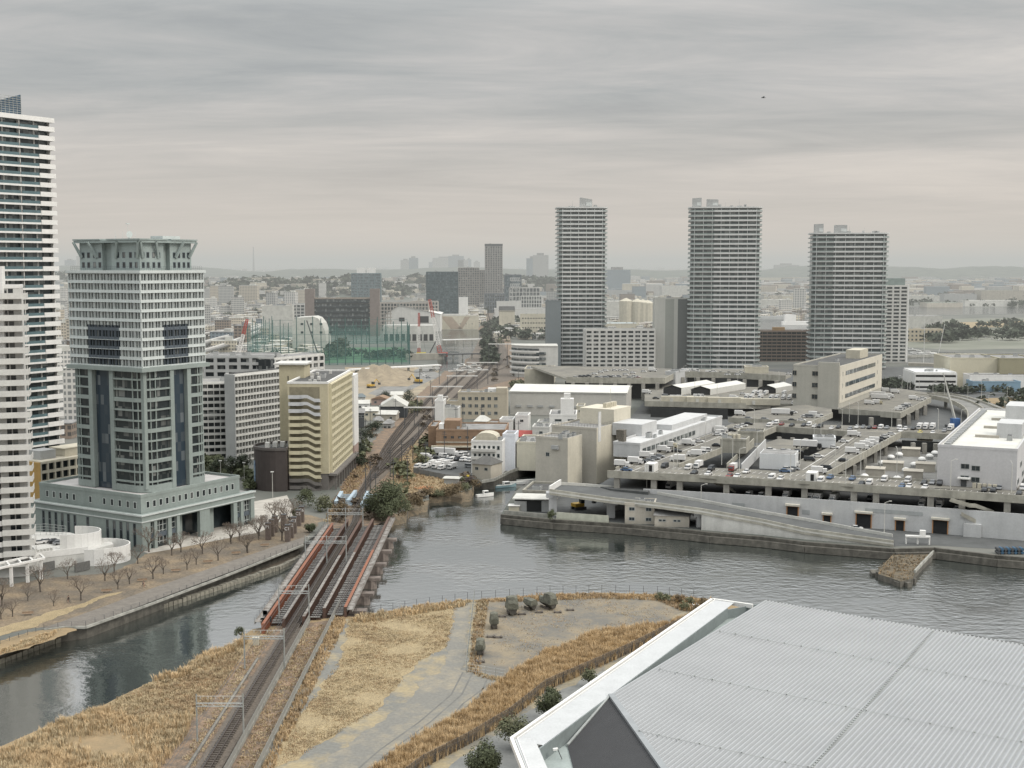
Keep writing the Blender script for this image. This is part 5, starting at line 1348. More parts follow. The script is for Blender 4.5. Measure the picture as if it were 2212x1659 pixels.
for i, (x, y, h) in enumerate(bt):
    g = G(x, y); k = i % 4; sc_ = h/8.4*rnd.uniform(.95, 1.1)
    ph = [n for n, a, b_ in near if a <= x < b_][0]
    lb = f"{'tall' if h > 8.6 else 'small' if h < 6.8 else 'mid-sized'} leafless tree {ph}"
    if not used[k]: o = protos[k]; used[k] = True; o.location = g; o.rotation_euler = (0,0,rnd.random()*6); o.scale = (sc_,)*3; tag(o, lb, 'tree', 'leafless trees in the riverside park')
    else: o = dup(protos[k], g, rnd.random()*6, lb, 'leafless trees in the riverside park', sc_)
def leaf_mat(name, c): return M(name, c, .9, scale=.8, col2=tuple(v*.45 for v in c), contrast=(.35,.65))
m_ev = leaf_mat('evergreen leaves', (.085,.10,.05)); m_ev2 = leaf_mat('olive leaves', (.15,.16,.09)); m_shr = leaf_mat('brown shrub leaves', (.17,.13,.075)); m_dkg = leaf_mat('dark far foliage', (.05,.065,.04))
def leafy(name, label, base, h, wd, mat, n=1300, leaf=.35, seed=1, trunk=True, cat='tree', group=None, flat=1.0, low=.18):
    r = random.Random(seed); T = thing(name, label, cat, tuple(base), group); b0 = Vector(base)
    if trunk:
        mb = MB(); mb.tube(b0, b0+Vector((0,0,h*.45)), h*.03, h*.018, 6)
        for k in range(5): a = k*1.3; mb.tube(b0+Vector((0,0,h*.3)), b0+Vector((math.cos(a)*wd*.3, math.sin(a)*wd*.3, h*.65)), h*.014, h*.006, 4)
        mb.build('trunk', m_bark, T)
    mb = MB(); cl = []
    for k in range(16):
        a = r.uniform(0, 6.28); q = r.random()**.5*wd*.36; zz = r.uniform(low+.12, .84)*h
        cl.append((b0+Vector((math.cos(a)*q*math.sin(math.pi*min(1,zz/h+.15))**.5, math.sin(a)*q, zz)), wd*r.uniform(.14,.24)))
    for k in range(n):
        c, rr = r.choice(cl); v = Vector((r.gauss(0,1), r.gauss(0,1), r.gauss(0,.8)*flat)).normalized()*rr*r.uniform(.6,1.15)
        p = c+v; nn = (v.normalized()+Vector((r.uniform(-.6,.6),r.uniform(-.6,.6),r.uniform(-.2,.8)))).normalized()
        u = nn.cross(Vector((0,0,1))).normalized()*leaf*r.uniform(.5,1); w_ = nn.cross(u).normalized()*leaf*r.uniform(.5,1)
        mb.add([p-u-w_*.4, p+u-w_*.4, p+u*.3+w_, p-u*.5+w_*.8], [(0,1,2,3)])
    mb.build('crown', mat, T); return T
leafy('evergreen_tree', 'dark round evergreen tree tucked against the foreground roof edge', G(1188,1562), 6.4, 6.6, m_ev, 4200, .22, 1)
leafy('evergreen_tree', 'lighter olive green tree between the service road and the foreground roof', G(1116,1617), 6.4, 7, m_ev2, 3200, .2, 2)
leafy('evergreen_tree', 'dark round evergreen tree cut by the bottom edge near the foreground roof', G(1050,1692), 6.6, 7.4, m_ev, 4200, .22, 3)
leafy('evergreen_tree', 'small faded green tree beside the upper service road', G(1272,1486), 4, 4, m_ev2, 900, .2, 4)
leafy('evergreen_tree', 'big dark bushy tree on the bank beside the far end of the rusty bridge', G(838,1122), 12.5, 15, m_ev, 6500, .34, 5)
leafy('shrub', 'broad dark shrub on the bank left of the big bushy tree', G(805,1114), 7, 11, m_ev, 2400, .32, 6, cat='shrub')
leafy('shrub', 'brown shrub spilling down the bank into the water', G(897,1096), 5, 9, m_shr, 1500, .3, 7, False, 'shrub')
leafy('shrub', 'brown shrub right at the tip of the small promontory', G(978,1068), 3.2, 6, m_shr, 900, .28, 8, False, 'shrub')
leafy('shrub', 'dark leafless looking shrub by the quay wall below the small gabled house', G(1014,1052), 4.5, 5.5, M('brown purple twigs', (.10,.08,.075), .9), 900, .25, 9, False, 'shrub')
leafy('shrub', 'dark green creeper clump hanging over the concrete quay wall', G(1192,1127,3), 4.2, 3.6, m_ev, 700, .22, 10, False, 'shrub')
leafy('shrub', 'small dark green bush at the near left bridge mouth', G(517,1374), 2, 2.6, m_ev, 500, .18, 11, False, 'shrub')
for i, (x, y, h, wd, m_, lb) in enumerate([(700,1105,5,8,m_ev2,'olive shrub at the foot of the pilotis under the stair building'),(660,1095,6,9,m_ev,'dark green shrub between the plaza and the stair building'),(738,1112,4,7,m_shr,'brown shrub just left of the pale blue bridge'),(672,1150,3,4,m_ev,'small green shrub by the promenade end near the rusty bridge'),(640,1118,3,4,m_ev,'low clipped shrub beside the plaza path'),(470,1030,8,9,m_dkg,'dark street tree left of the round building behind the podium'),(498,1028,8,9,m_dkg,'dark street tree in the middle behind the podium roof'),(525,1022,8,8,m_dkg,'dark street tree nearest the round building'),(775,990,9,9,m_dkg,'dark tree at the foot of the white fin wall'),(790,960,9,10,m_dkg,'dark trees between fin wall and small houses'),(883,872,9,9,m_dkg,'dark round tree beside the black gabled hall'),(833,868,7,7,m_dkg,'dark tree among small houses by the site'),(810,930,5,8,m_dkg,'garden shrub among the small houses'),(775,1010,6,8,m_dkg,'low dark tree by the tracks below the fin wall')]):
    leafy('street_tree' if h > 6 else 'shrub', lb, G(x, y), h, wd, m_, 900, .34, 20+i, h > 6, 'tree' if h > 6 else 'shrub')
for i, (x, y) in enumerate(((1440,1300),(1465,1304),(1490,1308),(1520,1310),(1478,1318),(1505,1325),(1425,1296))):
    leafy('shrub', ['leafy green bush','brown twiggy bush'][i % 2]+' at the river side fence beside the foreground roof', G(x, y), 2.2, 3, [m_ev2, m_shr][i % 2], 350, .2, 50+i, False, 'shrub', 'bushes at the boat yard corner')

for i, (x, y) in enumerate(((880,1118),(905,1108),(925,1088),(945,1085),(965,1082),(990,1080),(1005,1072),(1025,1066),(860,1130),(1000,1058))):
    leafy('shrub', 'straggly brown shrub on the natural river bank past the bridge', G(x, y-13), 2.6+(i % 3)*.7, 5.5, m_shr if i % 3 else m_ev2, 520, .26, 80+i, False, 'shrub', 'brown shrubs along the natural bank')
# park furniture, pylons, people
m_wood2 = M('bench wood', (.26,.19,.13), .8, .2, 2)
b0 = None
for x, y in ((60,1329),(230,1280),(307,1257),(380,1236),(449,1217),(510,1198),(572,1181)):
    g = G(x, y)
    if b0 is None:
        b0 = thing('park_bench', 'low backless wooden park bench beside the promenade', 'bench', (0,0,0), 'benches along the promenade')
        mb = MB(); mb.box(-1.25,1.25,-.28,.28,.38,.48); mb.build('seat', m_wood2, b0)
        mb = MB(); mb.box(-1.25,1.25,.2,.28,.48,.85); mb.build('backrest', m_wood2, b0)
        for s_ in (-1,1): mb = MB(); mb.box(s_*1.0-.08,s_*1.0+.08,-.25,.25,0,.38); mb.build('leg', m_conc, b0)
        b0.location = g; b0.rotation_euler = (0,0,.25); root = b0
    else: dup(b0, g, .25, 'low backless wooden park bench beside the promenade', 'benches along the promenade')
m_pyl = M('brown brick pylon', (.13,.105,.09), .85, .2, 1.5)
for i, (x, y, s_) in enumerate(((579.5,1166,'P1'),(587,1158,''),(594,1150,''),(621.5,1170,'C1'),(629,1162,'C2'),(635.5,1152,'C3'),(645,1136,'C5'),(652,1128,'C6'),(613,1146,''))):
    g = G(x, y); T = thing('brick_pylon', f"brown brick pylon marked {s_} in the riverside plaza" if s_ else ['','unmarked brown pylon right behind pylon P1','unmarked brown pylon farthest behind pylon P1','','','','','','unmarked brown pylon standing alone under the large bare trees'][i], 'pylon', tuple(g))
    mb = MB(); mb.box(g.x-.75, g.x+.75, g.y-.75, g.y+.75, 3, 8.0); mb.build('shaft', m_pyl, T)
    mb = MB(); mb.box(g.x-.8, g.x+.8, g.y-.8, g.y+.8, 8.0, 8.15); mb.build('cap', m_dsteel, T)
    if s_: textmesh(T, s_, 1.35, (g.x, g.y-.78, 6.6), (math.pi/2, 0, 0), m_white)
# seated people with bicycles on the promenade
def skinfig(name, verts, edges, radii, mat, parent):
    me = bpy.data.meshes.new(name); me.from_pydata(verts, edges, []); o = bpy.data.objects.new(name, me); C.objects.link(o)
    md = o.modifiers.new('skin', 'SKIN')
    for i, r in enumerate(radii): me.skin_vertices[0].data[i].radius = (r, r); me.skin_vertices[0].data[i].use_root = (i == 0)
    ss = o.modifiers.new('sub', 'SUBSURF'); ss.levels = 1; ss.render_levels = 1
    dg = bpy.context.evaluated_depsgraph_get(); m2 = bpy.data.meshes.new_from_object(o.evaluated_get(dg)); m2.materials.clear(); m2.materials.append(mat)
    bpy.data.objects.remove(o); q = bpy.data.objects.new(name, m2); C.objects.link(q); q.parent = parent; return q
m_skin = M('skin', (.45,.28,.2), .6); m_hair = M('black hair', (.02,.018,.016), .7)
def rider(loc, rz, shirt, label):
    T = thing('person', label, 'person', tuple(loc)); LOC[T.name] = (0,0,0); T.rotation_euler = (0,0,rz)
    v = [(0,0,.92),(0,.05,1.15),(0,.12,1.42),(0,.14,1.55),(0,.18,1.68),(0,.2,1.8), (.17,.12,1.4),(.2,.3,1.2),(.17,.5,1.1),(-.17,.12,1.4),(-.2,.3,1.2),(-.17,.5,1.1), (.1,.02,.9),(.13,.38,.75),(.12,.3,.32),(.12,.42,.26),(-.1,.02,.9),(-.13,.3,.6),(-.12,.12,.2),(-.12,.24,.14)]
    e = [(0,1),(1,2),(2,3),(3,4),(4,5),(2,6),(6,7),(7,8),(2,9),(9,10),(10,11),(0,12),(12,13),(13,14),(14,15),(0,16),(16,17),(17,18),(18,19)]
    rr = [.15,.15,.17,.06,.1,.09,.07,.05,.035,.07,.05,.035,.09,.075,.05,.045,.09,.075,.05,.045]
    skinfig('body', v, e, rr, m_skin, T)
    mb = MB(); mb.tube((0,.02,.9),(0,.13,1.48),.19,.2,8,0,True); mb.build('jacket', shirt, T)
    mb = MB(); mb.tube((0,.17,1.72),(0,.16,1.84),.13,.09,8,0,True); mb.build('hair', m_hair, T)
    B_ = thing('bicycle', 'bicycle under the '+label.split(' person')[0]+' rider on the promenade', 'bicycle', tuple(loc)); LOC[B_.name] = (0,0,0); B_.rotation_euler = (0,0,rz)
    for y in (-.45,.62):
        mb = MB()
        for k in range(12): a, b_ = 6.283*k/12, 6.283*(k+1)/12; mb.tube((0,y+.33*math.cos(a),.34+.33*math.sin(a)),(0,y+.33*math.cos(b_),.34+.33*math.sin(b_)),.03,.03,4)
        mb.build('wheel', m_dsteel, B_)
    mb = MB()
    for a, b_ in (((0,-.45,.34),(0,-.1,.8)),((0,-.45,.34),(0,.05,.34)),((0,.05,.34),(0,-.1,.8)),((0,-.1,.8),(0,.5,.9)),((0,.05,.34),(0,.5,.85)),((0,.62,.34),(0,.48,1.0)),((-.25,.45,1.02),(.25,.45,1.02))): mb.tube(a, b_, .028, .028, 5)
    mb.build('frame', m_dsteel, B_)
    mb = MB(); mb.box(-.07,.07,-.22,.03,.8,.86); mb.build('saddle', m_black, B_)
rider(G(309,1270,3.1), -1.1, M('dark jacket', (.05,.05,.06), .8), 'dark jacketed person riding a bicycle along the promenade')
rider(G(149,1302,3.1), 1.0, M('black coat', (.03,.03,.03), .8), 'black coated person riding a bicycle on the park lawn')
# lamps on the plaza
for x, y, yt in ((589,1075,1020),(528,1048,1000),(477,1040,996)):
    g = G(x, y); z = ZT(yt, g.y); T = thing('street_lamp', 'slim pale street lamp behind the green podium', 'lamp', tuple(g), 'street lamps behind the podium')
    mb = MB(); mb.tube(g, (g.x, g.y, z), .12, .08, 5); mb.build('post', m_lroof, T); mb = MB(); mb.box(g.x-.6, g.x+.5, g.y-.2, g.y+.2, z, z+.25); mb.build('lamp_head', m_white, T)

# tarpaulin covered boats
m_tarp = M('olive tarpaulin', (.125,.127,.10), .85, .4, .8, bump=.4, bscale=3)
m_hull = M('dark boat hull', (.07,.065,.055), .7, .3, 1)
def tarp_boat(label, px, py, L_, W_, H_, rz, seed, canopy=True):
    r = random.Random(seed); g = G(px, py); T = thing('covered_boat', label, 'boat', tuple(g), 'boats laid up under tarpaulins'); LOC[T.name] = (0,0,0); T.rotation_euler = (0,0,rz); T.scale = (.88,.88,.88)
    mb = MB(); S = 9; st_ = []
    for i in range(S+1):
        t = i/S; y = -L_/2+L_*t; w_ = W_/2*(1-max(0, t-.45)**2*3.0) if t > .45 else W_/2*(.82+.4*t); w_ = max(w_, .08)
        st_.append([(-w_,y,H_*.62+.3*t),(-w_*.5,y,.75+.4*t),(0,y,.5+.9*max(0,t-.5)),(w_*.5,y,.75+.4*t),(w_,y,H_*.62+.3*t)])
    P = [p for s_ in st_ for p in s_]; mb.add(P, [(i*5+j,i*5+j+1,(i+1)*5+j+1,(i+1)*5+j) for i in range(S) for j in range(4)]+[(0,1,2,3,4)]); mb.build('hull', m_hull, T)
    mb = MB(); st_ = []
    for i in range(S+1):
        t = i/S; y = -L_/2-.15+(L_+.2)*t; w_ = (W_/2*(1-max(0, t-.45)**2*3.0) if t > .45 else W_/2*(.82+.4*t)); w_ = max(w_, .12)+.08; hz_ = H_*(.95+(.35 if .1 < t < .45 and canopy else 0)-.25*max(0,t-.5))+r.uniform(-.12,.12)
        st_.append([(-w_-r.uniform(0,.12),y,H_*.52+r.uniform(-.2,.1)),(-w_,y,H_*.66+.3*t),(-w_*.8,y,hz_*.95),(0,y,hz_+r.uniform(-.05,.1)),(w_*.8,y,hz_*.95),(w_,y,H_*.66+.3*t),(w_+r.uniform(0,.12),y,H_*.52+r.uniform(-.2,.1))])
    P = [p for s_ in st_ for p in s_]; mb.add(P, [(i*7+j,i*7+j+1,(i+1)*7+j+1,(i+1)*7+j) for i in range(S) for j in range(6)]+[(0,1,2,3,4,5,6)]); mb.build('tarpaulin', m_tarp, T)
    if canopy: mb = MB(); mb.add([(-W_*.42,-L_*.42,H_*.6),(W_*.42,-L_*.42,H_*.6),(W_*.4,L_*.12,H_*.62),(-W_*.4,L_*.12,H_*.62),(-W_*.3,-L_*.36,H_*1.22),(W_*.3,-L_*.36,H_*1.18),(W_*.26,L_*.02,H_*1.12),(-W_*.26,L_*.02,H_*1.16)], [(0,1,5,4),(1,2,6,5),(2,3,7,6),(3,0,4,7),(4,5,6,7)]); mb.build('cabin_cover', m_tarp, T)
    for s_ in (-1, 1): mb = MB(); mb.box(s_*W_*.3-.15, s_*W_*.3+.15, -L_*.3, L_*.25, 0, .75); mb.build('cradle', m_slp, T)
tarp_boat('largest tarpaulin covered boat with a raised cabin, by the river fence', 1105, 1325, 7, 3.4, 4.0, .1, 1)
tarp_boat('small tarpaulin covered boat between the two larger ones at the fence', 1143, 1316, 5.5, 2.3, 3.3, .5, 2, False)
tarp_boat('tarpaulin covered boat with open bow, rightmost at the fence', 1181, 1314, 6.5, 2.8, 3.6, .6, 3)
tarp_boat('lone tarpaulin covered boat on stands in the middle of the yard edge', 1067, 1356, 5, 2.3, 3.3, .05, 4)
tarp_boat('nearest tarpaulin covered boat close to the pale fence corner', 1038, 1413, 5, 2.2, 3.2, -.05, 5)
for i, (x, y) in enumerate(((1085,1333),(1060,1377),(1076,1378),(1038,1431),(1165,1324),(1205,1324),(1232,1319),(1128,1328))):
    g = G(x, y); mb = MB()
    for k in range(3): mb.box(g.x-.9, g.x+.9, g.y-.6+.4*k, g.y-.35+.4*k, 3.0, 3.3)
    mb.box(g.x-.9, g.x-.6, g.y-.7, g.y+.7, 3.32, 3.5); mb.box(g.x+.5, g.x+.8, g.y-.7, g.y+.7, 3.32, 3.5)
    tag(mb.build('pallet', m_slp, origin=g), 'weathered wooden pallet lying on the boat yard ground', 'pallet', 'pallets in the boat yard')
g = G(1487,1312); mb = MB()
for k in range(3):
    for s_ in (0, 1): mb.box(g.x+k*1.0, g.x+k*1.0+.08, g.y+s_*.5, g.y+s_*.5+.08, 3, 4.0)
    mb.box(g.x+k*1.0, g.x+k*1.0+.6, g.y, g.y+.6, 3.5, 3.6)
T = thing('folding_chair', 'white frame chairs left by the bushes at the boat yard corner', 'chair', tuple(g)); mb.build('frame', m_white, T)

# ================================================================ FOREGROUND ROOF
def ribmat(name, col, pitch, ang, hi, lo):
    """corrugated sheet: ribs are real geometry; this adds the faint seams and grime"""
    return M(name, col, .5, .10, .12, streak=0, metal=.1, grain=.02) if 0 else M(name, col, .5, .05, .12, streak=0, metal=.1, grain=.02)
m_rf = ribmat('pale corrugated sheet', (.335,.35,.36), 1, 0, 1, 1)
m_rfd = M('dark corrugated sheet', (.035,.037,.04), .85, .08, .4)
m_gut = M('gutter floor', (.27,.31,.30), .8, .12, .3)
RZ = 20.0
q = lambda x, y, z=RZ: G(x, y, z)
RF = thing('hall_roof', 'huge pale grey corrugated metal roof of the hall in the lower right foreground', 'roof', tuple(q(1400,1600)))
Q1, Q2 = q(1653,1299), q(1320,1503); vdir = (Q1-Q2).normalized(); udir = Vector((vdir.y, -vdir.x, 0))
far_ = (q(2212,1396)-Q1); 
E2 = q(1431,1659); edir = (E2-Q2).normalized()
def corr(mb, a, vdir_, L_, udir_, n, pitch, hgt, trim, mi=0):
    """ribbed sheet: n ribs of given pitch stepping along udir_; each rib runs along vdir_ between lengths trim(s)"""
    prev = None
    for k in range(n*4+1):
        s_ = k*pitch/4; z = (0, hgt, hgt, 0)[k % 4]; t0, t1 = trim(s_)
        if t1 <= t0: prev = None; continue
        p, r_ = a+udir_*s_+vdir_*t0+Vector((0,0,z)), a+udir_*s_+vdir_*t1+Vector((0,0,z))
        if prev: mb.add([prev[0], p, r_, prev[1]], [(0,1,2,3)], mi)
        prev = (p, r_)
# near boundary: from Q2 down along edir ; rib lines at offset s start where edir crosses
ed_u, ed_v = edir.dot(udir), edir.dot(vdir)
Lv = (Q1-Q2).length
mb = MB()
def trim(s_):
    t_ = s_/ed_u*ed_v if ed_u > 1e-3 else 0
    return (max(t_, -150), Lv + far_.dot(vdir)/far_.dot(udir)*s_)
corr(mb, Q2, vdir, 0, udir, 210, .72, .34, trim)
mb.build('roof_sheet', m_rf, RF)
# seams with little fixings
mb = MB()
for (ax, ay, bx, by) in ((1555,1364,2212,1485.5),(1425.6,1446,2212,1604.4),(1380.7,1579,1751,1659)):
    a, b_ = q(ax, ay, RZ+.38), q(bx, by, RZ+.38); b_ = b_+(b_-a)*.6; mb.path([a, b_], .06, .03)
    n = int((b_-a).length/3)
    for k in range(n): p = a.lerp(b_, k/n); mb.obox((p.x, p.y, p.z+.1), (.22,.22,.22))
a, b_ = q(2015,1364,RZ+.38), q(1753.5,1659,RZ+.38); b_ = b_+(b_-a)*.3; n = int((b_-a).length/.9)
for k in range(n): p = a.lerp(b_, k/n); mb.obox((p.x, p.y, p.z+.05), (.3,.3,.16), .5)
mb.build('seam_fixings', m_steel, RF)
mb = MB(); mb.path([Q2+Vector((0,0,-.3)), Q1+Vector((0,0,-.3))], .3, .45); mb.path([Q2+Vector((0,0,-.3)), Q2+edir*70+Vector((0,0,-.3))], .9, .65); mb.build('edge_trim', M('zinc trim', (.30,.32,.33), .5, .1, .5, metal=.3), RF)
# outer brim
P1, P2 = q(1105,1596.5), q(1538,1295)
bd = (P2-P1).normalized(); bn = Vector((bd.y, -bd.x, 0))
i1, i2 = q(1164,1617.6), q(1571,1313.6)
P0 = P1+(q(1129.5,1659)-P1)*6; i0 = i1+(q(1180,1659)-i1)*6
wbr = (i2-P2).dot(bn)
mb = MB(); Lb_ = (P2-P1).length
w1_ = (i1-P1).dot(bn)
n = int(Lb_/.42)
def brimpt(t, s_): return P1+bd*t+bn*s_
prev = None
for k in range(n*2+1):
    t = k*.21; z = Vector((0,0,.09 if k % 2 else 0)); s1 = w1_+(wbr-w1_)*t/Lb_
    lo_ = brimpt(t, .7); hi_ = brimpt(t, s1)
    if t < (i1-P1).dot(bd): pass
    p = (lo_+z, hi_+z)
    if prev: mb.add([prev[0], p[0], p[1], prev[1]], [(0,1,2,3)])
    prev = p
dd = (P0-P1).normalized(); L0 = (P0-P1).length; prev = None
wi = (i1-P1)-dd*(i1-P1).dot(dd)
for k in range(int(L0/.21)):
    t = k*.21; z = Vector((0,0,.09 if k % 2 else 0)); p = (P1+dd*t+wi*.13+z, P1+dd*t+wi+z)
    if prev: mb.add([prev[0], p[0], p[1], prev[1]], [(0,1,2,3)])
    prev = p
mb.build('brim_sheet', M('white brim sheet', (.46,.475,.48), .5, .06, .3, metal=.1), RF)
mb = MB(); z = Vector((0,0,-.5))
mb.path([P0+z, P1+z, P2+z, q(1626,1308)+z], .5, .75); mb.path([P0+wi*.1+z, P1+bn*.7+z+bd*.4, P2+bn*.7+z], .14, .68)
mb.build('brim_edge', m_white, RF)
mb = MB(); mb.path([i0+Vector((0,0,-2.2)), i1+Vector((0,0,-2.2)), i2+Vector((0,0,-2.2))], .25, 2.2); mb.path([i2+Vector((0,0,-2.2)), Q1+Vector((0,0,-2.2))], .25, 1.9); mb.path([Q2+Vector((0,0,-2.2)), Q1+Vector((0,0,-2.2))], .2, 1.9); mb.build('gutter_wall', M('gutter side', (.19,.22,.22), .8, .1, .5), RF)
mb = MB(); mb.add([i0+Vector((0,0,-2.1)), i1+Vector((0,0,-2.1)), i2+Vector((0,0,-2.1)), Q1+Vector((0,0,-2.1)), Q2+Vector((0,0,-2.1)), Q2+edir*70+Vector((0,0,-2.1))], [(0,1,2,3,4,5)]); mb.build('gutter_floor', m_gut, RF, tri=True)
# steep dark gable slope
A_, B_, Cc, Dd = Q2+Vector((-.2,-.3,-.05)), q(1226,1612,RZ-2.0), q(1238,1659,RZ-2.0), Q2+edir*34
Cc = B_+(Cc-B_)*6; Dd = Q2+edir*60+Vector((-.4,0,-.1))
mb = MB(); n = 90; prev = None
for k in range(n*2+1):
    t = k/(n*2); p, r_ = A_.lerp(Dd, t), B_.lerp(Cc, t); z = Vector((0,0,.12 if k % 2 else 0)); 
    if prev: mb.add([prev[0], p+z, r_+z, prev[1]], [(0,1,2,3)])
    prev = (p+z, r_+z)
mb.build('gable_sheet', m_rfd, RF)
mb = MB(); mb.path([B_+Vector((0,0,-.3)), A_+Vector((0,0,-.3))], .35, .6); mb.build('gable_trim', m_steel, RF)
# walls carrying the roof
mb = MB(); W0 = [P0, P1, P2, q(1626,1308), q(2230,1410)]
fl_ = [(p.x, p.y) for p in (P0+Vector((2,0,0)), P1+Vector((2.5,1,0)), P2+Vector((1,-2.5,0)))]+[(q(1660,1312).x, q(1660,1312).y), ((Q1+far_*1.4).x, (Q1+far_*1.4).y-3), ((Q1+far_*1.4).x+20, 40), (30, 40)]
mb.prism(fl_, 3, RZ-2.3); mb.build('wall', m_grey, RF, tri=True)
g = q(1214,1640,RZ-2); T = thing('security_camera', 'small camera fixed on the gable corner of the foreground roof', 'camera', tuple(g))
mb = MB(); mb.tube(g, g+Vector((-.6,0,1.4)), .06, .06, 5); mb.build('bracket', m_dsteel, T); mb = MB(); mb.obox((g.x-.9, g.y, g.z+1.4), (.7,.3,.3), .4); mb.build('body', m_white, T)
# birds
def bird(label, loc, s):
    T = thing('bird', label, 'bird', tuple(loc)); mb = MB(T=lambda p: (loc[0]+p[0]*s, loc[1]+p[1]*s, loc[2]+p[2]*s))
    st_ = [(-.9,.02),(-.5,.16),(0,.2),(.45,.14),(.7,.05),(.95,.09),(1.05,.01)]; pr = None
    for x, r_ in st_:
        ring = [(x, r_*math.cos(a*math.pi/3), r_*math.sin(a*math.pi/3)) for a in range(6)]
        if pr: mb.add(pr+ring, [(i,(i+1)%6,6+(i+1)%6,6+i) for i in range(6)])
        pr = ring
    mb.build('body', m_dsteel, T)
    for sg in (-1, 1):
        mb = MB(T=lambda p: (loc[0]+p[0]*s, loc[1]+p[1]*s, loc[2]+p[2]*s)); mb.add([(.35,sg*.1,.05),(-.3,sg*.1,.05),(-.25,sg*.9,.45),(.3,sg*.9,.5),(-.55,sg*1.9,.1),(-.2,sg*1.8,.15)], [(0,1,2,3),(3,2,4,5)]); mb.build('wing', m_dsteel, T)
d_ = 150.; zb_ = ZT(211, d_); bird('dark bird flying in the cloudy sky above the right towers', (XT(1649, d_, zb_), d_, zb_), .3)
g = q(1884,1337,RZ+.55); bird('dark bird perched on the far edge of the corrugated roof', tuple(g), .33)
# ================================================================ MARKET COMPLEX
def z10(x, y): return (877.8+.2232*x, 795.5+.2232*y)
def z11(x, y): return (1316.6+.2232*x, 740.6+.2232*y)
def z12(x, y): return (1718.2+.2232*x, 740.6+.2232*y)
m_deckc = M('stained parapet concrete', (.36,.35,.30), .9, .18, .35, streak=.35)
m_decka = M('deck paving', (.20,.19,.16), .9, scale=.16, col2=(.125,.122,.11), contrast=(.35,.65), grain=.12)
m_mwall = M('white market wall', (.49,.50,.50), .75, .07, .25, streak=.14)
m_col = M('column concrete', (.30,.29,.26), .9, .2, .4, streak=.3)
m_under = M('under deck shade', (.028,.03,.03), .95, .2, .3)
DZ = 15.5
MK = thing('market_building', 'sprawling two level wholesale market with rooftop parking decks behind the quay', 'building', tuple(G(1700,1120)))
def deck(pxs, z, th=1.3, top=None, parent=MK, name='deck'):
    mb = MB(); mb.prism([tuple(G(x, y, z))[:2] for x, y in pxs], z-th, z, 0, 1); return mb.build(name, [m_deckc, top or m_decka], parent, tri=True)
def parap(pxs, z, h=1.0, below=1.4, w=.35, parent=MK, mat=None):
    mb = MB(); mb.path([G(x, y, z)+Vector((0,0,-below)) for x, y in pxs], w, h+below); return mb.build('parapet', mat or m_deckc, parent)
frontP = [(1312,1022.5),(1515,1032.5),(1718,1044.5),(1810,1050),(2000,1062.5),(2260,1081)]
FT = [G(x, y, DZ) for x, y in frontP]
deck([(1312,1022.5),(1515,1032.5),(1718,1044.5),(1810,1050),(2000,1062.5),(2260,1081),(2260,1052),(2024,1041),(1785,1027),(1718,1020),(1600,1012.5),(1466,1009),(1330,1014)], DZ)
deck([(1330,1013.9),(1466,1008.9),(1573,966),(1600,957),(1677,925),(1640,913),(1580,915),(1540,935),(1381,990)], DZ+.01)
deck([(1677.2,925.2),(1830,936),(1946,937),(2066,943),(2082,936),(2050,929),(1860,920),(1718,915),(1640,912.8)], DZ-.01)
deck([(1718,1019.8),(1785,1026.8),(1946,937.2),(1830,936.2),(1800,962),(1724,995)], DZ+.02)
parap(frontP, DZ); parap([(1785,1026.5),(1862,984),(1946,937.3)], DZ, below=1.6); parap([(1946,937.3),(2066,943)], DZ, below=1.6)
parap([(1466,1008.5),(1573,966.5)], DZ); parap([(1600,957),(1677,925)], DZ); parap([(1677,925),(1830,936)], DZ, below=1.6)
parap([(2024,1041),(1785,1027)], DZ, .6, .3); parap([(1330,1013),(1381,990)], DZ, .6, .2)
# lower storey: floor, columns, back shade, white wall with doors
low = [Vector((p.x, p.y, 0)) for p in FT]
vb = Vector((.42, .9, 0))
mb = MB(); P = [(p.x, p.y) for p in FT]; P2 = [((p+vb*62).x, (p+vb*62).y) for p in FT][::-1]
mb.prism(P+P2, 8.6, 9.6, 0, 1); mb.build('lower_deck', [m_deckc, M('shade toned asphalt', (.04,.042,.042), .9, .2, .3)], MK, tri=True)  # floor asphalt colour darkened to stand for the shade under the deck
mb = MB(); mb.path([p+vb*26+Vector((0,0,9.6)) for p in low], .4, 4.3); mb.build('shade_wall', m_under, MK)  # backing sheet whose near-black colour stands for the shade behind the columns
for x in (1331,1411,1467,1568,1659,1737,1844,1892,2010,2078,2176):
    y = None
    for (xa, ya), (xb, yb) in zip(frontP, frontP[1:]):
        if xa <= x <= xb: y = ya+(yb-ya)*(x-xa)/(xb-xa)
    g = G(x, y, DZ)+vb*1.0; mb = MB(); mb.obox((g.x, g.y, 11.9), (1.9,1.3,4.8), math.radians(-20)); mb.build('column', m_col, MK)
    if x < 1560: mb = MB(); mb.obox((g.x, g.y, 6.2), (1.5,1.2,6.6), math.radians(-20)); mb.build('column', m_col, MK)
WL = []
for x in (1533,1645,1810,2000,2120,2260):
    for (xa, ya), (xb, yb) in zip(frontP, frontP[1:]):
        if xa <= x <= xb: WL.append(G(x, ya+(yb-ya)*(x-xa)/(xb-xa), DZ)); break
mb = MB(); mb.path([Vector((p.x-.2, p.y-.5, 3)) for p in WL], .7, 8.0); mb.build('white_wall', m_mwall, MK)
wl2 = [G(x, y, DZ) for x, y in frontP if x < 1533]+[WL[0]]
mb = MB(); mb.path([Vector((p.x-.2, p.y-.5, 8.4)) for p in [G(1391,1026.3,DZ)]+wl2[1:]], .6, 2.6); mb.build('white_parapet', m_mwall, MK)
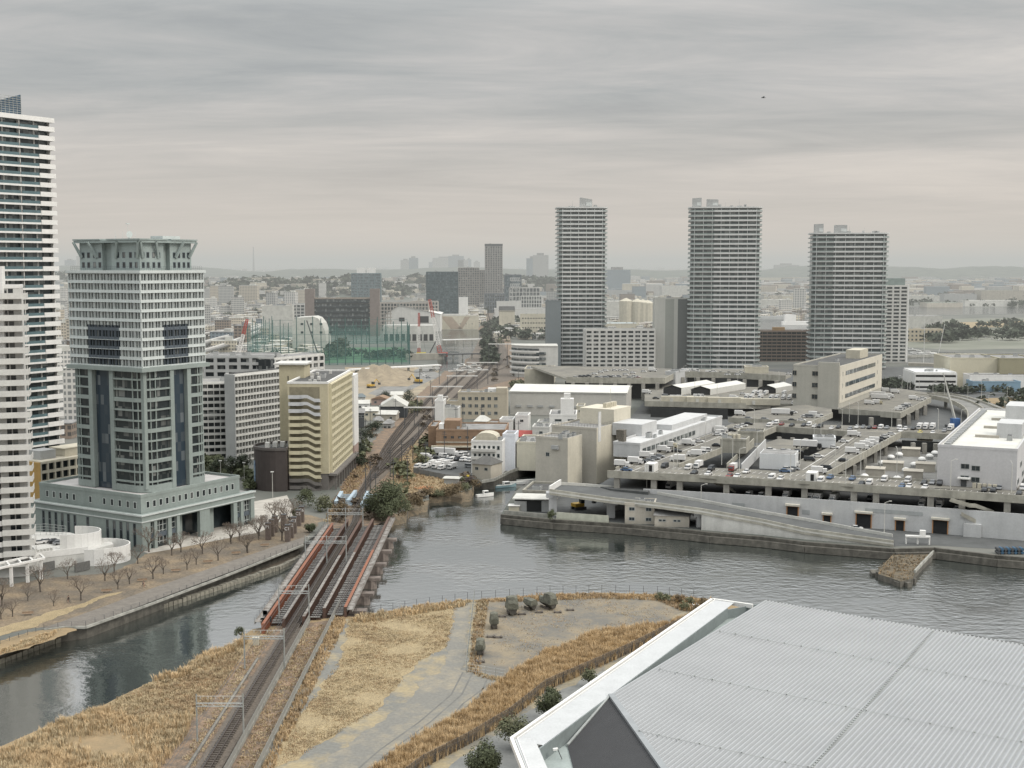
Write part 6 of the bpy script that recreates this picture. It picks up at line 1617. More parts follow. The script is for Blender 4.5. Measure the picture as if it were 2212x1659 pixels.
mb = MB(); a, b_ = [Vector((p.x, p.y-.6, 3)) for p in (WL[0], WL[-1])]; mb.path([p+Vector((0,-.35,5.3)) for p in [Vector((q_.x, q_.y-.5, 0)) for q_ in WL]]+[], .06, .12); mb.build('wall_seam', m_grey, MK)
m_or = M('orange door frame', (.42,.22,.10), .7)
wdir = (WL[-1]-WL[1]).normalized(); wang = math.atan2(wdir.y, wdir.x)
def onwall(x, z):
    best = None
    for p, q_ in zip(WL, WL[1:]):
        for k in range(41):
            c = p.lerp(q_, k/40); u = PX((c.x, c.y-.9, z))[0]
            if best is None or abs(u-x) < best[0]: best = (abs(u-x), c)
    return best[1]
for x0, x1, zt_d in ((1700,1728.5,8.3),(1781,1797,6.2),(1853.5,1883,7.5),(1937,1956,6.3),(2017,2050,7.3)):
    a, b_ = onwall(x0, 5), onwall(x1, 5); c = (a+b_)/2; wd = (b_-a).length; ag = math.atan2((b_-a).y, (b_-a).x)
    zb_d = 3 if x1 > 1800 else zt_d-3.4
    n = Vector((math.sin(ag), -math.cos(ag), 0))
    mb = MB(); mb.obox((c.x+n.x*.95, c.y+n.y*.95, (zb_d+zt_d)/2), (wd, .12, zt_d-zb_d), ag); D_o = mb.build('loading_door', m_black, MK)
    mb = MB()
    for s_ in (-1, 1): mb.obox((c.x+n.x*1.0+math.cos(ag)*wd/2*s_, c.y+n.y*1.0+math.sin(ag)*wd/2*s_, (zb_d+zt_d)/2), (.3,.3,zt_d-zb_d), ag)
    mb.obox((c.x+n.x*1.0, c.y+n.y*1.0, zt_d), (wd+.3,.3,.3), ag); mb.build('door_frame', m_or, D_o)
    mb = MB(); mb.obox((c.x+n.x*1.5, c.y+n.y*1.5, zt_d+.5), (wd+.9,1.4,.6), ag); mb.build('canopy', M('cream canopy', (.55,.53,.46), .8, .1, .4), D_o)
for x0, x1, z0, z1 in ((1583,1612,6.8,8.2),(1870,1996,8.1,9.3),(2161,2290,8.0,9.3),(1734,1750,6.0,7.4),(1874+20,1900,8,8.8)):
    if x1 > 2240: continue
    a, b_ = onwall(x0, 7), onwall(x1, 7); c = (a+b_)/2; wd = (b_-a).length; n = Vector((math.sin(wang), -math.cos(wang), 0))
    mb = MB(); mb.obox((c.x+n.x*.95, c.y+n.y*.95, (z0+z1)/2), (wd, .06, z1-z0), wang); mb.build('wall_panel', M('faded grey panel', (.33,.35,.35), .7), MK)
def stairs(a, b_, name='outside_stair', parent=MK):
    mb = MB(); a, b_ = Vector(a), Vector(b_); m1 = a.lerp(b_, .45); m2 = m1+Vector(((b_-a).x*.12, (b_-a).y*.12, 0)); mb.path([a, m1, m2, b_+Vector(((b_-a).x*.1,(b_-a).y*.1,0))], 1.2, .35); mb.path([p+Vector((0,-.6,.35)) for p in (a, m1, m2, b_)], .06, .9); mb.build(name, m_deckc, parent)
g = onwall(2078, 9); stairs((g.x-4, g.y-1.2, 13.6), (g.x+9, g.y-2, 9.8)); g = onwall(2072, 5); stairs((g.x, g.y-2, 9.3), (g.x+12, g.y-3, 3.2)); g = G(1525,1050,12); stairs((g.x, g.y+3, 13.8), (g.x+9, g.y, 9.8))
mb = MB(); g = onwall(2100, 5); mb.obox((g.x, g.y-1.6, 5.0), (5,1.2,4), wang, 0); mb.build('stair_wall', m_mwall, MK)

# elevated ramp
outer = [(x, y, ZT(y, G(x, yq).y)-.9) for x, y, yq in ((1187,1056,1119),(1250,1065,1122),(1315,1074,1126),(1415,1085,1136),(1514,1098,1145),(1645,1121,1156),(1737,1141,1166),(1850,1157,1175),(1930,1168,1182))]
inner = [(x, y, o_[2]) for (x, y), o_ in zip(((1211,1047),(1265,1050),(1330,1056),(1420,1068),(1512,1084),(1640,1108),(1735,1124),(1850,1146),(1928,1160)), outer)]
OU = [G(x, y+6, z) for x, y, z in outer]; IN = [G(x, y, z) for x, y, z in inner]
RP = thing('quay_ramp', 'long elevated concrete ramp road descending along the quay in front of the market', 'ramp', tuple(G(1400,1100)))
mb = MB()
for i in range(len(OU)-1):
    d = Vector((0,0,-.9)); mb.add([OU[i], OU[i+1], IN[i+1], IN[i], OU[i]+d, OU[i+1]+d, IN[i+1]+d, IN[i]+d], [(0,1,2,3),(4,7,6,5),(0,4,5,1),(3,2,6,7)])
mb.build('road_deck', m_asph, RP)
mb = MB(); mb.prism([tuple(G(x, y, 10.6))[:2] for x, y in ((1320,1056),(1400,1063),(1420,1040),(1400,1020),(1330,1024),(1290,1050))], 9.7, 10.6); mb.build('junction_deck', m_asph, RP, tri=True)
mb = MB(); mb.path([p+Vector((0,0,-1.0)) for p in OU], .4, 1.9); mb.build('outer_barrier', m_deckc, RP)
mb = MB(); mb.path([p+Vector((0,0,-.3)) for p in OU], .46, .45); mb.build('barrier_stripe', m_lroof, RP)
mb = MB(); mb.path([p+Vector((0,0,-.4)) for p in IN[:3]], .35, 1.3); mb.build('inner_barrier', m_lroof, RP); mb = MB(); mb.path([p+Vector((0,0,-.4)) for p in IN[3:]], .35, 1.3); mb.build('inner_barrier', m_lroof, RP)
mb = MB(); mb.path([OU[0]+Vector((0,0,-.4)), IN[0]+Vector((0,0,-.4))], .5, 2.2); mb.build('end_barrier', m_white, RP)
for p, q_ in ((OU[0], IN[0]), (OU[2], IN[2]), (OU[4], IN[4])):
    c = p.lerp(q_, .3); mb = MB(); mb.box(c.x-1.3, c.x+1.3, c.y-1, c.y+1, 2, c.z-1); mb.box(c.x-2.2, c.x+2.2, c.y-1.3, c.y+2.5, c.z-2.6, c.z-.9); mb.build('pier', m_mwall, RP)
mb = MB()
for i in range(4, len(OU)-1):
    a, b_ = OU[i]+Vector((.2,.1,0)), OU[i+1]+Vector((.2,.1,0)); mb.add([(a.x,a.y,2.6),(b_.x,b_.y,2.6),(b_.x,b_.y,b_.z-.95),(a.x,a.y,a.z-.95)], [(0,1,2,3)])
a = OU[4]; b_ = IN[4]; mb.add([(a.x,a.y,2.6),(b_.x,b_.y,2.6),(b_.x,b_.y,b_.z-.95),(a.x,a.y,a.z-.95)], [(3,2,1,0)])
mb.build('retaining_wall', M('white stained wall', (.55,.55,.52), .8, .08, .3, streak=.3), RP)
# quay edge
mb = MB(); qp = [G(x, y, 3) for x, y in ((1083,1111),(1197,1122),(1350,1132),(1489,1145),(1533,1150),(1645,1159),(1737,1170),(1930,1185),(2018,1183),(2151,1199),(2260,1208))]
mb.path([p+Vector((0,-.3,-1.6)) for p in qp], 1.2, 1.7); mb.path([p+Vector((0,-1.4,-2.9)) for p in qp], 1.5, 2.0); struct(mb.build('quay_edge', m_quay))
# sheds and offices under the ramp
def bslab(*a, **k): return slab(*a, **k)
def gd(x, y, z=3.0): return G(x, y, z).y
t_, f_, z_ = slab('harbour_office', 'cream two storey quay office under the ramp', 1350, 1414, 1091, gd(1350,1131), -10, m_beige, 9, zb=3)
for r in range(2):
    for u in (2.2, 7.5): win(t_, f_, 'R', u, 4.0+r*3.2, 1.9, 1.2, g_flat, m_steel)
t_, f_, z_ = slab('quay_shed', 'long low cream quay shed with a pitched roof beside the two storey office', 1414, 1489, 1113, gd(1414,1137), -10, m_beige, 8, zb=3, par=False)
mb = MB(f_); mb.add([(-.4,-.4,z_),(f_.w+.4,-.4,z_),(f_.w+.4,8.4,z_),(-.4,8.4,z_),(0,4,z_+1.3),(f_.w,4,z_+1.3)], [(0,1,5,4),(2,3,4,5),(1,2,5),(3,0,4)]); mb.build('roof', m_groof, t_)
for u in (1.8,3,6.4,7.6): win(t_, f_, 'R', u, 4.6, 1.1, .8, g_flat, m_steel)
t_, f_, z_ = slab('quay_shed', 'open fronted quay shed with a light metal roof at the left tip of the quay', 1112, 1186, 1077, gd(1112,1104), -8, m_under, 8, zb=3, par=False)
mb = MB(f_); mb.box(-.6, f_.w+.6, -1.4, 8.6, z_, z_+.35); mb.build('metal_roof', m_lroof, t_)
mb = MB(f_); mb.box(-.1, 4, -.15, .05, 3, z_-.8).box(9, f_.w, -.15, .05, 3, z_-.5); mb.build('front_panel', m_grey, t_)
t_, f_, z_ = slab('storage_hut', 'tiny cream flat roofed hut on the left tip of the quay', 1099, 1121, 1093, gd(1099,1106), -6, m_cream, 3, zb=3, par=False)
mb = MB(f_); mb.box(-.3, f_.w+.3, -.3, 3.3, z_, z_+.2); mb.build('roof', m_white, t_)
slab('workshop', 'flat dark roofed workshop between the cold store and the left end of the ramp', 1129, 1190, 1063, gd(1129,1090), -12, m_deckc, 18, zb=3, roofm=m_dkroof)
mb = MB(); a, b_ = G(1202,1123,3), G(1315,1131,3); mb.path([a+Vector((0,.8,0)), b_+Vector((0,.8,0))], .3, 2.4); tag(mb.build('quay_wall_panel', M('pale concrete panels', (.42,.43,.36), .9, .12, .7, streak=.3), origin=a), 'pale panelled flood wall on the quay below the ramp', 'wall')
mb = MB(); a, b_ = G(1086,1111,3), G(1184,1119,3); mb.path([a+Vector((.5,.8,0)), b_+Vector((0,.8,0))], .4, 1.2); tag(mb.build('quay_wall_panel', m_conc, origin=a), 'low concrete parapet around the left tip of the quay', 'wall')
# excavator on the quay yard
def excavator(loc, rz, label, s=1.0, group=None):
    T = thing('excavator', label, 'excavator', tuple(loc), group); LOC[T.name] = (0,0,0); T.rotation_euler = (0,0,rz); T.scale = (s,s,s)
    my = M('machine yellow', (.52,.33,.05), .6, .15, .8)
    for y in (-1, 1): mb = MB(); mb.box(-1.8, 1.8, y-.3, y+.3, 0, .8); mb.build('crawler_track', m_dsteel, T)
    mb = MB(); mb.box(-1.8, 1.2, -1.2, 1.2, .9, 1.8); mb.build('body', my, T)
    mb = MB(); mb.box(.1, 1.3, -1.1, 0, 1.8, 2.9); mb.build('cab', g_flat, T)
    mb = MB(); mb.tube((1, .3, 1.6), (3.4, .3, 4.0), .25, .2, 5); mb.tube((3.4,.3,4.0), (5.2,.3,2.2), .2, .15, 5); mb.build('boom', my, T)
    mb = MB(); mb.box(4.8, 5.7, -.2, .8, 1.2, 2.2); mb.build('bucket', m_dsteel, T)
excavator(G(1250,1100), .5, 'yellow excavator parked in the quay yard under the ramp', 1.2)
excavator(G(903,828), 2.5, 'yellow excavator on the building site beside the road', 1.5)
excavator(G(802,838), .8, 'orange yellow excavator below the soil heap', 1.4)
# ruined jetty
JT = thing('ruined_jetty', 'overgrown collapsing jetty sticking out of the right quay into the river', 'jetty', tuple(G(1950,1210,0)))
jp = [(1936,1190),(2020,1190),(2010,1204),(1990,1222),(1976,1238),(1972,1250),(1945,1256),(1921,1247),(1897,1240),(1899,1228),(1915,1212)]
mb = MB(); mb.prism([tuple(G(x, y, 1.6))[:2] for x, y in jp], -1, 1.6, 0, 1); mb.build('deck', [m_quay, M('overgrown jetty top', (.17,.135,.085), .95, scale=.5, col2=(.07,.065,.05), bump=.6, grain=.3)], JT, tri=True)
mb = MB()
for x, y in ((1940,1262),(1925,1250),(1968,1255),(1900,1243),(1890,1238),(1958,1262)): p = G(x, y, .5); mb.obox((p.x, p.y, .5), (rnd.uniform(1,3),rnd.uniform(1,2.5),rnd.uniform(1,1.8)), rnd.random()*3, 0, rnd.uniform(-.2,.2))
mb.build('rubble', m_quay, JT)
mb = MB(); mb.path([G(2019,1192,1.6), G(1990,1222,1.6), G(1976,1238,1.6)], .5, .8); mb.build('kerb', m_conc, JT)
grass('jetty_weeds', 'brown weeds growing on the ruined jetty', jp, 330, .6, .12, [M('dull weed', (.22,.17,.11), .95, scale=.6, col2=(.09,.08,.055)), m_weed], 5, .7, .4, 31, z=1.6)
# crates of drums at the right quay, small gantry truck
g = G(2180,1196); T = thing('drum_stack', 'dark blue stacked drums and pipes on the right end of the quay', 'drum stack', tuple(g))
for k in range(8):
    mb = MB(); x = g.x-3.3+k*.95; 
    for j in range(2): mb.tube((x, g.y-1.2+j*.05, 3.5+j*.95), (x, g.y+1.2, 3.5+j*.95), .45, .45, 8, 0, True)
    mb.build('drum', [m_dsteel, M('blue drum', (.04,.10,.17), .6, .2, 1)][k % 2], T)
g = G(1982,1176); T = thing('quay_hoist', 'small white travelling hoist on legs at the root of the ruined jetty', 'hoist', tuple(g))
mb = MB(); mb.obox((g.x, g.y, 5.4), (7, 1.2, .5), -.2); mb.build('beam', m_white, T); mb = MB(); mb.obox((g.x+1.4, g.y, 6.4), (1.6,1.4,1.6), -.2); mb.build('cab', m_white, T)
for dx in (-3.2, 0, 3.2): mb = MB(); mb.tube((g.x+dx, g.y-.2*dx, 3), (g.x+dx, g.y-.2*dx, 5.2), .25, .25, 6); mb.build('leg', m_white, T)

# ---- blocks of the market
def rbox(name, label, Cx, Cyb, zb, yt, ang, Bx, Ax, mat, roofm=None, cat='building', d=None, w=None, par=True):
    dp = gd(Cx, Cyb, zb); zt = ZT(yt, dp); fr = RD(Cx, dp, ang, zt, Bx=Bx, Ax=Ax, w=w, d=d); th = thing(name, label, cat, (fr.o.x, fr.o.y, zb))
    core(th, fr, zb, zt, mat)
    if par: slabroof(th, fr, zt, roofm or m_groof, .4, .8, mat)
    return th, fr, zt
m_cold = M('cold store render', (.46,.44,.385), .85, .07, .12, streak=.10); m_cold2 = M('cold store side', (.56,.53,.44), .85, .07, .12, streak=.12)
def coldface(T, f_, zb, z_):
    mb = MB(f_); mb.box(0, f_.w, -.12, 0, zb, z_+.7); mb.build('side_face', m_cold2, T)  # right face in a lighter tone than the block's other walls
T, f_, z_ = rbox('cold_store', 'lower windowless beige cold store block nearest the inlet', 1226, 1060, 3, 951, 60, 1257, 1157, m_cold); coldface(T, f_, 3, z_)
win(T, f_, 'L', f_.d*.62, z_-6.5, 1.5, 1.5, g_flat, m_steel); mb = MB(f_); mb.box(-.8, 0, f_.d*.26, f_.d*.48, z_-3.6, z_-2.2); mb.build('vent_box', m_grey, T)
for u in (.38,.58):
    for z in (z_-5.5, z_-12, z_-18.2): win(T, f_, 'R', f_.w*u, z, .8, 1.2, g_flat, m_dsteel)
mb = MB(f_); railing(mb, [(.3,f_.d-.3,z_+.8),(.3,.3,z_+.8),(f_.w-.3,.3,z_+.8)], 1.2, 1.2, .04, 2); mb.build('railing', m_dsteel, T)
T, f_, z_ = rbox('cold_store', 'taller windowless beige cold store block with rooftop plant room', 1288.5, 1046, 3, 929, 60, 1362, 1192, m_cold); coldface(T, f_, 3, z_)
mb = MB(f_); railing(mb, [(.3,f_.d-.3,z_+.8),(.3,.3,z_+.8),(f_.w-.3,.3,z_+.8)], 1.2, 1.2, .04, 2); mb.build('railing', m_dsteel, T)
mb = MB(f_); mb.box(f_.w*.5, f_.w, 0, f_.d*.78, z_, z_+6.2); mb.build('plant_room', m_cold2, T)
mb = MB(f_); 
for k in range(6): mb.box(f_.w*.62+k*1.6, f_.w*.62+k*1.6+1.2, 5, 6.5, z_+6.2, z_+8)
mb.tube((f_.w*.6, 3, z_+6), (f_.w*.6, 3, z_+14), .1, .05, 4); mb.build('roof_equipment', m_cream, T)
for k in range(3):
    z = z_-2-k*5.2; win(T, f_, 'R', f_.w*.72, z, 1.4, 1.5, g_flat, m_steel); mb = MB(f_); mb.box(f_.w*.66, f_.w*.82, -1.3, -.1, z-1.6, z-.4); mb.build('balcony', m_cold2, T)
T, f_, z_ = rbox('market_hall', 'long low white hall with a ribbon of square windows along the left parking deck', 1383, 990, DZ, 962, 63, 1560, 1325, m_mwall, M('white roof', (.50,.51,.51), .8, .12, .2))
for k in range(13): win(T, f_, 'R', 4+k*(f_.w-40)/12.2, DZ+1.4, 3.6, 1.9, g_dark2, m_steel, t=.12)
mb = MB(f_); mb.box(22, 38, 8, 20, z_, z_+4.6); mb.build('roof_house', m_mwall, T)
mb = MB(f_); mb.box(44, f_.w-8, 4, 14, z_, z_+2.2); mb.build('raised_roof', m_mwall, T)
mb = MB(f_); mb.box(4, 6.5, 8, 11, z_, z_+4.5); mb.build('cooling_tower', M('dark louvre tower', (.12,.11,.09), .8, .3, 2), T)
for k in range(2): mb = MB(f_); mb.tube((2+k*1.1, 17, z_), (2+k*1.1, 17, z_+11), .35, .35, 8); mb.build('chimney', m_white, T)
T, f_, z_ = slab('enclosure', 'big white sheet metal enclosure standing on the market parking deck', 1641, 1718, 979, gd(1641,1012,DZ), -18, M('white sheet fence', (.58,.60,.61), .6, .05, .3, streak=.08), 11, zb=DZ, par=False)
mb = MB(f_); mb.box(.3, f_.w-.3, .3, 10.7, z_, z_+.05); mb.build('roof', m_groof, T)
slab('enclosure', 'smaller white sheet metal enclosure behind the long black truck', 1757, 1805, 949, gd(1757,966,DZ), -12, MATS['white sheet fence'], 8, zb=DZ, par=True)
T, f_, z_ = slab('stair_house', 'square concrete rooftop house with three tanks on top beside the ramp mouth', 1556, 1612, 951, gd(1556,972,DZ), -18, m_deckc, 9, zb=DZ-1)
for k in range(3): mb = MB(f_); mb.tube((3+k*1.6, 4, z_), (3+k*1.6, 4, z_+2), .75, .75, 8, 0, True); mb.build('tank', m_cream, T)
slab('stair_house', 'concrete box house at the inner corner of the cross deck', 1594, 1650, 935, gd(1594,950,DZ), -14, m_deckc, 10, zb=DZ-1, roofm=m_dkroof)
# ramp inside the first void
mb = MB(); a = [G(*z11(1135,1200), 10.5), G(*z11(1275,1205), 10.5), G(*z11(1510,1012), 15.3), G(*z11(1395,1005), 15.3)]; mb.poly(a); mb.build('inner_ramp', m_asph, MK)
for i, j, m_ in ((0,3,m_deckc),(1,2,m_mwall)): mb = MB(); mb.path([a[i]+Vector((0,0,-3)), a[j]+Vector((0,0,-1))], .4, 4.2); mb.build('ramp_wall', m_, MK)
deck([z11(1400,1003), z11(1640,925), z11(1960,960), z11(1800,1060), z11(1530,1050)], DZ-.6, name='link_deck')
# second void: low roof with domed vents
mb = MB(); mb.prism([tuple(G(x, y, 9.7))[:2] for x, y in (z12(560,1150), z12(880,930), z12(1500,960), z12(1400,1330), z12(700,1350), z12(330,1300))], 9.0, 9.75); mb.build('courtyard_roof', m_yard, MK, tri=True)
dome0 = None
for x, y in ((1075,1005),(1005,1075),(925,1100),(840,1155),(745,1210),(670,1285),(1300,1090),(1225,1120),(1150,1170),(1070,1225),(985,1305),(1350,1060),(1160,1000)):
    g = G(*z12(x, y), 11.2); g.z = 9.75
    lb = 'white domed roof vent in the sunken court of the market'
    if dome0 is None:
        dome0 = thing('roof_vent', lb, 'roof vent', (0,0,0), 'domed vents in the market court')
        mb = MB()
        for k in range(4):
            r0, r1 = 1.5*math.cos(k*math.pi/8), 1.5*math.cos((k+1)*math.pi/8); z0, z1 = 1.1+1.1*math.sin(k*math.pi/8), 1.1+1.1*math.sin((k+1)*math.pi/8)
            mb.tube((0,0,z0), (0,0,z1), max(r0,.05), max(r1,.05), 12)
        mb.build('dome', m_white, dome0); mb = MB(); mb.tube((0,0,0), (0,0,1.1), 1.2, 1.45, 12); mb.build('collar', m_grey, dome0); dome0.location = g
    else: dup(dome0, g, 0, lb, 'domed vents in the market court')
for i, (xa, xb, y) in enumerate(((1055,1220,1100),(870,1060,1240),(705,880,1300),(1075,1250,1325),(1190,1370,1250),(1200,1340,1010))):
    a = G(*z12(xa, y), 9.75); b_ = G(*z12(xb, y), 9.75); wd = abs(b_.x-a.x); mb = MB(); mb.obox(((a.x+b_.x)/2, a.y+2.5, 11.2), (wd, 6, 2.9), -.33)
    T = thing('plant_box', 'boxy concrete plant house in the sunken court of the market', 'plant house', tuple(a), 'plant houses in the market court'); mb.build('wall', m_beige, T)
    mb = MB(); mb.obox(((a.x+b_.x)/2, a.y+2.5, 12.7), (wd+.4, 6.4, .25), -.33); mb.build('roof', m_beige, T)
for k in range(5): 
    a, b_ = (z12(680+k*150,1160-k*20), z12(760+k*150,1170-k*10)); 
# office block
T, f_, z_ = rbox('office_building', 'beige market office block with three long window bands turned towards the right', 1814, 884, 9.5, 794, 61.9, 1905, 1714, M('office beige', (.42,.41,.36), .85, .06, .12, streak=.12), m_dkroof)
m_ofw = M('office pale face', (.58,.55,.47), .8, .06, .2, streak=.12)
mb = MB(f_); H = (z_-13)/3
mb.box(0, f_.w, -.25, 0, 12.5, z_+.8); mb.build('front_face', m_ofw, T)  # thin layer giving the right face a paler tone than the rest
for k in range(3):
    mb = MB(f_); z = 14.2+k*H; mb.box(f_.w*.12, f_.w*.82, -.35, -.2, z, z+H*.36); mb.build('window_band', g_dark2, T)
    win(T, f_, 'R', f_.w*.06, z, 1.2, 2.2, g_flat, m_steel, t=.35); win(T, f_, 'R', f_.w*.88, z+1, 1.2, 2.2, g_flat, m_steel, t=.35)
    win(T, f_, 'L', f_.d*.52, z, 3.4, 2.6, g_flat, m_beige, t=.3); win(T, f_, 'L', f_.d*.97, z, 2.4, 2.6, g_flat, m_beige, t=.3)
mb = MB(f_); mb.box(-1.2, 0, 0, f_.d*.45, 9.5, z_+2.6); mb.build('stair_wing', MATS['office beige'], T)
mb = MB(f_); mb.box(f_.w*.66, f_.w*.86, 5, 13, z_, z_+5); mb.build('penthouse', m_cream, T)
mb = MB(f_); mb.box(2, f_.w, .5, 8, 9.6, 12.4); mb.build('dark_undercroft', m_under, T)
# right white building
T, f_, z_ = slab('office_building', 'big white market building with a bright flat roof at the right edge', 2026, 2198, 965, gd(2026,1047,DZ), -26, M('smooth white wall', (.48,.48,.485), .8, .05, .12, streak=.06), 115, zb=DZ-.5, roofm=M('bright roof', (.55,.55,.51), .7, .1, .15))
for (x, zz, w_) in ((.355,5.6,2.6),(.49,5.2,2.6),(.355,1.0+.9,2.6),(.49,1.6,2.6)): win(T, f_, 'R', f_.w*x, DZ+zz, w_, 1.7, g_flat, m_steel, t=.15)
mb = MB(f_); mb.box(f_.w*.27, f_.w*.43, -2.0, 0, DZ+2.6, DZ+3.0); mb.build('canopy', m_white, T)
mb = MB(f_); mb.box(f_.w*.31, f_.w*.38, -.3, 0, DZ, DZ+2.3); mb.build('door', m_dsteel, T)
for k in range(5): mb = MB(f_); mb.box(f_.w*.46+k*1.5, f_.w*.46+k*1.5+1.1, -1.2, -.3, DZ, DZ+1.5); mb.build('air_conditioner', m_cream, T)
mb = MB(f_); mb.box(f_.w*.62, f_.w*.95, 30, 44, z_, z_+5); mb.build('roof_house', m_mwall, T)
mb = MB(f_); mb.box(f_.w*.55, f_.w*1.2, 78, 95, z_, z_+6); mb.build('roof_house', m_mwall, T)
mb = MB(f_)
for k in range(24): mb.box(1.5, 3.4, 3+k*4.5, 6.4+k*4.5, z_+.2, z_+.9)
mb.build('skylight_row', M('louvre grey', (.25,.26,.26), .6, .3, 2), T)
mb = MB(f_)
for k in range(3): mb.box(8, f_.w-8, 28+k*26, 29+k*26, z_+.1, z_+1)
mb.build('roof_kerb', m_beige, T)
for k in range(6): win(T, f_, 'E', 6+k*9, DZ+1+(k%2)*4.2, 6, 1.8, g_flat, m_steel)

# back decks
deck([z11(340,575), z11(1240,600), z11(1780,590), z11(2050,560), z11(2050,440), z11(1240,425), z11(520,390), z11(340,440)], 9.5)
parap([z11(340,578), z11(1240,602), z11(1560,600)], 9.5, 1.0, 2.0)
deck([z11(1150,735), z11(1560,760), z11(1960,775), z11(2155,690), z11(2150,640), z11(1900,600), z11(1650,620), z11(1240,680)], 12.0)
parap([z11(1150,737), z11(1560,762), z11(1960,778), z11(2157,692)], 12.0, .9, 1.6)
deck([z12(420,640), z12(720,668), z12(1015,690), z12(1312,540), z12(1270,480), z12(1000,440), z12(700,480)], 9.6)
parap([z12(420,645), z12(720,672), z12(1015,694), z12(1312,543)], 9.6, 1.0, 2.0)
for x, y in ((740,700),(1010,715),(1100,670),(1180,625),(1260,585)): g = G(*z12(x, y), 9.6); mb = MB(); mb.box(g.x-1, g.x+1, g.y, g.y+2, 3, 8.3); mb.build('column', m_col, MK)
deck([z11(640,292), z11(1180,300), z11(1705,332), z11(1760,310), z11(1760,290), z11(1300,255), z11(640,250)], DZ)
parap([z11(640,294), z11(1180,302), z11(1705,334)], DZ, 1.2, 2.6)
deck([z11(-420,345), z11(0,352), z11(535,352), z11(640,300), z11(600,250), z11(-380,225), z11(-760,225)], DZ-.05)
parap([z11(-420,345), z11(0,352), z11(535,354), z11(638,302)], DZ, 1.0, 2.6)
for pts, z0, z1 in (([z11(-420,352), z11(535,360)], 3, 13), ([z11(640,302), z11(1700,340)], 3, 13)):
    mb = MB(); a, b_ = [G(x, y, DZ) for x, y in pts]; mb.path([Vector((a.x, a.y+14, z0)), Vector((b_.x, b_.y+14, z0))], .5, z1-z0); mb.build('shade_wall', m_under, MK)
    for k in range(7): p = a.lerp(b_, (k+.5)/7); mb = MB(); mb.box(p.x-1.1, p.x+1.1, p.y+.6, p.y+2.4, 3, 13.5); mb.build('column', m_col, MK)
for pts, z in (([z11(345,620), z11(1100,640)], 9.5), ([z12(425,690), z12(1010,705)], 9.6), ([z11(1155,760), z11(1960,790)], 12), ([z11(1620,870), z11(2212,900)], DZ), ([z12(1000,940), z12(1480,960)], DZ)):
    mb = MB(); a, b_ = [G(x, y, z) for x, y in pts]; a.z = b_.z = 3; mb.path([a+Vector((4,9,0)), b_+Vector((4,9,0))], .5, z-4.3); mb.build('shade_wall', m_under, MK)  # near-black backing again, shade painted in under the back decks
for k in range(6):
    p = G(*z11(1650+k*130, 880+k*8), DZ); mb = MB(); mb.box(p.x-.8, p.x+.8, p.y+.5, p.y+2, 9.7, 14); mb.build('column', m_col, MK)
for k in range(4):
    p = G(*z12(1150+k*110, 935+k*4), DZ); mb = MB(); mb.box(p.x-.8, p.x+.8, p.y+.5, p.y+2, 9.7, 14); mb.build('column', m_col, MK)
for k in range(6):
    p = G(*z12(400+k*100, 1270-k*64), DZ); mb = MB(); mb.box(p.x-1.6, p.x-.4, p.y-.6, p.y+.6, 9.7, 14); mb.build('column', m_col, MK)
T, f_, z_ = slab('stair_house', 'pale concrete rooftop house near the left end of the far deck', *[z11(1315,0)[0], z11(1540,0)[0]], z11(0,242)[1], gd(*z11(1315,295), DZ), -6, m_cream, 12, zb=DZ)
T, f_, z_ = slab('stair_house', 'tall white block joining the two far parking decks', *[z11(540,0)[0], z11(640,0)[0]], z11(0,285)[1], gd(*z11(540,400), 9.5), -30, m_mwall, 20, zb=9.5)
# tents
for i, (xa, xb, yt, yb, dd_) in enumerate(((515,695,415,505,46),(785,975,425,505,50),(1430,1610,415,490,26))):
    g = G(*z11((xa+xb)/2, yb), 9.5); X0, X1 = XT(z11(xa,0)[0], g.y, 12), XT(z11(xb,0)[0], g.y, 12); ze, zr = ZT(z11(0,yt+22)[1], g.y), ZT(z11(0,yt-8)[1], g.y); xm = (X0+X1)/2
    T = thing('tent_hall', ['white tent hall nearest the warehouse on the back deck','middle white tent hall on the back deck','white tent hall farthest right behind the box trucks'][i], 'tent', (X0, g.y, 9.5))
    sh = Vector((.75, 1, 0))*dd_*.72
    prof = [Vector((X0,g.y,9.5)),Vector((X0,g.y,ze)),Vector((xm,g.y,zr)),Vector((X1,g.y,ze)),Vector((X1,g.y,9.5))]
    mb = MB(); mb.add(prof+[p+sh for p in prof], [(0,1,6,5),(1,2,7,6),(2,3,8,7),(3,4,9,8)]); mb.build('tent_cover', M('tent fabric', (.56,.56,.53), .7, .06, .2), T)
    mb = MB(); mb.add([p+Vector((.3,.5,-.6)) for p in prof]+[], [(0,1,2,3,4)]); mb.build('opening', m_black, T)
# big pale warehouse, cream wall
T, f_, z_ = slab('warehouse', 'long pale grey warehouse with a bright white roof between the railway and the market', 1102, 1353, 845, gd(1102,895), -9, M('pale warehouse wall', (.47,.46,.425), .8, .05, .1, streak=.10), 42, zb=3, par=False)
mb = MB(f_); mb.add([(-.6,-.6,z_),(f_.w+.6,-.6,z_),(f_.w+.6,f_.d,z_),(-.6,f_.d,z_),(-.6,f_.d/2,z_+2.2),(f_.w+.6,f_.d/2,z_+2.2)], [(0,1,5,4),(2,3,4,5),(1,2,5),(3,0,4)]); mb.build('roof', M('bright white roof', (.58,.58,.54), .6, .08, .2), T)
for u in (.05,.15,.24,.34,.54): mb = MB(f_); mb.box(f_.w*u, f_.w*u+3, -.6, 0, 7.2, 8.4); mb.build('wall_vent', m_grey, T)
mb = MB(f_); mb.box(-.2, f_.w+.2, -.3, -.05, z_-.8, z_); mb.build('gutter', m_lroof, T)
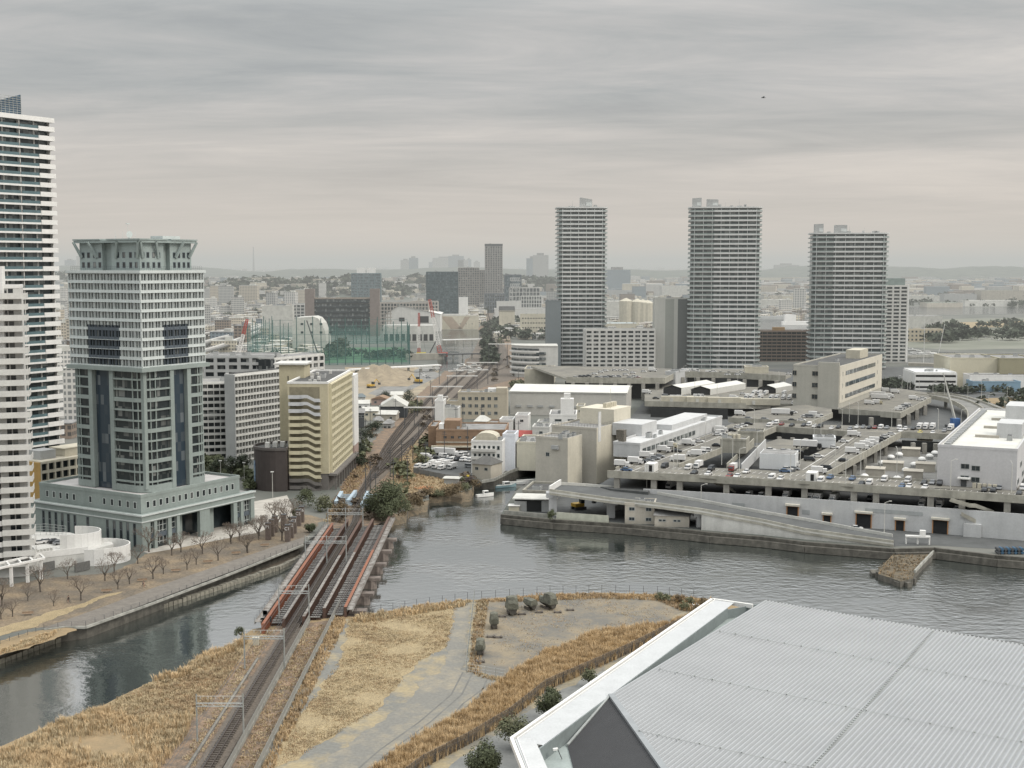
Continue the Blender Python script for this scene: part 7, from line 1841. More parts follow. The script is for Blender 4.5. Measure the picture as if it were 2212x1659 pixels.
slab('service_building', 'plain cream wall block at the left end of the back parking deck', 1133, 1196, 799, gd(1133,832), -4, m_cream, 30, zb=3)
# curved viaduct, mobile crane, white car park building and neighbours
VD = thing('viaduct_road', 'curving elevated road leaving the right rear corner of the market', 'viaduct', tuple(G(2060,880)))
cv_ = curve([G(x, y, 9) for x, y in ((1990,852),(2035,858),(2075,868),(2105,885),(2112,905),(2100,925))], 5)
mb = MB(); mb.path([p+Vector((0,0,-1.2)) for p in cv_], 9, 1.2); mb.build('road_deck', m_yard, VD)
for s_ in (-1, 1):
    q_ = []
    for i, p in enumerate(cv_):
        d = (cv_[min(i+1,len(cv_)-1)]-cv_[max(i-1,0)]).normalized(); q_.append(p+Vector((-d.y,d.x,0))*4.6*s_+Vector((0,0,-1.3)))
    mb = MB(); mb.path(q_, .4, 2.3); mb.build('parapet', m_deckc, VD)
for i in (6, 14, 20): p = cv_[i]; mb = MB(); mb.tube((p.x,p.y,3), (p.x,p.y,8), 1, 1, 8); mb.build('pier', m_conc, VD)
cv2 = curve([G(x, y, 6) for x, y in ((2012,848),(2060,853),(2110,866),(2160,885),(2230,900))], 4); T = thing('viaduct_road', 'straight upper road running off to the right behind the curving viaduct', 'viaduct', tuple(G(2110,870))); mb = MB(); mb.path([p+Vector((0,0,-1.5)) for p in cv2], 10, 1.5); mb.build('road_deck', m_yard, T); mb = MB(); mb.path([p+Vector((0,-5,-1.0)) for p in cv2], .4, 2); mb.build('parapet', m_deckc, T)
g = G(*z12(1545,815)); T = thing('mobile_crane', 'blue based mobile crane with a long pale telescopic jib raised to the left', 'crane', tuple(g))
tp = z12(1430,290); zt_ = ZT(tp[1], g.y); mb = MB(); p0 = Vector((g.x, g.y, 6)); p1 = Vector((XT(tp[0], g.y, zt_), g.y, zt_))
mb.tube(p0, p0.lerp(p1,.4), .75, .6, 6); mb.tube(p0.lerp(p1,.4), p0.lerp(p1,.72), .55, .42, 6); mb.tube(p0.lerp(p1,.72), p1, .4, .25, 6); mb.build('jib', m_lroof, T)
mb = MB(); mb.obox((g.x, g.y, 5), (4, 3, 5), .2); mb.build('cab', M('crane blue', (.05,.13,.32), .6), T); mb = MB(); mb.obox((g.x, g.y, 3.8), (10, 2.6, 1.2), .2); mb.build('chassis', m_dsteel, T)
T, f_, z_ = slab('car_park_building', 'white and black banded car park building right of the annex tower', 1977, 2066, 806, gd(1977,842), -5, m_white, 34, zb=3, rows=3, cols=1, pier=.6, band=2.2, glass=m_black, faces='RE', roofm=M('white car roof', (.7,.72,.74), .5))
T, f_, z_ = slab('warehouse', 'cream warehouse with an olive brown side at the right edge', 2053, 2160, 775, gd(2053,836), -3, M('cream warehouse', (.52,.49,.38), .85, .05, .2), 40, zb=3)
slab('warehouse', 'olive brown warehouse section at the far right edge', 2160, 2240, 776, gd(2160,838), -3, M('olive warehouse', (.30,.28,.19), .85, .05, .2), 40, zb=3)
slab('workshop', 'low pale blue building at the right edge below the cream warehouse', 2102, 2205, 826, gd(2102,846), -2, M('pale blue wall', (.20,.31,.40), .8, .06, .2), 14, zb=3)
slab('workshop', 'white low shed with dark roof behind the pale blue building', 2095, 2240, 812, gd(2095,842), -2, m_white, 14, zb=3, roofm=m_dkroof)
slab('warehouse', 'small white gabled warehouse between harbour basin and beige offices', 1960, 2036, 684, gd(1960,716), -2, m_lroof, 40, zb=3)
T, f_, z_ = slab('office_building', 'beige low office building at the basin right of the annex tower', 1958, 2036, 712, gd(1958,738), -3, M('basin beige', (.45,.40,.30), .85), 20, rows=3, cols=9, pier=2.2, band=2.2, zb=3)

# ---- small buildings left of the market
T, f_, z_ = slab('office_building', 'beige three storey office with a grid of green tinted windows by the railway yard', 989, 1095, 850, gd(989,905), -3, M('beige render', (.42,.38,.30), .85, .06, .2, streak=.1), 14, zb=3)
for r in range(3):
    for k in range(6): win(T, f_, 'R', 3+k*(f_.w*.66)/5, z_-3.6-r*3.9, 2.0, 1.9, g_dark2, m_beige, t=.12)
mb = MB(f_); mb.box(f_.w*.78, f_.w, 0, 8, z_, z_+3); mb.build('roof_house', MATS['beige render'], T); mb = MB(f_); mb.box(f_.w*.6, f_.w*.78, 4, 9, z_+.2, z_+2.4); mb.build('roof_equipment', m_white, T)
slab('office_annex', 'lower beige annex on the left of the three storey office', 965, 989, 869, gd(965,905), -3, MATS['beige render'], 12, zb=3)
T, f_, z_ = slab('house', 'white narrow tower house with a cube tank beside the tracks', 939, 958, 868, gd(939,924), -4, m_white, 10, zb=3)
mb = MB(f_); mb.box(1, 3.5, 3, 6, z_, z_+3); mb.build('water_tank', m_white, T)
slab('house', 'white stepped house right of the narrow tower house', 954, 990, 884, gd(954,922), -4, m_whiteh, 10, zb=3)
m_brk = M('brown brick', (.26,.175,.115), .85, .12, .5, streak=.12)
T, f_, z_ = slab('factory', 'long brown brick building behind the packed car park', 942, 1092, 931, gd(942,972), -3, m_brk, 26, zb=3)
mb = MB(f_); mb.box(-2, f_.w-12, -1.6, 0, 4.4, 5.0); mb.build('awning', m_cream, T)
mb = MB(f_); mb.box(0, f_.w, -.3, -.05, z_*.55, z_*.55+.5); mb.build('ledge', m_beige, T)
for k in range(8): win(T, f_, 'R', 4+k*(f_.w-8)/7, z_-3.4, 1.6, 1.3, g_dark2, m_brk, t=.1)
mb = MB(f_); mb.box(f_.w*.1, f_.w*.33, 6, 16, z_, z_+4); mb.build('roof_house', m_brk, T); mb = MB(f_); mb.box(f_.w*.02, f_.w*.09, 6, 12, z_, z_+2.4); mb.build('roof_tank', m_white, T)
slab('factory_wing', 'brown brick end wing left of the long brown building', 925, 942, 924, gd(925,966), -3, m_brk, 20, zb=3)
T, f_, z_ = slab('apartment_house', 'white four storey house with a barrel vaulted rooftop room by the inlet', 1018, 1085, 955, gd(1018,1022), -8, m_white, 12, zb=3)
for r in range(3):
    for k in range(6): win(T, f_, 'R', 1.5+k*(f_.w-2.5)/5.3, z_-2.9-r*3.1, 1.1, 1.6, g_flat, m_steel, t=.1)
for r in range(2): mb = MB(f_); mb.box(0, f_.w*.8, -1.1, 0, z_-3.6-r*3.1, z_-2.9-r*3.1+.4); mb.build('balcony', m_whiteh, T)
mb = MB(f_); R_a = 3.0; ring = [(2+6*(1-math.cos(a*math.pi/8))-0, z_+1.6+2.1*math.sin(a*math.pi/8)) for a in range(9)]
x_ = [(x*.72, z) for x, z in ring]; mb.add([(x,1,z) for x, z in x_]+[(x,9,z) for x, z in x_], [(i,i+1,10+i,9+i) for i in range(8)]+[tuple(range(9))]); mb.box(x_[0][0], x_[-1][0], 1.05, 9, z_, z_+1.65); mb.build('vaulted_room', m_cream, T)
T, f_, z_ = slab('stair_tower', 'plain white slab tower attached right of the vaulted house', 1086, 1112, 941, gd(1086,1017), -8, M('cool white', (.62,.65,.70), .7, .05, .2), 11, zb=3)
def gable(name, label, x0, x1, ye, yb, ang, d, wallm, roofm, rh=2.2, ax='x', nw=2):
    th, fr, zt = slab(name, label, x0, x1, ye, gd(x0, yb), ang, wallm, d, 'house', zb=3, par=False); mb = MB(fr); w, d_, o = fr.w, fr.d, .5
    if ax == 'x': mb.add([(-o,-o,zt),(w+o,-o,zt),(w+o,d_+o,zt),(-o,d_+o,zt),(-o,d_/2,zt+rh),(w+o,d_/2,zt+rh)], [(0,1,5,4),(2,3,4,5),(1,2,5),(3,0,4)])
    elif ax == 'y': mb.add([(-o,-o,zt),(w+o,-o,zt),(w+o,d_+o,zt),(-o,d_+o,zt),(w/2,-o,zt+rh),(w/2,d_+o,zt+rh)], [(0,4,5,3),(1,2,5,4),(0,1,4),(2,3,5)])
    else: mb.add([(-o,-o,zt),(w+o,-o,zt),(w+o,d_+o,zt),(-o,d_+o,zt),(w*.3,d_/2,zt+rh),(w*.7,d_/2,zt+rh)], [(0,1,5,4),(2,3,4,5),(1,2,5),(3,0,4)])
    mb.build('roof', roofm, th)
    for k in range(nw): win(th, fr, 'R', w*(k+.5)/nw, zt-2.4, 1.5, 1.2, g_flat, m_steel)
    return th
gable('house', 'small house with a dark grey pitched roof on the inlet corner', 1020, 1060, 1001, 1034, -28, 9, M('house beige', (.43,.40,.34), .85, .08, .3), M('slate roof', (.10,.10,.095), .8, .2, .6), 2.6, 'h')
gable('hut', 'small white storage hut beside the car park fence', 959, 990, 1033, 1046, -12, 5, m_grey, m_lroof, .3, 'x', 0)
T, f_, z_ = slab('warehouse', 'cream warehouse overhanging the inlet beside the white slab tower', 1116, 1164, 958, gd(1116,1016), -8, M('pale cream wall', (.56,.54,.45), .85, .07, .3, streak=.15), 22, zb=3)
T, f_, z_ = slab('factory', 'white building with a stepped white tower in front of the long warehouse', 1187, 1245, 898, gd(1187,955), -4, m_white, 18, zb=3)
mb = MB(f_); mb.box(5, 11, 3, 9, z_, z_+7.5).box(6.5, 9.5, 4, 7, z_+7.5, z_+10); mb.build('tower', m_white, T)
for k in range(2): win(T, f_, 'R', 4+k*6, z_-2.6, 3.2, 1.1, g_flat, m_steel)
sm = [(1079,1108,909,950,m_white,'flat'),(1113,1141,900,950,m_white,'flat'),(1025,1051,910,950,m_cream,'gable'),(1051,1076,916,950,m_brk,'flat'),(1150,1187,925,965,m_whiteh,'flat'),(1160,1200,915,940,m_lroof,'flat'),(1245,1262,880,930,m_cream,'flat')]
for i, (x0, x1, yt, yb, m_, k) in enumerate(sm):
    lb = ['small white flat house with a hooded roof behind the brown factory','white boxy house left of the stepped tower factory','cream house with a pale hipped roof behind the brown factory','low brown brick house between two pale ones','pale shed with rooftop clutter right of the red roof','light roof shed in front of the long warehouse','narrow cream house squeezed beside the cold store'][i]
    if k == 'gable': gable('house', lb, x0, x1, yt, yb, -10, 9, m_, m_lroof, 2.4, 'h')
    else: T, f_, z_ = slab('house', lb, x0, x1, yt, gd(x0,yb), -6, m_, 12, zb=3); win(T, f_, 'R', f_.w*.5, z_-2.5, 1.6, 1.2, g_flat, m_steel)
gable('workshop', 'shed with a rust red pitched roof behind the vaulted house', 1100, 1148, 943, 965, -6, 12, m_deckc, M('rust red roof', (.28,.055,.045), .8, .15, .6), 2.2, 'x')
m_blk = M('black boards', (.035,.04,.045), .8, .2, .6)
gable('hall', 'black walled hall with a white gabled roof on the left of the tracks', 821, 878, 878, 903, 2, 20, m_blk, m_lroof, 4.5, 'y', 0)
hs = [(784,816,888,908,m_cream,m_lroof,'x'),(812,855,895,908,m_beige,m_lroof,'x'),(808,828,909,921,m_cream,m_groof,'h'),(828,845,915,925,m_grey,m_groof,'h'),(802,838,862,875,M('pink render',(.36,.27,.24),.85),m_brk,'y'),(771,789,858,870,m_whiteh,M('blue grey tiles',(.13,.16,.17),.7,.2,.6),'h'),(771,797,872,884,m_white,m_lroof,'x'),(773,787,892,925,m_dsteel,m_groof,'x'),(845,870,853,859,m_white,m_lroof,'x'),(812,835,856,864,m_whiteh,m_groof,'y')]
for i, (x0, x1, yt, yb, wm_, rm_, ax) in enumerate(hs):
    gable('house', ['cream low house left of the black hall','long beige house in front of the black hall','hip roofed small cream house near the tracks','tiny grey house nearest the level crossing','pink walled house behind the cream low house','house with blue grey hipped roof by the building site','white low house by the white fin wall','dark narrow house at the foot of the fin wall','white hut behind the black hall','small pale gabled house behind the pink one'][i], x0, x1, yt, yb, rnd.choice((-6,4,8)), 9, wm_, rm_, 1.8, ax)
# inlet quay wall and boats
mb = MB(); q_ = [G(x, y, 0)+Vector((0,.4,3)) for x, y in ((1040,1061),(1067,1056.6),(1101,1039),(1156,1018.5))]; mb.path([p+Vector((0,0,0)) for p in q_], .5, 1.1); tag(mb.build('inlet_wall', m_conc, origin=q_[0]), 'concrete flood wall along the left side of the inlet', 'wall')
wire_fence([(893,1022),(960,1036),(1035,1046)], 2.2, 'grey sheet fence along the front of the packed car park', 3, panel=M('grey sheet', (.20,.21,.215), .8, .1, .5))
def boat(label, x, y, L_, rz, hm_, cab=True, group=None):
    g = G(x, y, 0); T = thing('motor_boat', label, 'boat', (g.x, g.y, .1), group); LOC[T.name] = (0,0,0); T.rotation_euler = (0,0,rz)
    S = 8; st_ = []; W_ = L_*.3
    for i in range(S+1):
        t = i/S; w_ = W_/2*(1-max(0,(t-.5)*2)**2.2) if t > .5 else W_/2*(.85+.3*t); w_ = max(w_, .05); yy = -L_/2+L_*t; st_.append([(-w_,yy,.9+.4*t*t),(-w_*.7,yy,0),(w_*.7,yy,0),(w_,yy,.9+.4*t*t)])
    P = [p for s_ in st_ for p in s_]; mb = MB(); mb.add(P, [(i*4+j,i*4+j+1,(i+1)*4+j+1,(i+1)*4+j) for i in range(S) for j in range(3)]+[(0,1,2,3)]); mb.build('hull', hm_, T)
    mb = MB(); mb.add([(p[0]*.92, p[1], p[2]-.12) for s_ in st_ for p in (s_[0], s_[3])], [(2*i,2*i+1,2*i+3,2*i+2) for i in range(S)]); mb.build('deck', m_lroof, T)
    if cab: mb = MB(); mb.box(-W_*.3, W_*.3, -L_*.12, L_*.16, .8, 2.2); mb.build('cabin', m_white, T); mb = MB(); mb.box(-W_*.31, W_*.31, -L_*.08, L_*.165, 1.4, 1.95); mb.build('window', g_flat, T)
    return T
boat('white motor boat moored at the tip of the small promontory', 1048, 1073, 7, -1.1, m_white)
boat('pale blue cabin boat moored along the inlet wall', 1092, 1053, 9, -1.15, M('pale blue hull', (.22,.33,.36), .5))
boat('flat white open boat farther up the inlet', 1122, 1046, 8, -1.4, m_white, False)
boat('long low grey boat deepest in the inlet', 1138, 1042, 8, -1.45, m_grey, False)
g = G(916,1057); mb = MB()
for k in range(14): p = g+Vector((rnd.uniform(-2.6,2.6), rnd.uniform(-1.6,1.6), .3)); a = rnd.random()*3; mb.tube(p, p+Vector((2*math.cos(a), 2*math.sin(a), rnd.uniform(0,.8))), .13, .13, 5)
tag(mb.build('scrap_pile', M('orange scrap', (.50,.24,.12), .7), origin=g), 'tangle of orange scrap metal on the wasteland bank', 'scrap')
for i, (x, y, m_) in enumerate(((1004,1040,'y'),(1010,1040,'y'))):
    g = G(x, y); mb = MB(); mb.tube(g, g+Vector((0,0,2.4)), .7, .7, 8, 0, True); tag(mb.build('tank', M('yellow tank', (.55,.42,.04), .6), origin=g), 'yellow upright tank beside the white hut', 'tank', 'yellow tanks by the hut')

# ================================================================ VEHICLES
car_cols = {'w':('white',(.62,.62,.61)),'k':('black',(.025,.027,.03)),'g':('grey',(.24,.25,.26)),'b':('blue',(.06,.11,.20)),'r':('dark red',(.20,.035,.03)),'y':('yellow',(.6,.5,.1)),'s':('beige',(.42,.38,.27))}
m_tyre = M('tyre rubber', (.02,.02,.02), .9); m_cglass = M('car glass', (.03,.038,.045), .12, .1, 1)
PR = {}
def wheels(T, xs, y, r=.33):
    for x in xs:
        for s_ in (-1, 1): mb = MB(); mb.tube((x, s_*y-.1, r), (x, s_*y+.1, r), r, r, 8, 0, True); mb.build('wheel', m_tyre, T)
def proto(kind, c):
    key = kind+c
    if key in PR: return PR[key], False
    cn, rgb = car_cols[c]; pm = M('vehicle paint '+cn, rgb, .35, .05, 1)
    T = bpy.data.objects.new({'car':'parked_car','van':'parked_van','truck':'box_truck','long':'long_truck','flat':'flatbed_truck'}[kind], None); C.objects.link(T); LOC[T.name] = (0,0,0)
    def prof(P, w, mat, name, wt=None):
        mb = MB(); n = len(P); wt = wt or [w]*n
        mb.add([(x,-b_,z) for (x,z), b_ in zip(P, wt)]+[(x,b_,z) for (x,z), b_ in zip(P, wt)], [tuple(range(n))[::-1], tuple(range(n, 2*n))]+[(i,(i+1)%n,n+(i+1)%n,n+i) for i in range(n)]); return mb.build(name, mat, T)
    if kind == 'car':
        prof([(-2.2,.3),(2.2,.3),(2.25,.6),(2.1,.85),(1.0,.98),(-1.5,1.0),(-2.2,.9),(-2.25,.6)], .86, pm, 'body')
        prof([(1.05,.97),(.35,1.42),(-1.3,1.45),(-1.95,.99)], .8, m_cglass, 'window', [.8,.66,.66,.8]); prof([(.3,1.41),(.25,1.5),(-1.2,1.53),(-1.35,1.43)], .66, pm, 'roof'); wheels(T, (-1.35,1.35), .8)
    elif kind == 'van':
        prof([(-2.3,.35),(2.3,.35),(2.35,.8),(2.15,1.1),(-2.3,1.1)], .87, pm, 'body'); prof([(2.1,1.1),(1.5,1.7),(-2.25,1.75),(-2.3,1.1)], .84, m_cglass, 'window', [.84,.76,.76,.84]); prof([(1.52,1.68),(1.4,1.95),(-2.2,2.0),(-2.28,1.7)], .78, pm, 'roof'); wheels(T, (-1.5,1.45), .82)
        if c == 'w': prof([(.2,1.08),(.2,1.75),(-2.32,1.75),(-2.33,1.08)], .865, pm, 'side_panel')
    elif kind in ('truck','long'):
        L_ = 3.4 if kind == 'truck' else 7.5; bw = 1.05 if kind == 'truck' else 1.2; hh = 2.9 if kind == 'truck' else 3.5
        mb = MB(); mb.box(-L_, .9 if kind == 'truck' else 2.6, -bw, bw, .95, hh); mb.build('cargo_box', M('vehicle paint white', car_cols['w'][1], .35, .05, 1), T)
        x = 1.0 if kind == 'truck' else 2.8
        prof([(x,.5),(x+1.7,.5),(x+1.75,1.3),(x+1.3,2.15),(x,2.2)], bw*.9, pm, 'cab'); prof([(x+1.72,1.38),(x+1.38,2.0),(x+1.5,2.02),(x+1.8,1.4)], bw*.8, m_cglass, 'windscreen')
        mb = MB(); mb.box(-L_, x+1, -.5, .5, .5, .95); mb.build('chassis', m_dsteel, T); wheels(T, (-L_*.55, x+.8)+((-L_*.8,) if kind == 'long' else ()), bw*.85, .42)
    elif kind == 'flat':
        mb = MB(); mb.box(-3, .9, -1, 1, .9, 1.3); mb.build('cargo_bed', m_slp, T); prof([(1.0,.5),(2.7,.5),(2.75,1.3),(2.3,2.15),(1.0,2.2)], .95, pm, 'cab'); mb = MB(); mb.box(-3, 2, -.5, .5, .5, .9); mb.build('chassis', m_dsteel, T); wheels(T, (-1.9,1.8), .85, .42)
    PR[key] = T; return T, True
KN = {'car':'car','van':'van','truck':'box truck','long':'long box truck','flat':'flatbed truck'}
def park(items, conv, z, where, group, U=-19, V=62):
    for it in items:
        x, y, kc, hd = (it+('u',))[:4]
        kind = {'c':'car','v':'van','t':'truck','L':'long','f':'flat'}[kc[0]]; c = kc[1]
        px, py = conv(x, y); g = G(px, py+2, z); 
        a = math.radians({'u':U,'v':V,'U':U+180,'V':V+180}[hd]+rnd.uniform(-2.5, 2.5))
        T, new = proto(kind, c); lb = f"{car_cols[c][0]} {KN[kind]} {where}"
        if new: T.location = g; T.rotation_euler = (0,0,a); T.scale = (.88,)*3; tag(T, lb, {'car':'car','van':'van'}.get(kind,'truck'), group)
        else:
            o = dup(T, g, a, lb, group, .88); o['category'] = {'car':'car','van':'van'}.get(kind,'truck')
I_ = lambda x, y: (x, y)
park([(130,1195,'tw'),(260,1165,'tw'),(370,1110,'tw'),(530,1050,'tw'),(775,985,'tw'),(600,1010,'ts'),(1090,855,'tw'),(650,1140,'tw','U'),(810,1090,'tw','U'),(165,1232,'cb'),(335,1155,'ck'),(385,1142,'cg'),(440,1120,'cg'),(485,1102,'cg'),(650,1050,'ck'),(870,955,'cw'),(1045,888,'cw'),(1075,870,'vw'),(1185,848,'ck'),(1245,817,'cw'),(1295,800,'cw'),(1345,785,'ck'),(535,1200,'vk','V'),(1040,995,'ck'),(890,1072,'vw'),(935,1045,'vw')], z11, DZ, 'on the left finger of the market parking deck', 'vehicles on the left finger deck')
park([(765,1215,'vw','V'),(855,1205,'tw','V'),(985,1225,'vk','V'),(955,1272,'cw','V'),(820,1262,'ck','V'),(1190,1232,'tr','V'),(1160,1292,'cr','V'),(1235,1295,'cw','V'),(1325,1252,'cw','V'),(1570,1310,'vw','V'),(1655,1318,'cw','V'),(2045,1338,'vw','V'),(2135,1305,'cb','V')], z11, DZ, 'in the front row of the market deck, left half', 'vehicles in the front row of the deck')
park([(550,1318,'cb','V'),(640,1368,'ck','V'),(715,1363,'vw','V'),(860,1330,'vw','V'),(1090,1338,'vw','V'),(1030,1392,'cb','V'),(1100,1393,'cw','V'),(1245,1358,'ck','V'),(1325,1358,'cg','V'),(1400,1368,'vk','V'),(1255,1403,'cw','V'),(1885,1398,'cg','V'),(1975,1408,'cg','V'),(1830,1428,'ck','V'),(1915,1430,'ck','V'),(2200,1412,'vw','V'),(2165,1462,'ck','V')], z12, DZ, 'in the front row of the market deck, right half', 'vehicles in the front row of the deck')
park([(1950,1010,'Lk'),(1745,1055,'cw'),(1690,1050,'cg'),(1560,1038,'cw'),(1825,1055,'ck'),(1935,1135,'vk'),(2020,1100,'cw'),(1770,1195,'tw'),(1700,1245,'cb'),(1722,1225,'cw'),(1785,1222,'cg'),(2040,1260,'tw'),(2100,1222,'vk')], z11, DZ, 'around the white enclosure on the middle deck', 'vehicles around the white enclosure')
park([(375,1015,'cw'),(468,955,'cw'),(575,900,'tw'),(870,908,'cw'),(930,885,'cw'),(840,928,'ck'),(790,965,'tk'),(750,988,'tw'),(700,1005,'tw'),(650,1028,'tw'),(560,1068,'tw'),(470,1142,'ck')], z12, DZ, 'beside the road of the middle finger deck', 'vehicles on the middle finger deck')
park([(1545,803,'vw','V'),(1580,778,'cw','V'),(1615,776,'vw','V'),(1665,788,'cr','V'),(1765,798,'ck','V'),(1440,853,'cw'),(1880,798,'ck','V'),(1932,794,'vw','V'),(1985,808,'cw','V'),(2040,812,'vk','V'),(2150,828,'cw','V')], z11, DZ, 'in the long row on the cross deck, left part', 'vehicles in the cross deck row')
park([(415,818,'ck','V'),(530,832,'cg','V'),(595,817,'cw','V'),(655,817,'cg','V'),(715,822,'ck','V'),(770,822,'cr','V'),(825,822,'vw','V'),(885,824,'cg','V'),(1005,828,'vw','V'),(1065,832,'cw','V'),(1140,832,'ck','V'),(1200,828,'tw','V'),(1260,828,'tw','V'),(1325,828,'tw','V'),(1440,853,'cg','V'),(1500,838,'tw','V'),(1020,853,'cw','V'),(1205,868,'cy','V'),(1330,871,'cw','V')], z12, DZ, 'in the long row on the cross deck, right part', 'vehicles in the cross deck row')
park([(1350,1478,'vw','V'),(1475,1483,'vw','V'),(1715,1495,'tw','V'),(590,1400,'tw','V'),(2010,1520,'tw','V'),(2165,1530,'tw','V')], z11, 9.65, 'in the shade of the lower storey, left half', 'vehicles in the lower storey')
park([(150,1515,'tw','V'),(225,1518,'tw','V'),(375,1520,'tw','V'),(530,1540,'cw','V'),(725,1510,'vg','V'),(1230,1575,'tw','V'),(1395,1590,'tw','V'),(1560,1612,'cw','V')], z12, 9.65, 'in the shade of the lower storey, right half', 'vehicles in the lower storey')
park([(540,515,'vg'),(620,525,'vw'),(680,525,'vw'),(740,525,'cb'),(785,530,'cw'),(845,515,'vw'),(890,515,'vw'),(1210,540,'tw'),(1290,492,'cw'),(365,485,'tw'),(450,535,'ck'),(545,545,'cg')], z11, 9.5, 'in front of the tent halls on the back deck', 'vehicles on the back deck')
park([(1400,492,'tw','V'),(1450,492,'tw','V'),(1510,495,'tw','V'),(1330,530,'tw','V'),(1375,532,'tw','V'),(1460,530,'tw','V'),(1565,540,'tw','V'),(1620,540,'tw','V'),(1685,540,'tw','V'),(1745,540,'tw','V'),(1690,495,'tw','V'),(1780,585,'vw','V'),(1820,585,'vw','V')], z11, 9.5, 'packed beside the right tent hall', 'trucks packed by the right tent hall')
park([(1270,695,'tw'),(1345,730,'cg'),(1500,738,'cg'),(1770,750,'ck'),(1700,690,'Lk'),(1780,672,'cw'),(1890,712,'cw'),(1935,714,'vg'),(1990,705,'tk'),(2035,715,'vw'),(1860,748,'cw')], z11, 12, 'on the small deck in front of the office block', 'vehicles in front of the office block')
park([(870,287,'cw'),(960,282,'vw'),(1080,288,'ck'),(1140,304,'cw'),(1160,288,'ck'),(1240,304,'cw'),(1280,282,'cw'),(1735,298,'cw'),(790,262,'vw'),(840,265,'vw'),(700,280,'cw'),(740,275,'tw'),(1010,275,'cw')], z11, DZ, 'on the farthest parking deck below the middle tower', 'cars on the farthest deck')
park([(1640,88,'cw'),(1690,78,'ck'),(1725,76,'ck'),(1765,72,'ck'),(1820,52,'cw'),(1850,88,'ck'),(1892,82,'cw'),(1930,84,'cg'),(1965,80,'ck'),(2005,77,'cw'),(2055,77,'cg'),(1880,34,'cw'),(1925,20,'cw'),(2205,76,'cw'),(2120,60,'cw'),(2160,90,'cg')], z10, DZ, 'on the far left parking deck behind the warehouse', 'cars on the far left deck')
park([(265,327,'cw'),(282,338,'cr'),(225,288,'cw'),(50,262,'cw'),(105,262,'cw'),(155,262,'cw'),(330,275,'cw'),(420,270,'tw')], z11, DZ, 'on the far deck between stair block and gridded apartments', 'cars on the far left deck')
park([(830,515,'Lw'),(850,540,'Lw'),(970,480,'tw'),(915,522,'tw'),(1000,645,'vw'),(1030,630,'vw'),(1062,615,'vg'),(1090,604,'vw'),(1150,545,'tw'),(1205,550,'cw'),(1235,535,'cw'),(830,462,'tw'),(890,468,'tg'),(720,590,'tw'),(800,585,'ts')], z12, 9.6, 'on the deck right of the office block', 'vehicles right of the office block')
park([(240,808,'vw'),(280,796,'vw'),(225,828,'ck'),(200,872,'tw'),(300,872,'ck'),(360,852,'vw'),(420,832,'Lw'),(470,835,'vw'),(510,842,'vw'),(560,834,'vw'),(395,884,'cg','V'),(440,888,'vw','V'),(495,884,'vk','V'),(550,888,'vw','V'),(592,888,'cw','V'),(620,893,'vw','V'),(110,955,'vw','V'),(180,958,'vw','V'),(240,942,'tw','V'),(320,932,'tw','V'),(370,944,'tw','V'),(440,965,'tw','V'),(615,953,'vg'),(290,960,'tw','V'),(340,970,'vw','V')], z10, 3.1, 'in the packed car park by the inlet', 'vehicles in the car park by the inlet')
park([(70,1172,'ck'),(84,1173,'cw'),(102,1170,'cw'),(120,1171,'ck'),(130,1174,'cg'),(67,1190,'cw'),(76,1194,'cw')], I_, 6.6, 'on the white walled car deck at the left', 'cars on the white walled deck', 35, 60)
park([(918,812,'vw'),(932,799,'cg'),(940,799,'cw'),(912,806,'cw'),(925,815,'cg')], I_, 3.2, 'on the building site by the yard', 'vehicles on the building site', 5, 60)
park([(1700,775,'cw'),(1640,800,'vw'),(1660,850,'tw')], z12, 3.1, 'on the yard below the curving viaduct', 'vehicles below the viaduct')
park([(1850,1142,'cw')], I_, 3.1, 'beside the loading doors on the quay road', 'vehicles on the quay road')
# containers
for i, (x, y, L_, lab) in enumerate(((655,575,11,'leftmost cream container row on the back deck'),(905,582,11,'second cream container row on the back deck'),(1125,588,12,'third cream container row on the back deck'),(1460,600,13,'fourth cream container row right of the box house'))):
    g = G(*z11(x, y), 9.5); T = thing('storage_container', lab, 'container', tuple(g)); mb = MB(); mb.obox((g.x, g.y, 11.2), (L_*1.6, 3, 3.4), math.radians(-4)); mb.build('body', m_cream, T)
    for k in range(2): mb = MB(); mb.obox((g.x-L_*.3+k*L_*.5, g.y-1.6, 10.9), (1.6, .1, 2.2), math.radians(-4)); mb.build('door', m_or if k else m_lroof, T)
for i, (x, y, cv) in enumerate(((405,1240,z11),(1960,1330,z11))):
    g = G(*cv(x, y), DZ); T = thing('storage_container', ['white container with a dark open end at the left front of the deck','white container with a dark open end where the front row meets the middle finger'][i], 'container', tuple(g)); mb = MB(); mb.obox((g.x, g.y, DZ+1.4), (3.3, 5, 2.8), math.radians(-22)); mb.build('body', m_white, T); mb = MB(); mb.obox((g.x-.55, g.y-2.5, DZ+1.3), (1.1,.12,2.1), math.radians(-22)); mb.build('opening', m_black, T)
for i, (x, y) in enumerate(((1780,1160),(1797,1168),(1812,1166))): pass
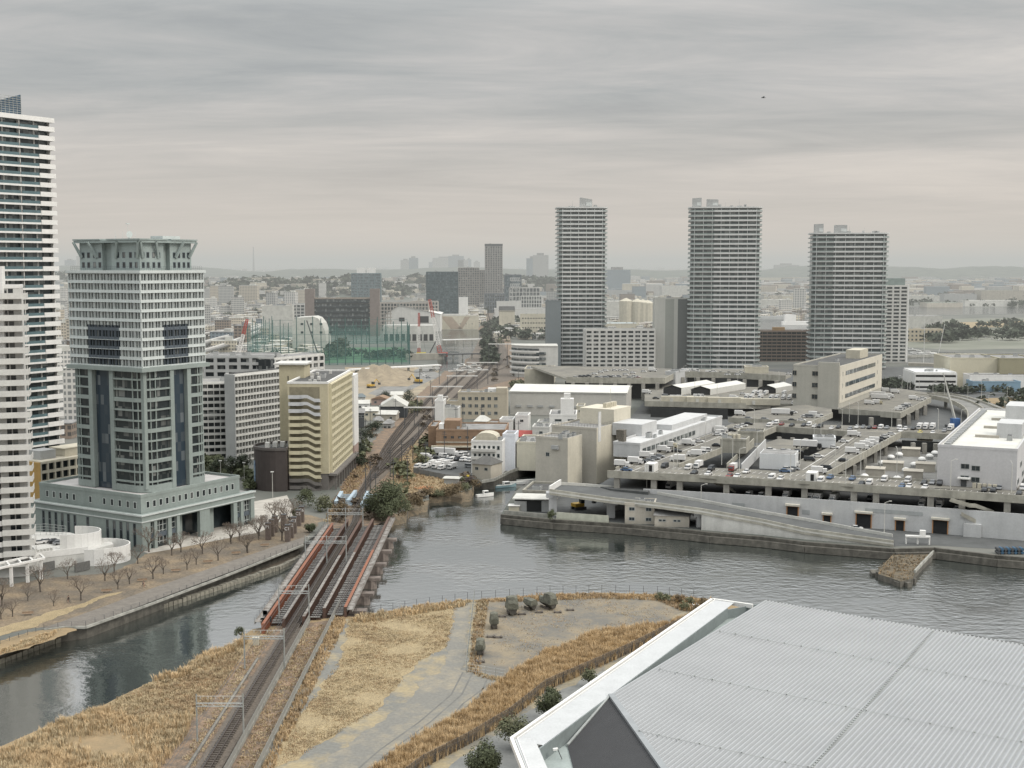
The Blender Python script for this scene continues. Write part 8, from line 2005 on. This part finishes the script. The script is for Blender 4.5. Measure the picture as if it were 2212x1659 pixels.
# parking bay lines
mb = MB()
for k in range(64):
    t = k/63; x = 1330+t*860; y0 = None
    for (xa, ya), (xb, yb) in zip(frontP, frontP[1:]):
        if xa <= x <= xb: y0 = ya+(yb-ya)*(x-xa)/(xb-xa)
    a = G(x, y0-5, DZ+.03); b_ = a+Vector((.47,.88,0))*4.2; mb.path([a, b_], .14, .01); c = a+Vector((.47,.88,0))*11; mb.path([c, c+Vector((.47,.88,0))*4], .14, .01)
for (xa, ya, xb, yb, cv) in ((100,1190,1000,870,z11),(220,1240,1180,860,z11),(70,1230,560,920,z12),(300,1200,700,920,z12),(700,845,1000,850,z12)):
    a, b_ = G(*cv(xa, ya), DZ+.03), G(*cv(xb, yb), DZ+.03); mb.path([a, b_], .22, .01)
mb.build('bay_marking', m_white, MK)
mb = MB()
for k in range(60):
    t = rnd.random(); x = 1330+t*860; y = 1018+(x-1315)*.056+rnd.uniform(-4,4); a = G(x, y, DZ+.045); mb.path([a, a+Vector((rnd.uniform(3,9), -rnd.uniform(1,3), 0))], rnd.uniform(.2,.8), .004)
for (xa, ya, xb, yb, cv) in ((160,1215,1090,865,z11),(180,1225,1060,880,z11),(430,1110,1200,840,z11),(150,1230,620,890,z12),(180,1230,650,900,z12),(350,835,1400,865,z12)):
    a, b_ = G(*cv(xa, ya), DZ+.04), G(*cv(xb, yb), DZ+.04); mb.path([a, b_], .5, .004)
mb.build('tyre_marks', M('tyre darkened paving', (.115,.112,.10), .9, .2, .4), MK)
# lamps
lamp0 = None
def lamp(x, yb, yt, z, cv, h=None):
    global lamp0
    px, py = cv(x, yb); g = G(px, py, z); lb = 'tall pale street lamp on the market decks'
    if lamp0 is None:
        lamp0 = thing('street_lamp', lb, 'lamp', (0,0,0), 'street lamps on the market decks')
        mb = MB(); mb.tube((0,0,0), (0,0,9), .14, .09, 5); mb.build('post', m_lroof, lamp0)
        mb = MB(); mb.tube((0,0,9), (1.4,0,9.5), .07, .07, 4); mb.box(1.2,2.0,-.15,.15,9.4,9.6); mb.build('lamp_arm', m_lroof, lamp0); lamp0.location = g
    else: dup(lamp0, g, rnd.choice((0,3.1,1.5)), lb, 'street lamps on the market decks')
for x, y in ((620,1250),(930,1020),(655,1190),(1255,1290),(1425,1100),(1400,850),(1285,300),(1040,270),(715,360),(1075,375),(1240,430),(825,500),(1040,560),(1640,430),(1190,1175),(1085,1180),(1750,1340),(360,1430)): lamp(x, y, 0, DZ if y > 700 and x != 360 else 9.5 if y > 340 else DZ, z11)
for x, y in ((485,1370),(1500,1420),(2090,1450),(385,1210),(45,1190),(180,920),(245,960),(520,770),(605,790),(930,850),(1110,450),(1030,470),(1380,860),(820,1210),(980,1290),(630,1290),(1600,860),(450,850)): lamp(x, y, 0, DZ if y > 780 else 9.5, z12)
for x, y in ((1740,625),(1740,425)): pass
for (x, y) in ((1514,1108),(1910,1150)): lamp(x, y, 0, 5, I_)
for x, y in ((1960,850),(1985,855),(2015,858),(2040,852),(2090,868),(2135,888),(2170,895),(2175,870),(2120,860)): lamp(x, y, 0, 6, I_)
# ================================================================ THE TOWN BEHIND
def MF(name, wall, glass, roof, fz=3.1, fu=2.9):
    """small distant facade: storeys of dark openings in a plain wall, plain roof"""
    m = bpy.data.materials.new(name); m.use_nodes = True; nt = m.node_tree; N = nt.nodes; L = nt.links; b = N['Principled BSDF']; b.inputs['Roughness'].default_value = .8
    geo = N.new('ShaderNodeNewGeometry'); s = N.new('ShaderNodeSeparateXYZ'); L.new(geo.outputs['Position'], s.inputs[0]); sn = N.new('ShaderNodeSeparateXYZ'); L.new(geo.outputs['Normal'], sn.inputs[0])
    def m_(op, a, b_=None):
        n = N.new('ShaderNodeMath'); n.operation = op
        for i, q in enumerate((a, b_)):
            if q is None: continue
            if isinstance(q, (int, float)): n.inputs[i].default_value = q
            else: L.new(q, n.inputs[i])
        return n.outputs[0]
    h = m_('MULTIPLY', m_('GREATER_THAN', m_('FRACT', m_('DIVIDE', s.outputs[2], fz)), .42), m_('GREATER_THAN', m_('FRACT', m_('DIVIDE', m_('ADD', s.outputs[0], s.outputs[1]), fu)), .34))
    up = m_('GREATER_THAN', sn.outputs[2], .5)
    x1 = N.new('ShaderNodeMixRGB'); L.new(h, x1.inputs[0]); x1.inputs[1].default_value = (*wall, 1); x1.inputs[2].default_value = (*glass, 1)
    x2 = N.new('ShaderNodeMixRGB'); L.new(up, x2.inputs[0]); L.new(x1.outputs[0], x2.inputs[1]); x2.inputs[2].default_value = (*roof, 1)
    L.new(x2.outputs[0], b.inputs['Base Color']); return m
FM = [MF('far facade white', (.56,.55,.52), (.20,.21,.21), (.50,.50,.48)), MF('far facade grey', (.40,.40,.38), (.13,.14,.15), (.34,.34,.33)), MF('far facade beige', (.48,.43,.35), (.18,.17,.15), (.42,.40,.36)),
      MF('far facade brown', (.26,.21,.17), (.09,.085,.08), (.28,.27,.26)), MF('far facade cream', (.56,.52,.42), (.2,.19,.17), (.58,.56,.5)), MF('far facade blue', (.22,.27,.30), (.10,.12,.14), (.3,.32,.33))]
FN = ['white','grey','beige','brown','cream','blue grey']
mrf = [m_lroof, m_groof, M('pale blue roof', (.35,.42,.45), .8, .1, .05), M('dull green roof', (.22,.30,.26), .8, .1, .05)]
r7 = random.Random(77)
taken = []
def block(px, py, w, d, h, mi, ang, name, label, group, cat='building'):
    g = G(px, py); ca, sa = math.cos(ang), math.sin(ang)
    th = thing(name, label, cat, tuple(g), group)
    mb = MB(); mb.obox((g.x, g.y+d/2, 3+h/2), (w, d, h), ang); mb.build('wall', FM[mi], th)
    mb = MB(); mb.obox((g.x, g.y+d/2, 3+h+.3), (w+.5, d+.5, .6), ang); mb.build('roof', [m_lroof, m_groof][mi in (1,3,5)], th)
    if h > 12: mb = MB(); mb.obox((g.x+w*.2, g.y+d/2, 3+h+2), (w*.3, d*.5, 3.4), ang); mb.build('penthouse', m_lroof if mi != 3 else m_groof, th)
    if h > 14 and r7.random() < .6:
        for k in range(2): pass
    return th
zones = [(100,165,640,960,34,'between the left towers','houses and blocks between the left towers'),(432,600,668,768,50,'in the town left of the driving range','blocks left of the driving range'),
 (440,680,622,668,48,'below the wooded ridge','blocks below the wooded ridge'),(680,925,612,650,34,'behind the brown banded block','blocks behind the brown banded block'),
 (1000,1050,640,700,10,'between the canal and the railway','blocks by the canal'),(1085,1210,610,668,28,'between the railway and the first tower','blocks left of the first tower'),
 (1308,1492,600,700,38,'between the first and the middle tower','blocks between the first two towers'),(1638,1752,592,682,18,'between the middle and the right tower','blocks between the last two towers')]
for x0, x1, y0, y1, n, where, grp in zones:
    c = 0; t = 0
    while c < n and t < 900:
        t += 1; px, py = r7.uniform(x0, x1), y0+(y1-y0)*r7.random()**1.15
        g = G(px, py); sc_ = 2780/g.y
        tall = r7.random()
        w = r7.uniform(11, 26); d = r7.uniform(9, 16); h = r7.choice((7,10,13,16,22,30)) if tall > .25 else r7.choice((6,8))
        if g.y > 2300: w *= 1.5; h = min(h*1.25, 40)
        pw = w*sc_/2+1
        if any(abs(px-a) < (pw+b_)*.80 and abs(py-e) < 5+70/ (g.y/900)/6 for a, e, b_ in taken): continue
        taken.append((px, py, pw)); c += 1; mi = r7.choice((0,0,0,1,2,2,3,4,5,1))
        kind = ('house' if h < 9 else 'apartment_block'); sz = 'low' if h < 9 else 'mid-rise' if h < 20 else 'tall'
        block(px, py, w, d, h, mi, r7.choice((0,.1,-.15,.3,-.3)), kind, f"{sz} {FN[mi]} {'house' if h < 9 else 'block'} {where}", grp)
for i, (px, yt, Y_, w, nm) in enumerate(((876,562,7200,55,''),(893,557,6600,45,''),(960,557,8200,150,''),(985,553,7600,90,''),(1000,562,7600,60,''),(1013,560,8600,30,''),(1030,566,8200,40,''),(1152,558,5200,55,''),(1168,551,5000,60,''),(1335,583,3600,70,''),(178,553,8000,70,''),(150,562,8200,60,''),(1700,572,7500,140,''),(940,566,9000,90,''))):
    z = ZT(yt, Y_); X = XT(px, Y_, 60); T = thing('distant_tower', 'hazy high-rise silhouette on the skyline', 'tower', (X, Y_, 3), 'hazy high-rises on the skyline')
    mb = MB(); mb.box(X-w/2, X+w/2, Y_, Y_+40, 3, z); mb.build('wall', FM[5 if i % 2 else 1], T); mb = MB(); mb.box(X-w/4, X+w/5, Y_+5, Y_+30, z, z+8); mb.build('penthouse', m_groof, T)
Y_ = 9500; X = XT(548, Y_, 60); T = thing('radio_mast', 'very faint tall lattice mast on the left skyline', 'mast', (X, Y_, 3)); mb = MB(); mb.tube((X,Y_,3), (X,Y_,ZT(533,Y_)), 10, 2, 6); mb.build('mast', m_groof, T)
# uncountable far town: one object
mb = MB(); nn = 0
while nn < 10500:
    px = r7.uniform(-60, 2280); py = 575.5+62*r7.random()**1.2
    if 1040 < px < 1075 and py > 600: continue
    if px > 1950 and 645 < py < 690: continue
    if 450 < px < 900 and 598 < py < 612 and r7.random() < .8: continue
    g = G(px, py); w = r7.uniform(12, 40)*(1+g.y/14000); d = r7.uniform(12, 30); h = r7.choice((6,7,8,9,11,14,18,26))*(1+g.y/30000)
    if px > 1600: w *= 1.5; h *= .8
    mb.obox((g.x, g.y, 3+h/2), (w, d, h), r7.uniform(-.4,.4), r7.choice((0,0,1,1,2,3,3,4,5,5))); nn += 1
for k in range(3900):
    z_ = r7.choice(((100,165,620,900),(432,690,612,775),(432,700,612,740),(432,640,620,700),(1960,2230,600,642),(1960,2230,590,630),(1500,1760,600,640),(680,930,605,650),(1075,1215,602,735),(1300,1495,600,715),(1635,1755,590,690),(1000,1045,622,705)))
    px = r7.uniform(z_[0], z_[1]); py = r7.uniform(z_[2], z_[3]); g = G(px, py)
    if 935 < px < 1045 and py > 700: continue
    mb.obox((g.x, g.y, 3+2.6), (r7.uniform(7,13), r7.uniform(7,11), 5.2+r7.uniform(0,3.5)), r7.uniform(-.5,.5), r7.choice((0,1,2,3,4,4)))
tag(mb.build('distant_town', FM), 'endless low pale town fading into the haze towards the horizon', 'town', kind='stuff')
# harbour side at the right: sheds, quays, ship
hs_ = [(1962,2030,640,652,0),(2040,2110,636,650,1),(2120,2212,628,650,3),(1965,2060,612,622,2),(2080,2160,606,618,0),(2170,2250,612,622,1),(2003,2080,655,664,3),(2085,2200,650,662,0),(1640,1700,648,664,0),(1690,1750,640,650,2),(1645,1752,600,612,2),(1655,1745,624,634,1),(1310,1415,652,690,0),(1395,1440,662,700,0),(1312,1380,628,640,1),(1430,1490,618,642,0),(1310,1380,700,714,2),(1980,2030,588,596,1),(2060,2180,590,598,0)]
for i, (x0, x1, yt, yb, mi) in enumerate(hs_):
    where = 'right harbour shore' if x0 > 1900 else 'docks between middle and right tower' if x0 > 1600 else 'works between the first two towers'
    T, f_, z_ = slab('harbour_shed', f"{['pale','grey','blue roofed','green roofed'][mi]} industrial shed at the {where}", x0, x1, yt, gd((x0+x1)/2, yb), r7.choice((-2,0,2)), [m_lroof, m_grey, m_cream, m_beige][mi], 40, 'shed', zb=3, group='industrial sheds along the harbour', roofm=mrf[mi])
for i, (x, y) in enumerate(((1352,672),(1376,668),(1388,668),(1398,668))):
    g = G(x, 705); z = ZT(650+i*1.5, g.y); T = thing('silo', 'cream cylindrical silo beside the blank ribbed slab building', 'silo', tuple(g), 'cream silos between the first two towers'); mb = MB(); mb.tube(g, (g.x, g.y, z), 9, 9, 14); mb.tube((g.x,g.y,z), (g.x,g.y,z+4), 9, .5, 14); mb.build('wall', m_cream, T)
def ship(px, py, L_, lab, c):
    g = G(px, py, 3.1); T = thing('ship', lab, 'ship', tuple(g)); mb = MB(); mb.prism([(g.x-L_/2,g.y-5),(g.x+L_/2-8,g.y-5),(g.x+L_/2,g.y),(g.x+L_/2-8,g.y+5),(g.x-L_/2,g.y+5)], 3.1, 8); mb.build('hull', c, T)
    mb = MB(); mb.box(g.x-L_/2+3, g.x-L_/2+18, g.y-4, g.y+4, 8, 17); mb.build('bridge_house', m_white, T); mb = MB(); mb.tube((g.x,g.y,8), (g.x,g.y,22), .5, .3, 5); mb.build('mast', m_steel, T)
ship(1665, 690, 75, 'dark grey ship moored between the middle and right tower', m_grey); ship(1725, 702, 45, 'white work ship near the right tower', m_white)
for i, (x, y, L_) in enumerate(((1968,764,14),(1985,770,16),(2003,771,18),(2018,776,20),(1976,777,14),(2040,778,14))):
    o = boat('white motor yacht in the marina basin right of the annex tower', x, y, L_, 1.2+.3*(i % 3), m_white, True, 'yachts in the right marina'); o.location.z = 3.15
for i, (x, y) in enumerate(((1000,800),(1012,806),(985,812),(1025,800),(1018,815),(1035,808))):
    o = boat('small white boat moored in the canal marina', x, y, 12, 1.0+.4*i, m_white, True, 'boats in the canal marina'); o.location.z = 3.15
for i, x in enumerate((1995,2022)):
    g = G(x, 790); T = thing('derrick_mast', 'tall thin pale mast standing by the marina basin', 'mast', tuple(g), 'masts at the marina'); mb = MB(); mb.tube(g, (g.x+(6 if i else 0), g.y, ZT([690,700][i], g.y)), .3, .2, 5); mb.build('mast', m_white, T)
mb = MB(); mb.path([G(x, y, 3) for x, y in ((1962,790),(2120,794),(2250,800))], 5, 2.5); tag(mb.build('sea_wall', m_beige, origin=G(1962,790)), 'long grey sea wall in front of the marina basin', 'wall')
mb = MB(); mb.path([G(x, y, 3) for x, y in ((1958,772),(2090,768),(2260,772))], 4, 2); tag(mb.build('breakwater', m_conc, origin=G(1958,772)), 'dark breakwater line behind the marina basin', 'wall')
# expressway at the left
EX = thing('expressway', 'white elevated expressway ramps curving in from the left behind the white apartment wings', 'viaduct', tuple(G(470,740)))
for pts, wd in (([(430,742),(480,728),(530,716),(580,700),(640,690)],9),([(430,760),(490,742),(540,722),(590,704)],9),([(430,722),(470,716),(520,712),(560,702)],7),([(430,775),(470,768),(520,766),(560,768)],8)):
    cv_ = curve([G(x, y, 13) for x, y in pts], 4); mb = MB(); mb.path([p+Vector((0,0,-1.4)) for p in cv_], wd, 1.4); mb.build('road_deck', m_yard, EX)
    mb = MB(); mb.path([p+Vector((0,-wd/2,-1.5)) for p in cv_], .5, 2.6); mb.path([p+Vector((0,wd/2,-1.2)) for p in cv_], .5, 2.2); mb.build('parapet', m_white, EX)
    for p in cv_[2::4]: mb = MB(); mb.box(p.x-1, p.x+1, p.y-1, p.y+1, 3, 11.6); mb.build('pier', m_conc, EX)
# far trees and woods
def woods(name, label, areas, n, s, seed, mat=m_dkg, z=3, q=26):
    r = random.Random(seed); mb = MB()
    for k in range(n):
        a = r.choice(areas); px, py = r.uniform(a[0], a[1]), r.uniform(a[2], a[3]); zz = a[4] if len(a) > 4 else z; g = G(px, py, zz); R_ = s*r.uniform(.6, 1.3)
        for i in range(q):
            v = Vector((r.gauss(0,1), r.gauss(0,1), abs(r.gauss(0,.8))+.1)).normalized()*R_*r.uniform(.6,1.05); p = g+v+Vector((0,0,R_*.35)); l = R_*.42
            u = Vector((r.uniform(-1,1), r.uniform(-1,1), r.uniform(-.5,.5))).normalized()*l; w_ = Vector((r.uniform(-1,1), r.uniform(-1,1), r.uniform(-.2,1))).normalized()*l
            mb.add([p-u-w_*.5, p+u-w_*.5, p+w_], [(0,1,2)])
    o = mb.build(name, mat); tag(o, label, 'trees', kind='stuff'); return o
woods('line_side_trees', 'dark evergreen hedge of trees between the canal and the railway', [(1043,1056,705,745),(1046,1062,740,775),(1052,1066,765,790),(1066,1080,690,720),(1040,1052,660,690)], 90, 5.5, 1)
woods('range_trees', 'dark row of trees along the front of the driving range', [(700,890,768,778),(540,700,775,786),(715,745,745,770)], 95, 5, 2)
mb = MB(); r = random.Random(3)
for ho in HL:
    vs = [v.co for v in ho.data.vertices if v.co.z > 6]
    for k in range(1100):
        c = r.choice(vs); c = Vector((c.x+r.uniform(-15,15), c.y+r.uniform(-25,25), c.z+2)); R_ = r.uniform(6, 15)
        if r.random() < .22: mb.obox((c.x, c.y, c.z+4), (r.uniform(12,30), 14, r.uniform(6,11)), r.uniform(-.4,.4), 1+r.randrange(3)); continue
        for i in range(9):
            v = Vector((r.gauss(0,1), r.gauss(0,1), abs(r.gauss(0,.8))+.1)).normalized()*R_; p = c+v*.9; l = R_*.6; u = Vector((r.uniform(-1,1), r.uniform(-1,1), r.uniform(-.5,.5))).normalized()*l; w_ = Vector((r.uniform(-1,1), r.uniform(-1,1), r.uniform(-.2,1))).normalized()*l
            mb.add([p-u-w_*.5, p+u-w_*.5, p+w_], [(0,1,2)])
tag(mb.build('ridge_woods', [m_dkg, FM[0], FM[2], FM[4]]), 'woodland dotted with houses covering the low ridge below the horizon', 'trees', kind='stuff')
woods('town_trees', 'scattered dark trees in the far town', [(440,700,612,690),(1080,1210,700,738),(1300,1490,600,640),(1960,2220,655,664),(700,1000,604,640),(1640,1750,590,640),(1970,2220,585,650)], 330, 7, 4)
woods('park_trees', 'dark trees around the playing field on the right shore', [(1960,2225,704,716),(2030,2225,722,736),(2000,2060,716,742)], 110, 7, 5)
woods('roadside_bushes', 'dark bushes below the right viaduct and car park building', [(2060,2240,842,862),(1925,1975,826,842),(2010,2100,846,852),(2110,2230,862,885),(1905,1935,828,842)], 120, 3.2, 6)
woods('corridor_bushes', 'olive bushes along the railway corridor', [(762,800,960,1000),(905,925,935,1010),(850,880,985,1080),(1105,1130,830,842),(1075,1110,715,745),(880,905,872,900)], 90, 2.4, 7, m_ev2)
woods('street_trees', 'dark evergreen belt between the green podium and the round building', [(445,548,1012,1036),(436,470,1000,1020),(536,552,1040,1062)], 60, 2.6, 18, m_ev, q=34)
woods('corridor_scrub', 'brown leafless scrub and bushes along both sides of the railway', [(722,742,1085,1130),(760,775,1085,1110),(745,775,1010,1060),(795,815,1085,1125),(860,885,1000,1060),(905,930,870,935),(795,815,925,960),(770,830,985,1010),(1090,1120,770,820),(1062,1072,800,830),(1000,1035,1035,1055),(880,915,1060,1080)], 85, 1.8, 17, M('leafless scrub', (.15,.12,.085), .95, scale=.8, col2=(.08,.065,.05)), q=30)
patch('shore_field', [(1960,690),(2250,686),(2250,752),(2060,756),(1958,750)], M('shore ground', (.20,.205,.17), .95, .3, .01, col2=(.12,.13,.10)), 3.04)
patch('playing_field', [(2035,697),(2225,693),(2225,706),(2040,709)], m_strw, 3.07)
patch('road_verge', [(2080,862),(2250,856),(2250,892),(2130,884)], m_dry, 3.07)
# parked cars on the right shore
park([(2045+i*14,728+(i%3)*3,'cw','v') for i in range(12)], I_, 3.1, 'in the shore car park far right', 'cars in the far right shore car park', 0, 60)

# ================================================================ LABELS: single out repeats by counting from the left
def ordn(k):
    return f"{k}{'th' if 10 <= k % 100 <= 20 else {1:'st',2:'nd',3:'rd'}.get(k % 10,'th')}"
by = {}
for o in LABELLED: by.setdefault(o['label'], []).append(o)
for lb, os_ in by.items():
    if len(os_) < 2 or os_[0].get('kind') == 'stuff': continue
    os_.sort(key=lambda o: PX(tuple(o.location))[0])
    for k, o in enumerate(os_):
        s_ = 'leftmost' if k == 0 else 'rightmost' if k == len(os_)-1 else f"{ordn(k+1)} from left"
        wds = lb.split(); o['label'] = ' '.join(wds[:12])+f", {s_}" if len(wds) <= 12 else f"{lb}, {s_}"
